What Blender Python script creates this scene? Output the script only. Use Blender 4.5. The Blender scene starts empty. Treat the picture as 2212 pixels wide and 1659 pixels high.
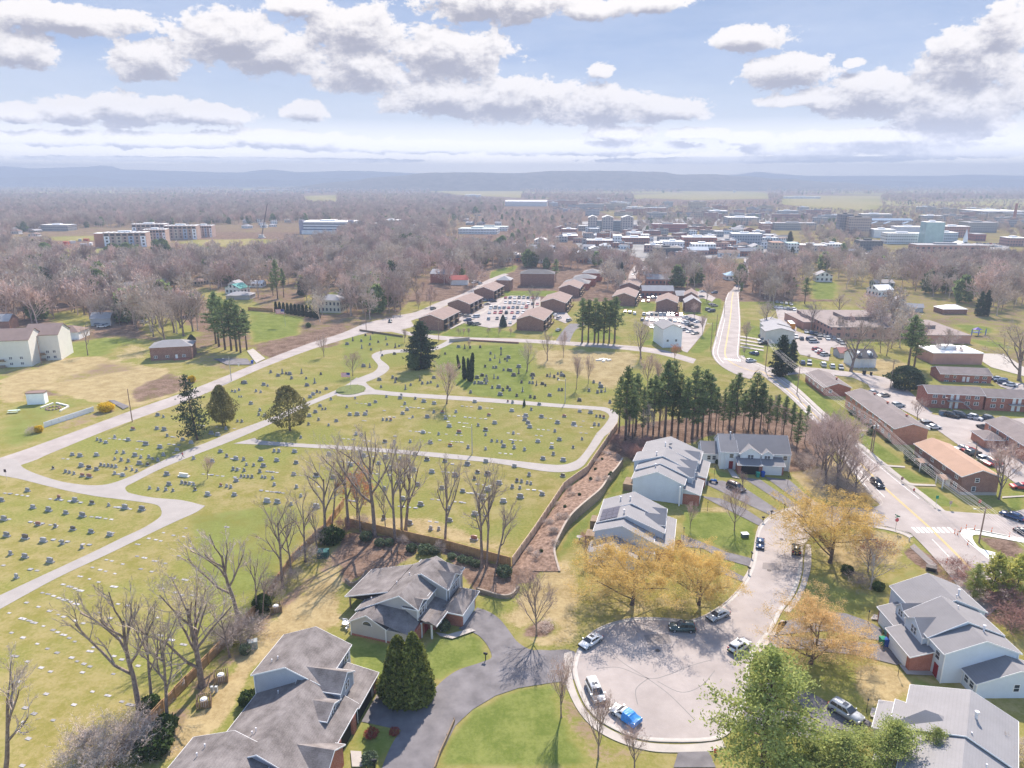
import bpy,bmesh,math,random
import numpy as np
from mathutils import Vector,Matrix
R=math.radians
sc=bpy.context.scene
col=sc.collection
# ---------------------------------------------------------------- camera
F,CX,CY,CAM_H,PITCH=1550.0,1106.0,829.5,70.0,R(16.0)
cam=bpy.data.cameras.new("camera")
cam.sensor_width=36.0
cam.lens=36.0*F/2212.0
cam.clip_start=0.5
cam.clip_end=60000
camo=bpy.data.objects.new("camera",cam)
col.objects.link(camo)
camo.location=(0,0,CAM_H)
camo.rotation_euler=(R(90)-PITCH,0,0)
sc.camera=camo
# ---------------------------------------------------------------- light
SUN_AZ,SUN_EL=R(13.0),R(43.0) # azimuth measured from +y towards +x
sun=bpy.data.lights.new("sun",'SUN')
sun.energy=4.5
sun.angle=R(0.5)
sun.color=(1.0,0.90,0.785)
suno=bpy.data.objects.new("sun",sun)
col.objects.link(suno)
sd=Vector((math.sin(SUN_AZ)*math.cos(SUN_EL),math.cos(SUN_AZ)*math.cos(SUN_EL),math.sin(SUN_EL)))
suno.rotation_euler=sd.to_track_quat('Z','Y').to_euler()
sc.view_settings.view_transform='Standard'
sc.view_settings.look='None'
sc.view_settings.gamma=1.0
sc.view_settings.exposure=1.27
SKY_STRENGTH=0.14
world=bpy.data.worlds.new("World")
sc.world=world
world.use_nodes=True
sc.cycles.max_bounces=5
sc.cycles.diffuse_bounces=2
sc.cycles.glossy_bounces=2
sc.cycles.transmission_bounces=3
sc.cycles.volume_bounces=0
sc.cycles.transparent_max_bounces=6
sc.cycles.use_adaptive_sampling=True
sc.cycles.adaptive_threshold=0.02
sc.cycles.use_denoising=True
# ---------------------------------------------------------------- pixel helpers
OFF=dict(A=(0,345.6),B=(737.3,345.6),C=(1474.6,345.6),D=(0,792),E=(737.3,792),F=(1474.6,792),
G=(0,1106),H=(737.3,1106),I=(1474.6,1106))
def V(l,x,y):
 if l =='V':return (x,y)
 o=OFF[l]
 return (x/3+o[0],y/3+o[1])
_cp,_sp=math.cos(PITCH),math.sin(PITCH)
def at(u,v,z=0.0):
 dx=(u -CX)/F
 dz=-(v -CY)/F
 d=(dx,_cp+dz*_sp,-_sp+dz*_cp)
 t=(z -CAM_H)/d[2]
 return Vector((t*d[0],t*d[1],z))
def g(l,x,y,z=0.0):
 return at(*V(l,x,y),z)
def proj(p):
 z=p[2]-CAM_H
 c=p[1]*_cp -z*_sp
 return (CX+F*p[0]/c,CY -F*(p[1]*_sp+z*_cp)/c)
def height_at(p,vtop):
 """height above ground point p whose image row is vtop"""
 lo,hi=0.0,120.0
 for _ in range(40):
  m=(lo+hi)/2
  if proj((p[0],p[1],m))[1]>vtop:lo=m
  else:hi=m
 return lo
def pxm(p):
 """picture pixels per metre across at point p"""
 return F/(p[1]*_cp -(p[2]-CAM_H)*_sp)
 # ---------------------------------------------------------------- tagging
def tag(o,label=None,cat=None,group=None,kind=None):
 if label:o['label']=label
 if cat:o['category']=cat
 if group:o['group']=group
 if kind:o['kind']=kind
 return o
def empty(name,loc=(0,0,0),rz=0.0,label=None,cat=None,group=None,scale=1.0):
 o=bpy.data.objects.new(name,None)
 o.empty_display_size=0.3
 col.objects.link(o)
 o.location=loc
 o.rotation_euler=(0,0,rz)
 o.scale=(scale,scale,scale)
 return tag(o,label,cat,group)
def obj(name,mesh,parent=None):
 o=bpy.data.objects.new(name,mesh)
 col.objects.link(o)
 if parent is not None:o.parent=parent
 return o
KIDS={}
def children(o):
 return [c for c in col.objects if c.parent ==o]
def proto_tree(o):
 """record (object, [children...]) once so copies need no search"""
 return (o,[proto_tree(c) for c in children(o)])
def copy_tree(pt,parent=None):
 c=pt[0].copy()
 col.objects.link(c)
 c.parent=parent
 for ch in pt[1]:copy_tree(ch,c)
 return c
 # ---------------------------------------------------------------- mesh collector
class MB:
 def __init__(s):
  s.v=[];s.f=[];s.m=[];s.mi=0
 def face(s,pts):
  b=len(s.v)
  s.v.extend([tuple(p) for p in pts])
  s.f.append(tuple(range(b,b+len(pts))));s.m.append(s.mi)
 def poly(s,vs,fs):
  b=len(s.v)
  s.v.extend([tuple(p) for p in vs])
  for f in fs:
   s.f.append(tuple(b+i for i in f));s.m.append(s.mi)
 def box(s,x0,x1,y0,y1,z0,z1):
  s.poly([(x0,y0,z0),(x1,y0,z0),(x1,y1,z0),(x0,y1,z0),(x0,y0,z1),(x1,y0,z1),(x1,y1,z1),(x0,y1,z1)],
[(0,3,2,1),(4,5,6,7),(0,1,5,4),(1,2,6,5),(2,3,7,6),(3,0,4,7)])
 def prism(s,pts,z0,z1):
  n=len(pts)
  a=sum(pts[i][0]*pts[(i+1) % n][1]-pts[(i+1) % n][0]*pts[i][1] for i in range(n))
  if a <0:pts=pts[::-1]
  vs=[(p[0],p[1],z0) for p in pts]+[(p[0],p[1],z1) for p in pts]
  s.poly(vs,[tuple(range(n -1,-1,-1)),tuple(range(n,2*n))]+[(i,(i+1) % n,n+(i+1) % n,n+i) for i in range(n)])
 def extr(s,prof,a0,a1,axis='y'):
  """profile of (p,z) points extruded along an axis"""
  n=len(prof)
  mk=(lambda p,z,a:(p,a,z)) if axis =='y' else (lambda p,z,a:(a,p,z))
  vs=[mk(p,z,a0) for p,z in prof]+[mk(p,z,a1) for p,z in prof]
  s.poly(vs,[tuple(range(n -1,-1,-1)),tuple(range(n,2*n))]+[(i,(i+1) % n,n+(i+1) % n,n+i) for i in range(n)])
 def tube(s,p0,p1,r0,r1,n=6,cap=False):
  p0=Vector(p0);p1=Vector(p1)
  d=(p1 -p0)
  if d.length <1e-6:return
  d.normalize()
  a=d.orthogonal().normalized();b=d.cross(a)
  vs=[]
  for p,r in ((p0,r0),(p1,r1)):
   for i in range(n):
    t=2*math.pi*i/n
    vs.append(p+a*(r*math.cos(t))+b*(r*math.sin(t)))
  fs=[(i,(i+1) % n,n+(i+1) % n,n+i) for i in range(n)]
  if cap:fs+=[tuple(range(n -1,-1,-1)),tuple(range(n,2*n))]
  s.poly(vs,fs)
 def ball(s,c,rx,ry,rz,nu=10,nv=6,jit=0.0,rng=None):
  vs=[];fs=[]
  for j in range(nv+1):
   ph=math.pi*j/nv
   for i in range(nu):
    t=2*math.pi*i/nu
    k=1+(rng.uniform(-jit,jit) if rng else 0)
    vs.append((c[0]+rx*k*math.sin(ph)*math.cos(t),c[1]+ry*k*math.sin(ph)*math.sin(t),c[2]+rz*k*math.cos(ph)))
  for j in range(nv):
   for i in range(nu):
    fs.append((j*nu+i,(j+1)*nu+i,(j+1)*nu+(i+1) % nu,j*nu+(i+1) % nu))
  s.poly(vs,fs)
 def mesh(s,name,mats,recalc=True,smooth=False):
  me=bpy.data.meshes.new(name)
  me.from_pydata(s.v,[],s.f)
  for m in (mats if isinstance(mats,(list,tuple)) else [mats]):me.materials.append(m)
  if any(s.m):me.polygons.foreach_set('material_index',s.m)
  if recalc:
   bm=bmesh.new();bm.from_mesh(me)
   bmesh.ops.recalc_face_normals(bm,faces=bm.faces)
   bm.to_mesh(me);bm.free()
  if smooth:me.polygons.foreach_set('use_smooth',[True]*len(me.polygons))
  me.update()
  return me
 def build(s,name,mats,parent=None,**k):
  return obj(name,s.mesh(name,mats,**k),parent)
  # ---------------------------------------------------------------- materials
def nt(m):
 m.use_nodes=True
 t=m.node_tree
 t.nodes.clear()
 return t
def N(t,typ,**k):
 n=t.nodes.new(typ)
 ins=k.pop('ins',{})
 for a,v in k.items():setattr(n,a,v)
 for a,v in ins.items():n.inputs[a].default_value=v
 return n
def L(t,a,b):t.links.new(a,b)
def c4(c):return (c[0],c[1],c[2],1.0)
MATS={}
def mat(name,c,rough=0.85,var=0.12,scale=1.2,metal=0.0,spec=0.12,coord='Object',c2=None,bump=0.0,rnd=0.0):
 """plain surface with a noise variation between two shades of its own colour"""
 if name in MATS:return MATS[name]
 m=bpy.data.materials.new(name)
 t=nt(m)
 out=N(t,'ShaderNodeOutputMaterial')
 b=N(t,'ShaderNodeBsdfPrincipled',ins={'Roughness':rough,'Metallic':metal,'Specular IOR Level':spec})
 L(t,b.outputs[0],out.inputs[0])
 tc=N(t,'ShaderNodeTexCoord')
 n1=N(t,'ShaderNodeTexNoise',ins={'Scale':scale,'Detail':5.0,'Roughness':0.62})
 L(t,tc.outputs[coord],n1.inputs['Vector'])
 r=N(t,'ShaderNodeValToRGB')
 r.color_ramp.elements[0].position=0.3
 r.color_ramp.elements[1].position=0.7
 lo=[x*(1-var) for x in c]
 hi=[min(1,x*(1+var)) for x in (c2 or c)]
 r.color_ramp.elements[0].color=c4(lo)
 r.color_ramp.elements[1].color=c4(hi)
 L(t,n1.outputs[0],r.inputs[0])
 src=r.outputs[0]
 if rnd:
  oi=N(t,'ShaderNodeObjectInfo')
  mr=N(t,'ShaderNodeMapRange',ins={'To Min':1-rnd,'To Max':1+rnd})
  L(t,oi.outputs['Random'],mr.inputs[0])
  hs=N(t,'ShaderNodeHueSaturation')
  L(t,mr.outputs[0],hs.inputs['Value'])
  L(t,src,hs.inputs['Color'])
  src=hs.outputs[0]
 L(t,src,b.inputs['Base Color'])
 if bump:
  bp=N(t,'ShaderNodeBump',ins={'Strength':bump,'Distance':0.1})
  L(t,n1.outputs[0],bp.inputs['Height'])
  L(t,bp.outputs[0],b.inputs['Normal'])
 MATS[name]=m
 return m
def wave_mat(name,c,period,axis='Z',dark=0.75,rough=0.8,var=0.1,nscale=0.6,c2=None,width=0.12,stain=0.0):
 """siding courses, roof courses, board fences: thin darker lines at a real spacing, plus noise wear"""
 if name in MATS:return MATS[name]
 m=bpy.data.materials.new(name)
 t=nt(m)
 out=N(t,'ShaderNodeOutputMaterial')
 b=N(t,'ShaderNodeBsdfPrincipled',ins={'Roughness':rough,'Specular IOR Level':0.25})
 L(t,b.outputs[0],out.inputs[0])
 tc=N(t,'ShaderNodeTexCoord')
 n1=N(t,'ShaderNodeTexNoise',ins={'Scale':nscale,'Detail':6.0,'Roughness':0.65})
 L(t,tc.outputs['Object'],n1.inputs['Vector'])
 n2=N(t,'ShaderNodeTexNoise',ins={'Scale':9.0,'Detail':3.0,'Roughness':0.7})
 L(t,tc.outputs['Object'],n2.inputs['Vector'])
 r=N(t,'ShaderNodeValToRGB')
 r.color_ramp.elements[0].position=0.32;r.color_ramp.elements[1].position=0.68
 r.color_ramp.elements[0].color=c4([x*(1-var) for x in c])
 r.color_ramp.elements[1].color=c4([min(1,x*(1+var)) for x in (c2 or c)])
 mx=N(t,'ShaderNodeMath',operation='ADD')
 ml=N(t,'ShaderNodeMath',operation='MULTIPLY_ADD',ins={1:0.5,2:-0.25})
 L(t,n2.outputs[0],ml.inputs[0]);L(t,ml.outputs[0],mx.inputs[0]);L(t,n1.outputs[0],mx.inputs[1])
 L(t,mx.outputs[0],r.inputs[0])
 sx=N(t,'ShaderNodeSeparateXYZ')
 L(t,tc.outputs['Object'],sx.inputs[0])
 dv=N(t,'ShaderNodeMath',operation='DIVIDE',ins={1:period})
 if axis =='XY':
  ad=N(t,'ShaderNodeMath',operation='ADD')
  L(t,sx.outputs['X'],ad.inputs[0]);L(t,sx.outputs['Y'],ad.inputs[1]);L(t,ad.outputs[0],dv.inputs[0])
 else:
  L(t,sx.outputs[axis],dv.inputs[0])
 fr=N(t,'ShaderNodeMath',operation='FRACT')
 L(t,dv.outputs[0],fr.inputs[0])
 lt=N(t,'ShaderNodeMath',operation='LESS_THAN',ins={1:width})
 L(t,fr.outputs[0],lt.inputs[0])
 mm=N(t,'ShaderNodeMix',data_type='RGBA',blend_type='MULTIPLY',ins={'B':(dark,dark,dark,1)})
 L(t,lt.outputs[0],mm.inputs['Factor']);L(t,r.outputs[0],mm.inputs['A'])
 L(t,mm.outputs['Result'],b.inputs['Base Color'])
 MATS[name]=m
 return m
def brick_mat(name,c,c2,mortar=(0.45,0.4,0.38),scale=1.0,rnd=0.0):
 if name in MATS:return MATS[name]
 m=bpy.data.materials.new(name)
 t=nt(m)
 out=N(t,'ShaderNodeOutputMaterial')
 b=N(t,'ShaderNodeBsdfPrincipled',ins={'Roughness':0.9,'Specular IOR Level':0.2})
 L(t,b.outputs[0],out.inputs[0])
 tc=N(t,'ShaderNodeTexCoord')
 sx=N(t,'ShaderNodeSeparateXYZ');L(t,tc.outputs['Object'],sx.inputs[0])
 ad=N(t,'ShaderNodeMath',operation='ADD');L(t,sx.outputs[0],ad.inputs[0]);L(t,sx.outputs[1],ad.inputs[1])
 cb=N(t,'ShaderNodeCombineXYZ');L(t,ad.outputs[0],cb.inputs[0]);L(t,sx.outputs[2],cb.inputs[1])
 bt=N(t,'ShaderNodeTexBrick',ins={'Color1':c4(c),'Color2':c4(c2),'Mortar':c4(mortar),'Scale':1.0,'Mortar Size':0.006,
'Brick Width':0.22,'Row Height':0.08})
 L(t,cb.outputs[0],bt.inputs['Vector'])
 n1=N(t,'ShaderNodeTexNoise',ins={'Scale':0.8,'Detail':5.0,'Roughness':0.65})
 L(t,tc.outputs['Object'],n1.inputs['Vector'])
 mr=N(t,'ShaderNodeMapRange',ins={'From Min':0.3,'From Max':0.7,'To Min':0.82,'To Max':1.15})
 L(t,n1.outputs[0],mr.inputs[0])
 hs=N(t,'ShaderNodeHueSaturation');L(t,bt.outputs[0],hs.inputs['Color']);L(t,mr.outputs[0],hs.inputs['Value'])
 L(t,hs.outputs[0],b.inputs['Base Color'])
 MATS[name]=m
 return m
def leaf_mat(name,c,c2,nscale=0.5,rnd=0.25,trans=0.35):
 """foliage: light and dark clumps of leaf colour, some light coming through"""
 if name in MATS:return MATS[name]
 m=bpy.data.materials.new(name)
 t=nt(m)
 out=N(t,'ShaderNodeOutputMaterial')
 tc=N(t,'ShaderNodeTexCoord')
 n1=N(t,'ShaderNodeTexNoise',ins={'Scale':nscale,'Detail':4.0,'Roughness':0.7})
 L(t,tc.outputs['Object'],n1.inputs['Vector'])
 wn=N(t,'ShaderNodeTexWhiteNoise',noise_dimensions='3D')
 ge=N(t,'ShaderNodeNewGeometry')
 sn=N(t,'ShaderNodeVectorMath',operation='SCALE',ins={'Scale':3.0});L(t,tc.outputs['Object'],sn.inputs[0])
 fl=N(t,'ShaderNodeVectorMath',operation='FLOOR');L(t,sn.outputs[0],fl.inputs[0])
 L(t,fl.outputs[0],wn.inputs['Vector'])
 ad=N(t,'ShaderNodeMath',operation='MULTIPLY_ADD',ins={1:0.35,2:-0.17});L(t,wn.outputs['Value'],ad.inputs[0])
 a2=N(t,'ShaderNodeMath',operation='ADD');L(t,ad.outputs[0],a2.inputs[0]);L(t,n1.outputs[0],a2.inputs[1])
 r=N(t,'ShaderNodeValToRGB')
 r.color_ramp.elements[0].position=0.3;r.color_ramp.elements[1].position=0.7
 r.color_ramp.elements[0].color=c4(c);r.color_ramp.elements[1].color=c4(c2)
 L(t,a2.outputs[0],r.inputs[0])
 oi=N(t,'ShaderNodeObjectInfo')
 mr=N(t,'ShaderNodeMapRange',ins={'To Min':1-rnd,'To Max':1+rnd});L(t,oi.outputs['Random'],mr.inputs[0])
 hs=N(t,'ShaderNodeHueSaturation');L(t,mr.outputs[0],hs.inputs['Value']);L(t,r.outputs[0],hs.inputs['Color'])
 d=N(t,'ShaderNodeBsdfDiffuse');L(t,hs.outputs[0],d.inputs[0])
 tr=N(t,'ShaderNodeBsdfTranslucent');L(t,hs.outputs[0],tr.inputs[0])
 mx=N(t,'ShaderNodeMixShader',ins={0:trans});L(t,d.outputs[0],mx.inputs[1]);L(t,tr.outputs[0],mx.inputs[2])
 L(t,mx.outputs[0],out.inputs[0])
 MATS[name]=m
 return m
M_white=mat('white_paint',(0.72,0.74,0.78),0.55,0.05)
M_trim=mat('trim_white',(0.66,0.66,0.67),0.5,0.04)
M_glass=mat('window_glass',(0.035,0.045,0.06),0.08,0.2,spec=0.6)
M_dark=mat('opening_shade',(0.02,0.02,0.022),0.7,0.2)  # near-black colour that stands for the shade inside openings
M_conc=mat('concrete',(0.36,0.325,0.295),0.9,0.1,0.5)
M_asph_old=mat('asphalt_old',(0.295,0.258,0.243),0.95,0.11,0.18,c2=(0.325,0.288,0.272))
M_asph=mat('asphalt_drive',(0.135,0.125,0.13),0.95,0.14,0.35,c2=(0.17,0.158,0.163))
M_path=mat('cemetery_path',(0.30,0.275,0.26),0.92,0.08,0.3)
M_line=mat('road_paint',(0.74,0.73,0.7),0.7,0.08,2.0)
M_yline=mat('yellow_road_paint',(0.55,0.40,0.12),0.7,0.08,2.0)
M_bark=mat('bark',(0.15,0.112,0.097),0.95,0.3,2.5,c2=(0.235,0.185,0.165))
M_barkdark=mat('bark_dark',(0.085,0.06,0.052),0.95,0.3,2.5,c2=(0.13,0.095,0.08))
M_twig=mat('twigs',(0.36,0.285,0.24),0.95,0.2,1.5,c2=(0.45,0.365,0.31),rnd=0.22)
M_twigpink=mat('twigs_reddish',(0.42,0.295,0.26),0.95,0.25,0.25,c2=(0.50,0.375,0.32),rnd=0.3)
M_wood=mat('weathered_wood',(0.23,0.17,0.12),0.9,0.2,1.5)
M_pole=mat('pole_wood',(0.26,0.18,0.14),0.9,0.2,1.5)
M_metal=mat('grey_metal',(0.42,0.43,0.45),0.45,0.08,1.0,metal=0.6)
M_black=mat('black_metal',(0.025,0.025,0.028),0.5,0.2)
# ================================================================ SKY
def azel(u,v):
 dx=(u -CX)/F;dz=-(v -CY)/F
 d=Vector((dx,_cp+dz*_sp,-_sp+dz*_cp)).normalized()
 return math.degrees(math.atan2(d.x,d.y)),math.degrees(math.asin(d.z))
CLOUDS=[(50,105,85,45),(320,130,85,48),(500,85,150,62),(600,118,125,46),(770,62,105,55),(780,150,110,52),
(970,120,140,62),(960,210,140,42),(1110,215,165,52),(1290,232,150,42),(1450,235,95,28),(40,245,70,24),
(150,238,90,30),(290,238,130,36),(430,248,130,26),(660,240,55,24),(1075,5,180,48),(1400,5,95,24),
(1270,20,70,26),(640,10,65,24),(1300,150,30,18),(1625,82,100,30),(1700,155,110,38),(1900,205,190,52),
(2090,130,120,84),(2170,60,80,55),(2060,235,210,62),(1760,215,130,14),(1900,292,260,20),(1845,135,26,12),
(150,40,190,34),(300,302,340,18),(600,300,210,20),(900,317,300,15),(1250,320,300,17),(1340,287,80,16),
(1500,288,70,12),(1610,300,70,16),(1820,322,300,15),(2120,325,200,17),(1650,345,420,8),(500,345,420,6)]
def build_sky():
 t=world.node_tree
 t.nodes.clear()
 out=N(t,'ShaderNodeOutputWorld')
 bg=N(t,'ShaderNodeBackground',ins={'Strength':SKY_STRENGTH})
 L(t,bg.outputs[0],out.inputs[0])
 sky=N(t,'ShaderNodeTexSky',sky_type='NISHITA',sun_disc=False,sun_elevation=SUN_EL,sun_rotation=SUN_AZ,
altitude=600.0,air_density=1.0,dust_density=0.8,ozone_density=1.5)
 L(t,sky.outputs[0],bg.inputs[0])
 # the sky ahead is a dome 12 km away that carries the cloud banks
 m=bpy.data.materials.new('sky_with_cumulus')
 t=nt(m)
 m.cycles.emission_sampling='NONE'
 out=N(t,'ShaderNodeOutputMaterial')
 bg=N(t,'ShaderNodeEmission')
 L(t,bg.outputs[0],out.inputs[0])
 tco=N(t,'ShaderNodeTexCoord')
 sub=N(t,'ShaderNodeVectorMath',operation='SUBTRACT',ins={1:(0,0,CAM_H)});L(t,tco.outputs['Object'],sub.inputs[0])
 nrm=N(t,'ShaderNodeVectorMath',operation='NORMALIZE');L(t,sub.outputs[0],nrm.inputs[0])
 sx=N(t,'ShaderNodeSeparateXYZ');L(t,nrm.outputs[0],sx.inputs[0])
 a=N(t,'ShaderNodeMath',operation='ARCTAN2');L(t,sx.outputs[0],a.inputs[0]);L(t,sx.outputs[1],a.inputs[1])
 e=N(t,'ShaderNodeMath',operation='ARCSINE');L(t,sx.outputs[2],e.inputs[0])
 ad=N(t,'ShaderNodeMath',operation='MULTIPLY',ins={1:57.29578});L(t,a.outputs[0],ad.inputs[0])
 ed=N(t,'ShaderNodeMath',operation='MULTIPLY',ins={1:57.29578});L(t,e.outputs[0],ed.inputs[0])
 P=N(t,'ShaderNodeCombineXYZ');L(t,ad.outputs[0],P.inputs[0]);L(t,ed.outputs[0],P.inputs[1])
 def field(psock,detail):
  sm=N(t,'ShaderNodeVectorMath',operation='MULTIPLY',ins={1:(0.46,0.70,1.0)});L(t,psock,sm.inputs[0])
  n1=N(t,'ShaderNodeTexNoise',ins={'Scale':1.0,'Detail':detail,'Roughness':0.66,'Distortion':0.2})
  L(t,sm.outputs[0],n1.inputs['Vector'])
  acc=None
  for (u,v,ru,rv) in CLOUDS:
   az,el=azel(u,v)
   az2,_=azel(u+ru,v);_,el2=azel(u,v -rv)
   ia,ie=1/abs(az2 -az),1/abs(el2 -el)
   ma=N(t,'ShaderNodeVectorMath',operation='MULTIPLY_ADD',ins={1:(ia,ie,0),2:(-az*ia,-el*ie,0)})
   L(t,psock,ma.inputs[0])
   ln=N(t,'ShaderNodeVectorMath',operation='LENGTH');L(t,ma.outputs[0],ln.inputs[0])
   if acc is None:acc=ln.outputs['Value']
   else:
    mn=N(t,'ShaderNodeMath',operation='SMOOTH_MIN',ins={2:0.25})
    L(t,acc,mn.inputs[0]);L(t,ln.outputs['Value'],mn.inputs[1]);acc=mn.outputs[0]
  inv=N(t,'ShaderNodeMath',operation='SUBTRACT',ins={0:1.0});L(t,acc,inv.inputs[1])
  cm_=N(t,'ShaderNodeMath',operation='MULTIPLY_ADD',ins={1:1.5,2:0.12});L(t,inv.outputs[0],cm_.inputs[0]);cl=N(t,'ShaderNodeMath',operation='MAXIMUM',ins={1:-0.95});L(t,cm_.outputs[0],cl.inputs[0])
  nn=N(t,'ShaderNodeMath',operation='MULTIPLY_ADD',ins={1:3.0,2:-1.5});L(t,n1.outputs[0],nn.inputs[0])
  s=N(t,'ShaderNodeMath',operation='ADD');L(t,cl.outputs[0],s.inputs[0]);L(t,nn.outputs[0],s.inputs[1])
  n2=N(t,'ShaderNodeTexNoise',ins={'Scale':4.2,'Detail':5.0,'Roughness':0.68});L(t,sm.outputs[0],n2.inputs['Vector'])
  m2=N(t,'ShaderNodeMath',operation='MULTIPLY_ADD',ins={1:0.85,2:-0.425});L(t,n2.outputs[0],m2.inputs[0])
  s2=N(t,'ShaderNodeMath',operation='ADD');L(t,s.outputs[0],s2.inputs[0]);L(t,m2.outputs[0],s2.inputs[1])
  return s2.outputs[0]
 f0=field(P.outputs[0],8.0)
 up=N(t,'ShaderNodeVectorMath',operation='ADD',ins={1:(0.25,0.75,0)});L(t,P.outputs[0],up.inputs[0])
 f1=field(up.outputs[0],6.0)
 dens=N(t,'ShaderNodeMapRange',interpolation_type='SMOOTHSTEP',ins={'From Min':-0.08,'From Max':0.26});L(t,f0,dens.inputs[0])
 df=N(t,'ShaderNodeMath',operation='SUBTRACT');L(t,f1,df.inputs[0]);L(t,f0,df.inputs[1])
 dm=N(t,'ShaderNodeMath',operation='MULTIPLY_ADD',ins={1:0.75});L(t,df.outputs[0],dm.inputs[0])
 fm_=N(t,'ShaderNodeMath',operation='MULTIPLY',ins={1:0.8});L(t,f1,fm_.inputs[0]);L(t,fm_.outputs[0],dm.inputs[2])
 shade=N(t,'ShaderNodeMapRange',interpolation_type='SMOOTHSTEP',ins={'From Min':-0.55,'From Max':1.6});L(t,dm.outputs[0],shade.inputs[0])
 cc=N(t,'ShaderNodeMix',data_type='RGBA',ins={'A':(0.46,0.435,0.42,1),'B':(0.175,0.172,0.20,1)})
 L(t,shade.outputs[0],cc.inputs['Factor'])
 # clear sky from the bright low horizon up, with a thin high veil
 sv=N(t,'ShaderNodeVectorMath',operation='MULTIPLY',ins={1:(0.06,0.25,1.0)});L(t,P.outputs[0],sv.inputs[0])
 nv=N(t,'ShaderNodeTexNoise',ins={'Scale':1.0,'Detail':6.0,'Roughness':0.6});L(t,sv.outputs[0],nv.inputs['Vector'])
 vr=N(t,'ShaderNodeMapRange',ins={'From Min':0.4,'From Max':0.75,'To Min':0.0,'To Max':0.35});L(t,nv.outputs[0],vr.inputs[0])
 grad=N(t,'ShaderNodeMapRange',ins={'From Min':0.0,'From Max':17.0});L(t,ed.outputs[0],grad.inputs[0])
 rp=N(t,'ShaderNodeValToRGB');e_=rp.color_ramp.elements
 e_[0].color=(1.5,1.32,1.05,1);e_[1].color=(.125,.175,.285,1)
 for ps,cl_ in ((.07,(1.3,1.16,.95)),(.13,(.74,.70,.63)),(.25,(.29,.325,.38)),(.5,(.17,.225,.335))):
  q_=e_.new(ps);q_.color=c4(cl_)
 L(t,grad.outputs[0],rp.inputs[0])
 hm=N(t,'ShaderNodeMix',data_type='RGBA',ins={'B':(0.40,0.41,0.45,1)})
 L(t,vr.outputs[0],hm.inputs['Factor']);L(t,rp.outputs[0],hm.inputs['A'])
 lo_=N(t,'ShaderNodeMapRange',interpolation_type='SMOOTHSTEP',ins={'From Min':0.5,'From Max':5.0,'To Min':1.9,'To Max':1.0});L(t,ed.outputs[0],lo_.inputs[0])
 cs_=N(t,'ShaderNodeVectorMath',operation='SCALE');L(t,cc.outputs['Result'],cs_.inputs[0]);L(t,lo_.outputs[0],cs_.inputs['Scale'])
 fin=N(t,'ShaderNodeMix',data_type='RGBA')
 L(t,dens.outputs[0],fin.inputs['Factor']);L(t,hm.outputs['Result'],fin.inputs['A']);L(t,cs_.outputs[0],fin.inputs['B'])
 L(t,fin.outputs['Result'],bg.inputs['Color'])
 mb=MB();rad=19000.0;na,ne=60,22;vs=[]
 for j in range(ne+1):
  el=R(-3+35*j/ne)
  for i in range(na+1):
   az=R(-80+160*i/na)
   vs.append((rad*math.sin(az)*math.cos(el),rad*math.cos(az)*math.cos(el),CAM_H+rad*math.sin(el)))
 mb.poly(vs,[(j*(na+1)+i,j*(na+1)+i+1,(j+1)*(na+1)+i+1,(j+1)*(na+1)+i) for j in range(ne) for i in range(na)])
 tag(mb.build('sky',m),kind='structure')
build_sky()
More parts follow.
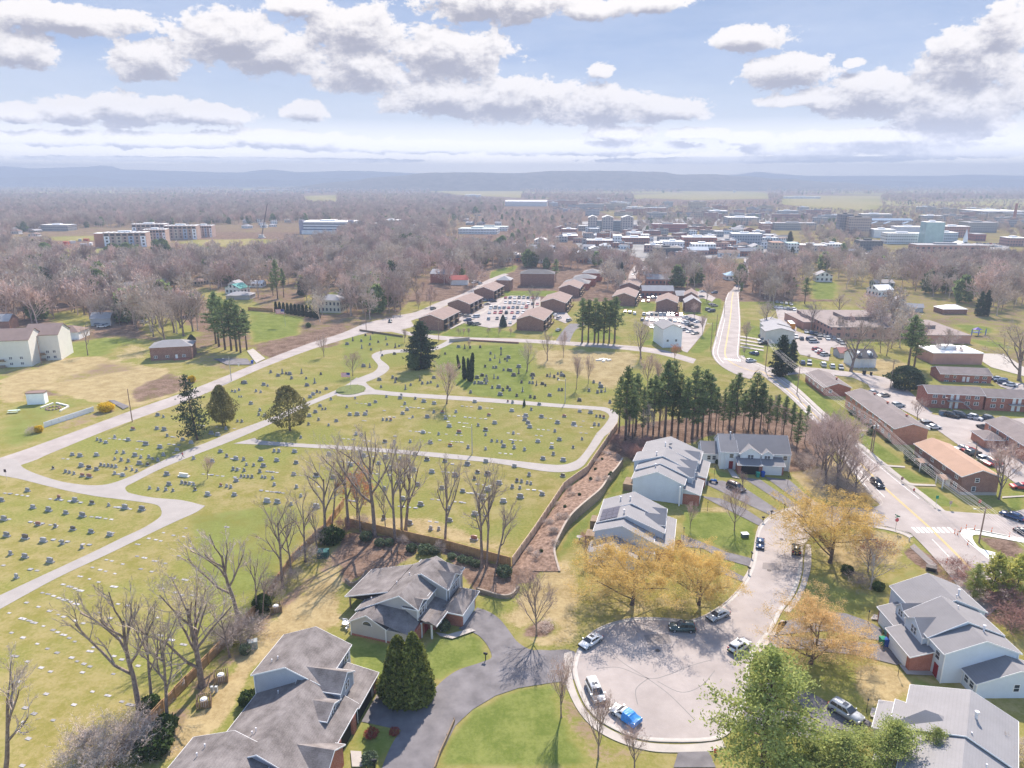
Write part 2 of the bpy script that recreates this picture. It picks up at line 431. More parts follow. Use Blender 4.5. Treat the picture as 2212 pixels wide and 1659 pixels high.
# ================================================================ GROUND
def inside(px,py,poly):
 n=len(poly);r=np.zeros(px.shape,bool);j=n -1
 for i in range(n):
  xi,yi=poly[i];xj,yj=poly[j]
  with np.errstate(divide='ignore',invalid='ignore'):
   c=((yi >py) != (yj >py)) & (px <(xj -xi)*(py -yi)/(yj -yi+1e-12)+xi)
  r ^= c;j=i
 return r
def axis_vals(segs):
 out=[segs[0][0]]
 for a,b,st in segs:
  n=max(1,int(round((b -a)/st)))
  out+=[a+(b -a)*(i+1)/n for i in range(n)]
 return np.array(out)
def build_ground():
 hx=axis_vals([(0,130,1.3),(130,360,3.5),(360,1000,20),(1000,3000,100),(3000,10000,350)])
 xs=np.concatenate([-hx[:0:-1],hx])
 ys=axis_vals([(-60,60,20),(60,250,1.3),(250,560,3.0),(560,1500,12),(1500,3500,60),(3500,11000,250)])
 X,Y=np.meshgrid(xs,ys)
 W=X.size
 wr=np.zeros(X.shape);wg=np.zeros(X.shape);wb=np.zeros(X.shape)
 def paint(l,pts,r=0,gr=0,b=0):
  poly=[tuple(g(l,x,y)[:2]) for x,y in pts]
  m=inside(X,Y,poly)
  wr[m]=r;wg[m]=gr;wb[m]=b
 wb[Y >420]=0.75
 wb[(Y >300) & (X <-60)]=0.6
 wb[(Y >260) & (X >190)]=0.5
 pp=paint
 # far plain: a patchwork of woods, pasture and stubble
 frng=np.random.default_rng(12);pat=frng.random((60,60))
 ii=np.clip(((X+11000)/370).astype(int) % 60,0,59);jj=np.clip((Y/330).astype(int) % 60,0,59)
 pv=pat[ii,jj];farm=(Y >1900)
 wb[farm & (pv <.42)]=0.0;wr[farm & (pv <.2)]=0.45;wg[farm & (pv <.42)]=0.5;wb[farm & (pv >.42)]=0.9
 # woods floor
 pp('A',[(0,760),(1300,850),(1330,1150),(900,1160),(600,1080),(0,1080)],0.15,0,0.75)
 pp('V',[(430,600),(860,600),(860,690),(700,700),(560,650),(430,660)],0.2,0,0.6)
 # open fields
 for l,p in (('B',[(530,195),(700,185),(1180,210),(1160,245),(760,225)]),('C',[(0,205),(550,205),(560,250),(0,260)]),
('C',[(640,232),(1300,232),(1250,330),(650,290)]),('B',[(1880,225),(2212,215),(2212,255),(1900,245)]),
('A',[(1500,178),(1640,178),(1600,205)]),('A',[(1980,232),(2180,228),(2170,258),(1990,258)]),
('A',[(420,575),(680,570),(670,635),(480,620)]),('A',[(1240,525),(1500,500),(1730,520),(1720,550),(1300,560)]),
('A',[(330,500),(640,495),(640,520),(380,522)]),('C',[(1300,330),(2000,300),(2212,310),(2212,340),(1300,350)])):
  pp(l,p,0.3,0.55,0)
 for l,p in (('A',[(100,525),(620,530),(620,572),(380,572)]),('A',[(1330,470),(1900,470),(1900,505),(1240,520)])):
  pp(l,p,0,0.35,1.0)
  # mid-distance parks and yards
 for l,p in (('C',[(840,780),(990,790),(980,905),(840,905)]),('C',[(1760,1060),(2000,1085),(2010,1125),(1830,1130)]),
('C',[(1860,1165),(2080,1180),(2150,1230),(1930,1200)]),('C',[(80,820),(120,850),(110,890),(90,880)]),
('C',[(30,1245),(185,1060),(245,1040),(180,1210),(130,1252)]),('C',[(100,900),(245,900),(255,960),(130,1015)]),
('C',[(420,1060),(540,1090),(500,1165),(400,1145)]),('C',[(360,1220),(530,1210),(530,1320),(370,1275)]),
('C',[(740,1270),(960,1310),(1030,1330),(780,1310)]),
('B',[(640,1138),(790,1050),(1000,1090),(1140,1120),(1140,1152),(900,1152)]),
('B',[(860,1010),(960,960),(1210,975),(1200,1000),(960,985),(900,1030)]),
('B',[(1380,1110),(1450,1045),(1420,1130),(1300,1158)]),('B',[(1010,900),(1060,850),(1400,850),(1370,885),(1180,880),(1060,885)]),
('B',[(1700,1090),(1830,1160),(1500,1170)]),('B',[(970,720),(1150,680),(1120,720),(960,770)]),
('B',[(1930,920),(2050,930),(2010,990),(1950,980)]),('B',[(1970,1110),(2080,1130),(2070,1190),(1940,1210)])):
  pp(l,p,0.95,0,0)
 for p in ([(860,900),(960,880),(1320,1140),(1100,1180),(940,1120)],[(300,1000),(520,960),(640,1060),(420,1120)],[(20,720),(260,760),(200,840),(20,820)],[(1280,830),(1620,900),(1700,980),(1400,960)],[(1980,880),(2212,850),(2212,1000),(2000,1000)]):pp('A',p,0.4,0.25,0.25)
 # cemetery block
 pp('V',[(0,1040),(60,1010),(330,905),(620,790),(760,735),(880,735),(1060,730),(1330,760),(1340,880),(1280,1010),(1105,1222),
(740,1130),(420,1480),(300,1659),(0,1659)],0.22,0.24,0)
 pp('B',[(640,1200),(1200,1205),(1260,1560),(850,1530),(600,1360)],0.75,0,0)
 pp('B',[(0,1140),(420,1120),(420,1220),(230,1230),(150,1340),(0,1420)],0.6,0,0)
 pp('B',[(1250,1225),(1980,1250),(1760,1490),(1500,1380),(1260,1330)],0.0,0.75,0)
 pp('E',[(40,960),(600,990),(1150,1210),(1100,1235),(700,1130),(40,1000)],0.0,0.7,0)
 pp('E',[(600,700),(1400,700),(1300,860),(1180,1000),(700,900)],0.35,0.3,0)
 pp('G',[(1200,20),(1900,-60),(2060,60),(1700,500),(1300,640),(1250,200)],0.6,0.0,0)
 # across the cemetery road
 pp('A',[(0,1370),(330,1290),(600,1275),(1000,1340),(1290,1415),(1230,1490),(850,1610),(620,1570),(330,1500),(0,1600)],0,1.15,0.0)
 pp('A',[(390,1200),(700,1150),(960,1170),(960,1290),(560,1270),(400,1275)],0.75,0,0)
 pp('A',[(780,1190),(1000,1200),(980,1300),(700,1290)],0.2,0.6,0)
 pp('A',[(1590,970),(1960,1020),(1930,1130),(1640,1190)],0.75,0.1,0)
 pp('A',[(830,1500),(1100,1370),(1290,1430),(1130,1515),(880,1580)],0,0.5,0.6)
 pp('A',[(300,1440),(700,1295),(1000,1350),(760,1390),(400,1450)],0,0.6,0.5)
 pp('A',[(0,1380),(300,1310),(420,1300),(180,1370),(0,1430)],0,0.2,0.6)
 pp('D',[(160,140),(330,150),(600,250),(580,270),(300,180),(170,220)],0,0.2,0.8)
 pp('D',[(0,280),(180,240),(330,190),(560,250),(280,360),(290,480),(0,560)],0.6,0.1,0)
 pp('D',[(320,380),(600,280),(800,270),(640,340),(350,450)],0,0.6,0.5)
 pp('A',[(1640,1230),(2000,1130),(2212,1060),(2212,1120),(1750,1290)],0,0.3,0.85)
 pp('A',[(1100,1190),(1560,1270),(1640,1300),(1450,1380),(1200,1290)],0.1,0.35,0.5)
 # strip under the fence trees, mulch behind the houses
 pp('G',[(700,1659),(1090,1290),(1380,970),(1700,670),(2050,350),(2212,180),(2212,330),(1840,640),(1500,1010),(1160,1420),(1010,1659)],0,0.55,0.55)
 pp('G',[(1160,1440),(1500,1030),(1840,640),(2212,330),(2212,720),(1660,1000),(1380,1450),(1100,1659),(1000,1659)],0.05,0.85,0.12)
 pp('H',[(0,130),(650,180),(1090,365),(1155,500),(1110,560),(870,525),(600,200),(300,380),(130,420),(0,480)],0,0.15,1.0)
 pp('E',[(1100,1300),(1300,1000),(1500,790),(1760,440),(1830,560),(1700,760),(1480,960),(1380,1180),(1420,1340),(1300,1430),(1150,1400)],0,0.1,1.0)
 pp('E',[(1770,390),(2212,330),(2212,540),(1900,620),(1810,560)],0,0.2,0.95)
 pp('F',[(0,250),(560,200),(830,330),(960,560),(900,700),(690,700),(240,430),(120,480),(0,520)],0.1,0.35,0.75)
 pp('F',[(690,690),(830,850),(1230,920),(1290,885),(1200,780),(950,560),(880,640)],0,0.75,0.4)
 # housing lawns
 pp('H',[(600,1659),(690,1500),(740,1390),(850,1290),(1000,1200),(1150,1150),(1350,1115),(1470,1140),(1540,1290),(1650,1410),(1800,1490),(2050,1560),(2130,1659)],0.95,0,0)
 pp('H',[(1330,1200),(1470,1150),(1800,1490),(2080,1570),(2100,1659),(1650,1659),(1480,1480),(1390,1300)],0.15,0.5,0.45)
 pp('H',[(560,850),(640,810),(860,790),(930,850),(960,960),(740,1030),(600,1120),(500,1000)],0.9,0,0)
 pp('H',[(-20,790),(360,870),(320,1150),(60,1000)],0.9,0,0)
 pp('H',[(60,1470),(180,1350),(390,1420),(270,1659),(120,1659),(130,1550)],0.75,0,0)
 pp('H',[(1100,590),(1420,260),(1560,420),(1540,700),(1530,880),(1250,860),(1080,720),(950,640),(870,560)],0.15,0.75,0)
 pp('H',[(880,530),(1100,570),(1130,640),(1000,680),(880,620)],0.5,0.3,0)
 pp('H',[(1180,760),(1300,690),(1390,740),(1340,800),(1220,820)],0,0.1,1.0)
 pp('E',[(1840,640),(1870,640),(1850,770),(1650,970),(1500,1170),(1420,1270),(1390,1220),(1490,1050),(1710,860)],0.95,0,0)
 pp('H',[(1700,560),(2212,500),(2212,700),(1850,690),(1620,760)],0.3,0.5,0)
 pp('F',[(0,930),(100,940),(330,930),(490,1000),(470,1200),(445,1240),(200,1145),(0,1095)],0.95,0,0)
 pp('F',[(90,905),(320,900),(330,950),(120,950)],0.1,0.75,0)
 pp('F',[(240,1235),(440,1295),(420,1335),(320,1310)],0.8,0,0)
 pp('F',[(0,1180),(180,1200),(400,1390),(330,1480),(100,1640),(0,1659)],0.35,0.45,0)
 pp('F',[(155,640),(310,690),(340,745),(170,690)],0.8,0,0)
 pp('F',[(840,1180),(960,1350),(1100,1450),(1500,1290),(1640,1330),(1380,1440),(1280,1560),(1220,1659),(1000,1659),(810,1500)],0.55,0.1,0)
 pp('F',[(1150,1040),(1480,1090),(1520,1130),(1440,1200),(1430,1280),(1050,1330),(860,1180)],0.1,0.7,0)
 pp('F',[(1430,1170),(1560,1190),(1680,1290),(1620,1340),(1460,1260)],0,0.1,1.0)
 pp('F',[(1640,1300),(1850,1330),(2060,1450),(2000,1659),(1900,1620),(1600,1380)],0.1,0.4,0.55)
 pp('F',[(1880,1090),(2212,1130),(2212,1300),(2030,1200)],0,0.5,0.7)
 pp('I',[(960,660),(1080,790),(1270,830),(1100,845),(900,700)],0.6,0.2,0)
 pp('I',[(1130,950),(1400,1000),(1560,1180),(1390,1250),(1180,1300),(1100,1150)],0.2,0.75,0)
 pp('I',[(1390,990),(1470,1060),(1900,1200),(1760,1250),(1550,1180)],0.95,0,0)
 pp('I',[(720,1240),(1100,1440),(1020,1470),(760,1310)],0.6,0.2,0)
 for p in ([(1090,420),(1180,425),(1450,640),(1280,620)],[(1310,645),(1450,658),(1620,750),(1480,762)],[(1460,775),(1640,785),(1830,925),(1620,905)],
[(2130,800),(2212,830),(2212,1000),(2090,900)],[(540,10),(740,60),(980,260),(1130,400),(1000,420),(740,180)]):
  pp('F',p,0.85,0.05,0)
 pp('C',[(1000,1290),(1400,1280),(1640,1420),(1330,1415),(1060,1370)],0.1,0.75,0)
 # slight blur so the borders are soft
 for w in (wr,wg,wb):
  k=w.copy()
  k[1:-1,1:-1]=(w[1:-1,1:-1]*2+w[:-2,1:-1]+w[2:,1:-1]+w[1:-1,:-2]+w[1:-1,2:])/6
  w[:]=k
 ny,nx=X.shape
 verts=np.stack([X.ravel(),Y.ravel(),np.zeros(W)],1)
 idx=np.arange(W).reshape(ny,nx)
 q=np.stack([idx[:-1,:-1].ravel(),idx[:-1,1:].ravel(),idx[1:,1:].ravel(),idx[1:,:-1].ravel()],1)
 me=bpy.data.meshes.new("ground")
 me.vertices.add(W);me.vertices.foreach_set('co',verts.ravel())
 me.loops.add(q.size);me.loops.foreach_set('vertex_index',q.ravel().astype(np.int32))
 me.polygons.add(len(q));me.polygons.foreach_set('loop_start',np.arange(0,q.size,4,dtype=np.int32))
 me.polygons.foreach_set('loop_total',np.full(len(q),4,dtype=np.int32))
 me.update();me.validate()
 at_=me.color_attributes.new('cover','FLOAT_COLOR','POINT')
 colr=np.stack([wr.ravel(),wg.ravel(),wb.ravel(),np.ones(W)],1).astype(np.float32)
 at_.data.foreach_set('color',colr.ravel())
 m=bpy.data.materials.new('ground_cover');t=nt(m)
 out=N(t,'ShaderNodeOutputMaterial')
 b=N(t,'ShaderNodeBsdfDiffuse',ins={'Roughness':0.5})
 L(t,b.outputs[0],out.inputs[0])
 tc=N(t,'ShaderNodeTexCoord')
 ca=N(t,'ShaderNodeVertexColor',layer_name='cover')
 sp=N(t,'ShaderNodeSeparateColor');L(t,ca.outputs[0],sp.inputs[0])
 def noise(scale,det,ro=0.6):
  n=N(t,'ShaderNodeTexNoise',ins={'Scale':scale,'Detail':det,'Roughness':ro});L(t,tc.outputs['Object'],n.inputs['Vector']);return n.outputs[0]
 nA,nB,nC=noise(0.035,3),noise(0.22,5,0.68),noise(1.6,3,0.75)
 def madd(s,k,o):
  n=N(t,'ShaderNodeMath',operation='MULTIPLY_ADD',ins={1:k,2:o});L(t,s,n.inputs[0]);return n.outputs[0]
 def addn(a,c):
  n=N(t,'ShaderNodeMath',operation='ADD');L(t,a,n.inputs[0]);L(t,c,n.inputs[1]);return n.outputs[0]
 def ss(s,a,c):
  n=N(t,'ShaderNodeMapRange',interpolation_type='SMOOTHSTEP',ins={'From Min':a,'From Max':c});L(t,s,n.inputs[0]);return n.outputs[0]
 def mix(f,A,B):
  n=N(t,'ShaderNodeMix',data_type='RGBA')
  L(t,f,n.inputs['Factor'])
  for k,s in (('A',A),('B',B)):
   if isinstance(s,tuple):n.inputs[k].default_value=c4(s)
   else:L(t,s,n.inputs[k])
  return n.outputs['Result']
 pert=addn(addn(madd(nB,0.75,-0.375),madd(nC,0.45,-0.225)),madd(nA,0.4,-0.2))
 base=mix(ss(addn(nB,madd(nC,0.5,-0.25)),0.34,0.66),(0.25,0.222,0.06),(0.365,0.295,0.13))
 base=mix(ss(nA,0.42,0.62),base,mix(ss(nC,0.35,0.65),(0.21,0.222,0.052),(0.295,0.272,0.088)))
 lush=mix(ss(addn(nB,madd(nC,0.6,-0.3)),0.3,0.7),(0.145,0.18,0.04),(0.245,0.262,0.075))
 dry=mix(ss(addn(nB,madd(nC,0.7,-0.35)),0.3,0.7),(0.34,0.25,0.12),(0.48,0.375,0.20))
 leaf=mix(ss(addn(nB,madd(nC,0.9,-0.45)),0.3,0.7),(0.135,0.085,0.06),(0.30,0.205,0.15))
 c1=mix(ss(addn(sp.outputs[0],pert),0.35,0.75),base,lush)
 c2=mix(ss(addn(sp.outputs[1],pert),0.38,0.72),c1,dry)
 c3=mix(ss(addn(sp.outputs[2],pert),0.36,0.66),c2,leaf)
 L(t,c3,b.inputs['Color'])
 bp=N(t,'ShaderNodeBump',ins={'Strength':0.5,'Distance':0.12});L(t,nC,bp.inputs['Height']);L(t,bp.outputs[0],b.inputs['Normal'])
 me.materials.append(m)
 o=obj('ground',me);tag(o,kind='structure')
 return o
build_ground()
# ================================================================ HILLS
M_hill=mat('wooded_hill',(0.03,0.028,0.03),1.0,0.35,0.02,c2=(0.075,0.065,0.06),spec=0.0)
def hill(name,d,ridge,depth,seed):
 rng=random.Random(seed)
 mb=MB()
 us=[];u0,u1=ridge[0][0],ridge[-1][0]
 n=140
 rows=[]
 for i in range(n+1):
  u=u0+(u1 -u0)*i/n
  for k in range(len(ridge)-1):
   if ridge[k][0] <= u <= ridge[k+1][0]:
    f=(u -ridge[k][0])/(ridge[k+1][0]-ridge[k][0]);f=f*f*(3-2*f)
    v=ridge[k][1]*(1-f)+ridge[k+1][1]*f
  v+=rng.uniform(-0.35,0.35)
  x=(u -CX)/F*d*1.04
  az,el=azel(u,v)
  ztop=max(2.0,CAM_H+math.hypot(x,d)*math.tan(R(el)))
  rows.append((x,ztop))
 K=9
 vs=[]
 for x,z in rows:
  for k in range(K):
   f=k/(K -1)
   y=d -depth*(1-f)
   s=f*f*(3-2*f)
   zz=z*s+rng.uniform(-0.03,0.03)*z*math.sin(f*math.pi)-(2.0 if k ==0 else 0)
   vs.append((x*y/d,y,zz))
  vs.append((x*1.1,d+depth*0.6,-2.0))
 K+=1
 fs=[(i*K+k,(i+1)*K+k,(i+1)*K+k+1,i*K+k+1) for i in range(n) for k in range(K -1)]
 mb.poly(vs,fs)
 o=mb.build(name,M_hill,smooth=True)
 tag(o,kind='structure')
hill('hill',4700,[(640,407),(760,393),(850,382),(950,373),(1020,372),(1110,374),(1200,369),(1300,369),(1400,371),(1440,377),(1500,376),(1560,380),(1640,386),(1760,394),(1900,407)],500,1)
hill('hill',7200,[(-250,376),(0,386),(170,382),(240,378),(330,390),(420,392),(560,386),(640,389),(730,384),(850,390),(1000,396),(1700,396),(1800,388),(1950,393),(2100,388),(2460,386)],260,2)
hill('hill',9400,[(-300,370),(0,368),(80,365),(160,371),(240,368),(330,374),(420,377),(520,379),(640,376),(690,379),(800,374),(860,378),(1000,381),(1100,379),(1300,383),(1500,384),
(1660,381),(1760,385),(1900,383),(2050,386),(2200,383),(2500,384)],320,3)
hill('hill',10600,[(-320,360),(40,357),(110,360),(150,364),(260,361),(300,358),(330,366),(420,369),(560,373),(620,366),(680,372),(780,369),(930,374),(1200,374),(1540,378),(1595,371),(1640,376),(1700,380),(1950,380),(2020,377),(2150,380),(2520,377)],260,4)
# ================================================================ HAZE
hz=MB();hz.box(-10400,10400,-90,11400,-1.5,272)
M_haze=bpy.data.materials.new('haze_air');t=nt(M_haze)
_o=N(t,'ShaderNodeOutputMaterial')
_pv=N(t,'ShaderNodeVolumePrincipled',ins={'Color':(0.46,0.54,0.70,1),'Density':0.00025,'Anisotropy':0.1})
L(t,_pv.outputs[0],_o.inputs['Volume'])
HAZE=hz.build('haze',M_haze);tag(HAZE,kind='stuff')
# ================================================================ ROADS AND PATHS
def catmull(pts,k=5):
 out=[]
 n=len(pts)
 for i in range(n -1):
  p0,p1,p2,p3=pts[max(0,i -1)],pts[i],pts[i+1],pts[min(n -1,i+2)]
  for j in range(k):
   t=j/k
   out.append(0.5*((2*p1)+(p2 -p0)*t+(2*p0 -5*p1+4*p2 -p3)*t*t+(3*p1 -p0 -3*p2+p3)*t ** 3))
 out.append(pts[-1])
 return out
ZL=[0.012]
M_town=mat('town_paving',(0.15,0.145,0.15),0.95,0.3,0.03,c2=(0.24,0.23,0.225))
def strip(name,l,left,right,m,z=None,k=5,kind='structure'):
 """a ribbon between two edge lines"""
 if z is None:ZL[0]+=0.004;z=ZL[0]
 a=catmull([g(l,*p) for p in left],k);b=catmull([g(l,*p) for p in right],k)
 n=max(len(a),len(b))
 def rs(p,n):
  return [p[min(len(p)-1,int(round(i*(len(p)-1)/(n -1))))] for i in range(n)]
 a,b=rs(a,n),rs(b,n)
 mb=MB()
 mb.poly([(p.x,p.y,z) for p in a]+[(p.x,p.y,z) for p in b],[(i,i+1,n+i+1,n+i) for i in range(n -1)])
 o=mb.build(name,m)
 return tag(o,kind=kind)
def area(name,l,pts,m,z=None,kind='structure',curve=False):
 if z is None:ZL[0]+=0.004;z=ZL[0]
 w=[g(l,*p) for p in pts]
 if curve:w=catmull(w+[w[0]],4)[:-1]
 mb=MB();mb.face([(p.x,p.y,z) for p in w])
 o=mb.build(name,m,recalc=False)
 me=o.data
 bm=bmesh.new();bm.from_mesh(me);bmesh.ops.triangulate(bm,faces=bm.faces)
 for f in bm.faces:
  if f.normal.z <0:f.normal_flip()
 bm.to_mesh(me);bm.free()
 return tag(o,kind=kind)
def ribbon(name,pts,width,m,z,h=0.0,kind='structure',off=0.0):
 """a band (or kerb when h > 0) of even width along world points"""
 mb=MB();n=len(pts);A=[];B=[]
 for i in range(n):
  d=(pts[min(n -1,i+1)]-pts[max(0,i -1)]);d.z=0;d.normalize()
  nn=Vector((-d.y,d.x,0))
  A.append(pts[i]+nn*(width/2+off));B.append(pts[i]+nn*(off -width/2))
 if h <= 0:
  mb.poly([(p.x,p.y,z) for p in A]+[(p.x,p.y,z) for p in B],[(i,i+1,n+i+1,n+i) for i in range(n -1)])
 else:
  vs=[(p.x,p.y,z) for p in A]+[(p.x,p.y,z) for p in B]+[(p.x,p.y,z+h) for p in A]+[(p.x,p.y,z+h) for p in B]
  fs=[]
  for i in range(n -1):
   fs+=[(2*n+i,2*n+i+1,3*n+i+1,3*n+i),(i,i+1,2*n+i+1,2*n+i),(n+i,n+i+1,3*n+i+1,3*n+i)]
  fs+=[(0,n,3*n,2*n),(n -1,2*n -1,4*n -1,3*n -1)]
  mb.poly(vs,fs)
 o=mb.build(name,m)
 return tag(o,kind=kind)
def gl(l,pts,k=5):return catmull([g(l,*p) for p in pts],k)
# residential road beside the cemetery
strip('road','V',[(-160,1032),(0,989),(143,939),(267,893),(420,839),(567,780),(667,742),(737,720),(790,698),(835,688),(880,680)],
[(-160,1062),(47,1004),(110,979),(217,935),(320,896),(430,856),(567,795),(667,757),(737,735),(800,718),(850,716),(895,705)],M_asph_old)
strip('road','B',[(330,1010),(480,985),(620,925),(800,860),(900,800),(1000,755),(1060,735)],[(350,1075),(540,1010),(700,935),(850,870),(940,815),(1030,765),(1085,742)],M_asph_old)
strip('road','B',[(300,1065),(420,1110),(650,1140),(900,1152),(1200,1160),(1500,1178),(1800,1198),(2050,1225),(2300,1290)],
[(240,1090),(400,1130),(640,1165),(900,1176),(1200,1184),(1500,1203),(1800,1226),(2050,1258),(2280,1320)],M_asph_old)
strip('road','B',[(1480,1060),(1440,1100),(1390,1170)],[(1600,1060),(1520,1100),(1480,1180)],M_asph)
# cemetery lanes
strip('cemetery_path','D',[(-40,610),(100,600),(150,655),(250,700),(400,745),(560,768),(700,775),(850,822),(1000,850),(1180,866),(1330,903)],
[(-60,680),(0,705),(120,727),(300,772),(450,808),(620,840),(760,858),(900,876),(1000,892),(1035,910),(1045,935)],M_path)
strip('cemetery_path','D',[(1030,895),(1048,940),(1030,980),(930,1045),(780,1115),(600,1203),(300,1342),(0,1482),(-200,1575)],
[(1330,903),(1270,945),(1170,990),(1030,1055),(870,1133),(680,1225),(370,1370),(0,1572),(-200,1680)],M_path)
strip('cemetery_path','D',[(540,768),(690,764),(850,710),(1000,636),(1200,545),(1350,488),(1500,425),(1740,337),(1960,242),(2212,136),(2312,70)],
[(840,826),(812,785),(880,745),(1060,655),(1280,567),(1450,502),(1600,440),(1780,360),(1970,268),(2212,168),(2352,95)],M_path)
strip('cemetery_path','B',[(60,1432),(150,1398),(215,1370),(238,1335),(215,1300),(196,1272),(220,1250),(290,1232),(410,1227),(540,1222),(620,1205),(690,1168),(720,1150)],
[(120,1452),(200,1425),(275,1388),(312,1350),(290,1320),(258,1295),(255,1275),(300,1256),(410,1247),(560,1240),(650,1220),(735,1178),(770,1160)],M_path)
strip('cemetery_path','B',[(-30,1500),(60,1512),(150,1502),(200,1488),(330,1502),(500,1515),(900,1540),(1400,1580),(1650,1598),(1720,1606),(1790,1640),(1788,1700),(1745,1760),(1700,1795)],
[(-30,1530),(60,1537),(150,1522),(220,1520),(330,1528),(500,1541),(900,1567),(1400,1603),(1600,1617),(1690,1626),(1735,1655),(1725,1690),(1690,1735),(1650,1775)],M_path)
strip('cemetery_path','B',[(80,1440),(130,1470),(150,1500)],[(150,1425),(175,1460),(220,1490)],M_path)
strip('cemetery_path','E',[(1650,440),(1600,520),(1550,585),(1500,620),(1420,637),(1300,630),(1000,596),(700,566),(400,541),(0,513),(-250,500),(-512,480),(-560,462)],
[(1710,445),(1660,520),(1605,595),(1560,650),(1470,683),(1300,677),(1000,627),(700,597),(400,567),(0,537),(-250,524),(-560,505),(-700,500)],M_path)
# island in the lane fork
isl=MB();c=g('B',62,1490);isl.prism([(c.x+5.0*math.cos(a*math.pi/12),c.y+6.0*math.sin(a*math.pi/12)) for a in range(24)],-0.05,0.16)
tag(isl.build('traffic_island',mat('island_grass',(0.12,0.14,0.05),0.95,0.3,1.5)),kind='structure')
# cul-de-sac street
street_l=[('V',1735,1093),('F',690,918),('F',600,952),('F',532,1002),('F',490,1062),('F',475,1130),('F',465,1230),('F',440,1320),('F',400,1400),('F',335,1480),('F',260,1548),('F',130,1625),('I',0,718),('H',2212,705),('H',2000,690),
('H',1850,700),('H',1700,745),('H',1600,810),('H',1530,915),('H',1508,1030),('H',1540,1150),('H',1600,1270),('H',1700,1365),('H',1850,1440),('H',2000,1480),('H',2212,1488)]
street_r=[('F',900,1045),('F',835,1090),('F',780,1160),('F',772,1240),('F',765,1330),('F',740,1420),('F',700,1505),('F',640,1580),('I',570,770),('I',470,900),('I',430,1000),('I',415,1150),('I',370,1330),('I',240,1465),('I',0,1488)]
sl=catmull([g(*p) for p in street_l],4);sr=catmull([g(*p) for p in street_r],4)
ZL[0]+=0.004
mb=MB();mb.face([(p.x,p.y,ZL[0]) for p in sl]+[(p.x,p.y,ZL[0]) for p in sr[::-1][1:]])
o=mb.build('street',M_asph_old,recalc=False)
bm=bmesh.new();bm.from_mesh(o.data);bmesh.ops.triangulate(bm,faces=bm.faces)
for f in bm.faces:
 if f.normal.z <0:f.normal_flip()
bm.to_mesh(o.data);bm.free();tag(o,kind='structure')
M_gutter=mat('gutter_concrete',(0.40,0.375,0.35),0.9,0.1,0.6)
ribbon('gutter',sl,0.5,M_gutter,0.075,0,off=0.25)
ribbon('gutter',sr,0.5,M_gutter,0.078,0,off=-0.25)
ribbon('kerb',sl,0.22,M_conc,0.0,0.14,off=-0.1)
ribbon('kerb',sr,0.22,M_conc,0.0,0.14,off=0.1)
strip('sidewalk','H',[(1495,905),(1500,960),(1490,1030),(1520,1160),(1585,1285),(1690,1382),(1850,1462),(2000,1500),(2212,1510),(2400,1495),(2470,1480)],
[(1445,920),(1440,980),(1440,1060),(1465,1150),(1535,1290),(1645,1410),(1800,1495),(2000,1552),(2212,1562),(2400,1552),(2490,1530)],M_conc,z=0.10)
strip('sidewalk','F',[(800,1150),(788,1240),(782,1330),(757,1430),(715,1510),(655,1585)],[(832,1160),(834,1240),(830,1310),(800,1420),(755,1520),(690,1600)],M_conc,z=0.10)
strip('sidewalk','I',[(640,700),(590,765),(480,890)],[(680,715),(625,785),(500,915)],M_conc,z=0.10)
strip('sidewalk','F',[(500,1040),(480,1110),(460,1230),(435,1320),(395,1395)],[(490,1035),(470,1110),(452,1225),(425,1315),(385,1385)],M_conc,z=0.10)
# asphalt seams on the turning circle
M_seam=mat('crack_seal',(0.2,0.185,0.18),0.9,0.1,1.0)
for pts in ([(1650,1020),(1800,1010),(1990,1080),(2110,1060),(2260,1000),(2400,960)],[(1920,1250),(1910,1150),(1990,1080)],[(1720,860),(1800,960),(1990,1085),(2130,1190),(2290,1350)],[(2050,1100),(2200,1170),(2330,1130),(2420,1030)]):
 ribbon('crack_seal',gl('H',pts,6),0.13,M_seam,ZL[0]+0.004)
for l,x,y in (('H',2050,900),('I',560,380),('F',640,1120),('F',1290,960),('F',1480,1000)):
 c=g(l,x,y);mb=MB();mb.prism([(c.x+.38*math.cos(a*.524),c.y+.38*math.sin(a*.524)) for a in range(12)],0.0,ZL[0]+.04)
 tag(mb.build('manhole_cover',mat('cast_iron',(.10,.085,.08),.7,.2,4)),'round iron manhole cover in '+{2050:'the middle of the turning circle',560:'the neck of the cul-de-sac',640:'the bend of the cul-de-sac street',1290:'the street mouth',1480:'the main road before the crosswalk'}[x],'manhole cover','manhole covers')
M_patch=mat('asphalt_patch',(0.215,0.19,0.18),0.95,0.12,0.4)
for l,pts in (('H',[(1960,800),(2120,790),(2140,850),(1990,865)]),('I',[(520,330),(640,335),(632,380),(515,370)]),('F',[(1080,940),(1240,955),(1235,985),(1075,970)]),('F',[(1500,1150),(1650,1290),(1610,1300),(1470,1170)])):
 area('asphalt_patch',l,pts,M_patch,z=ZL[0]+.03)
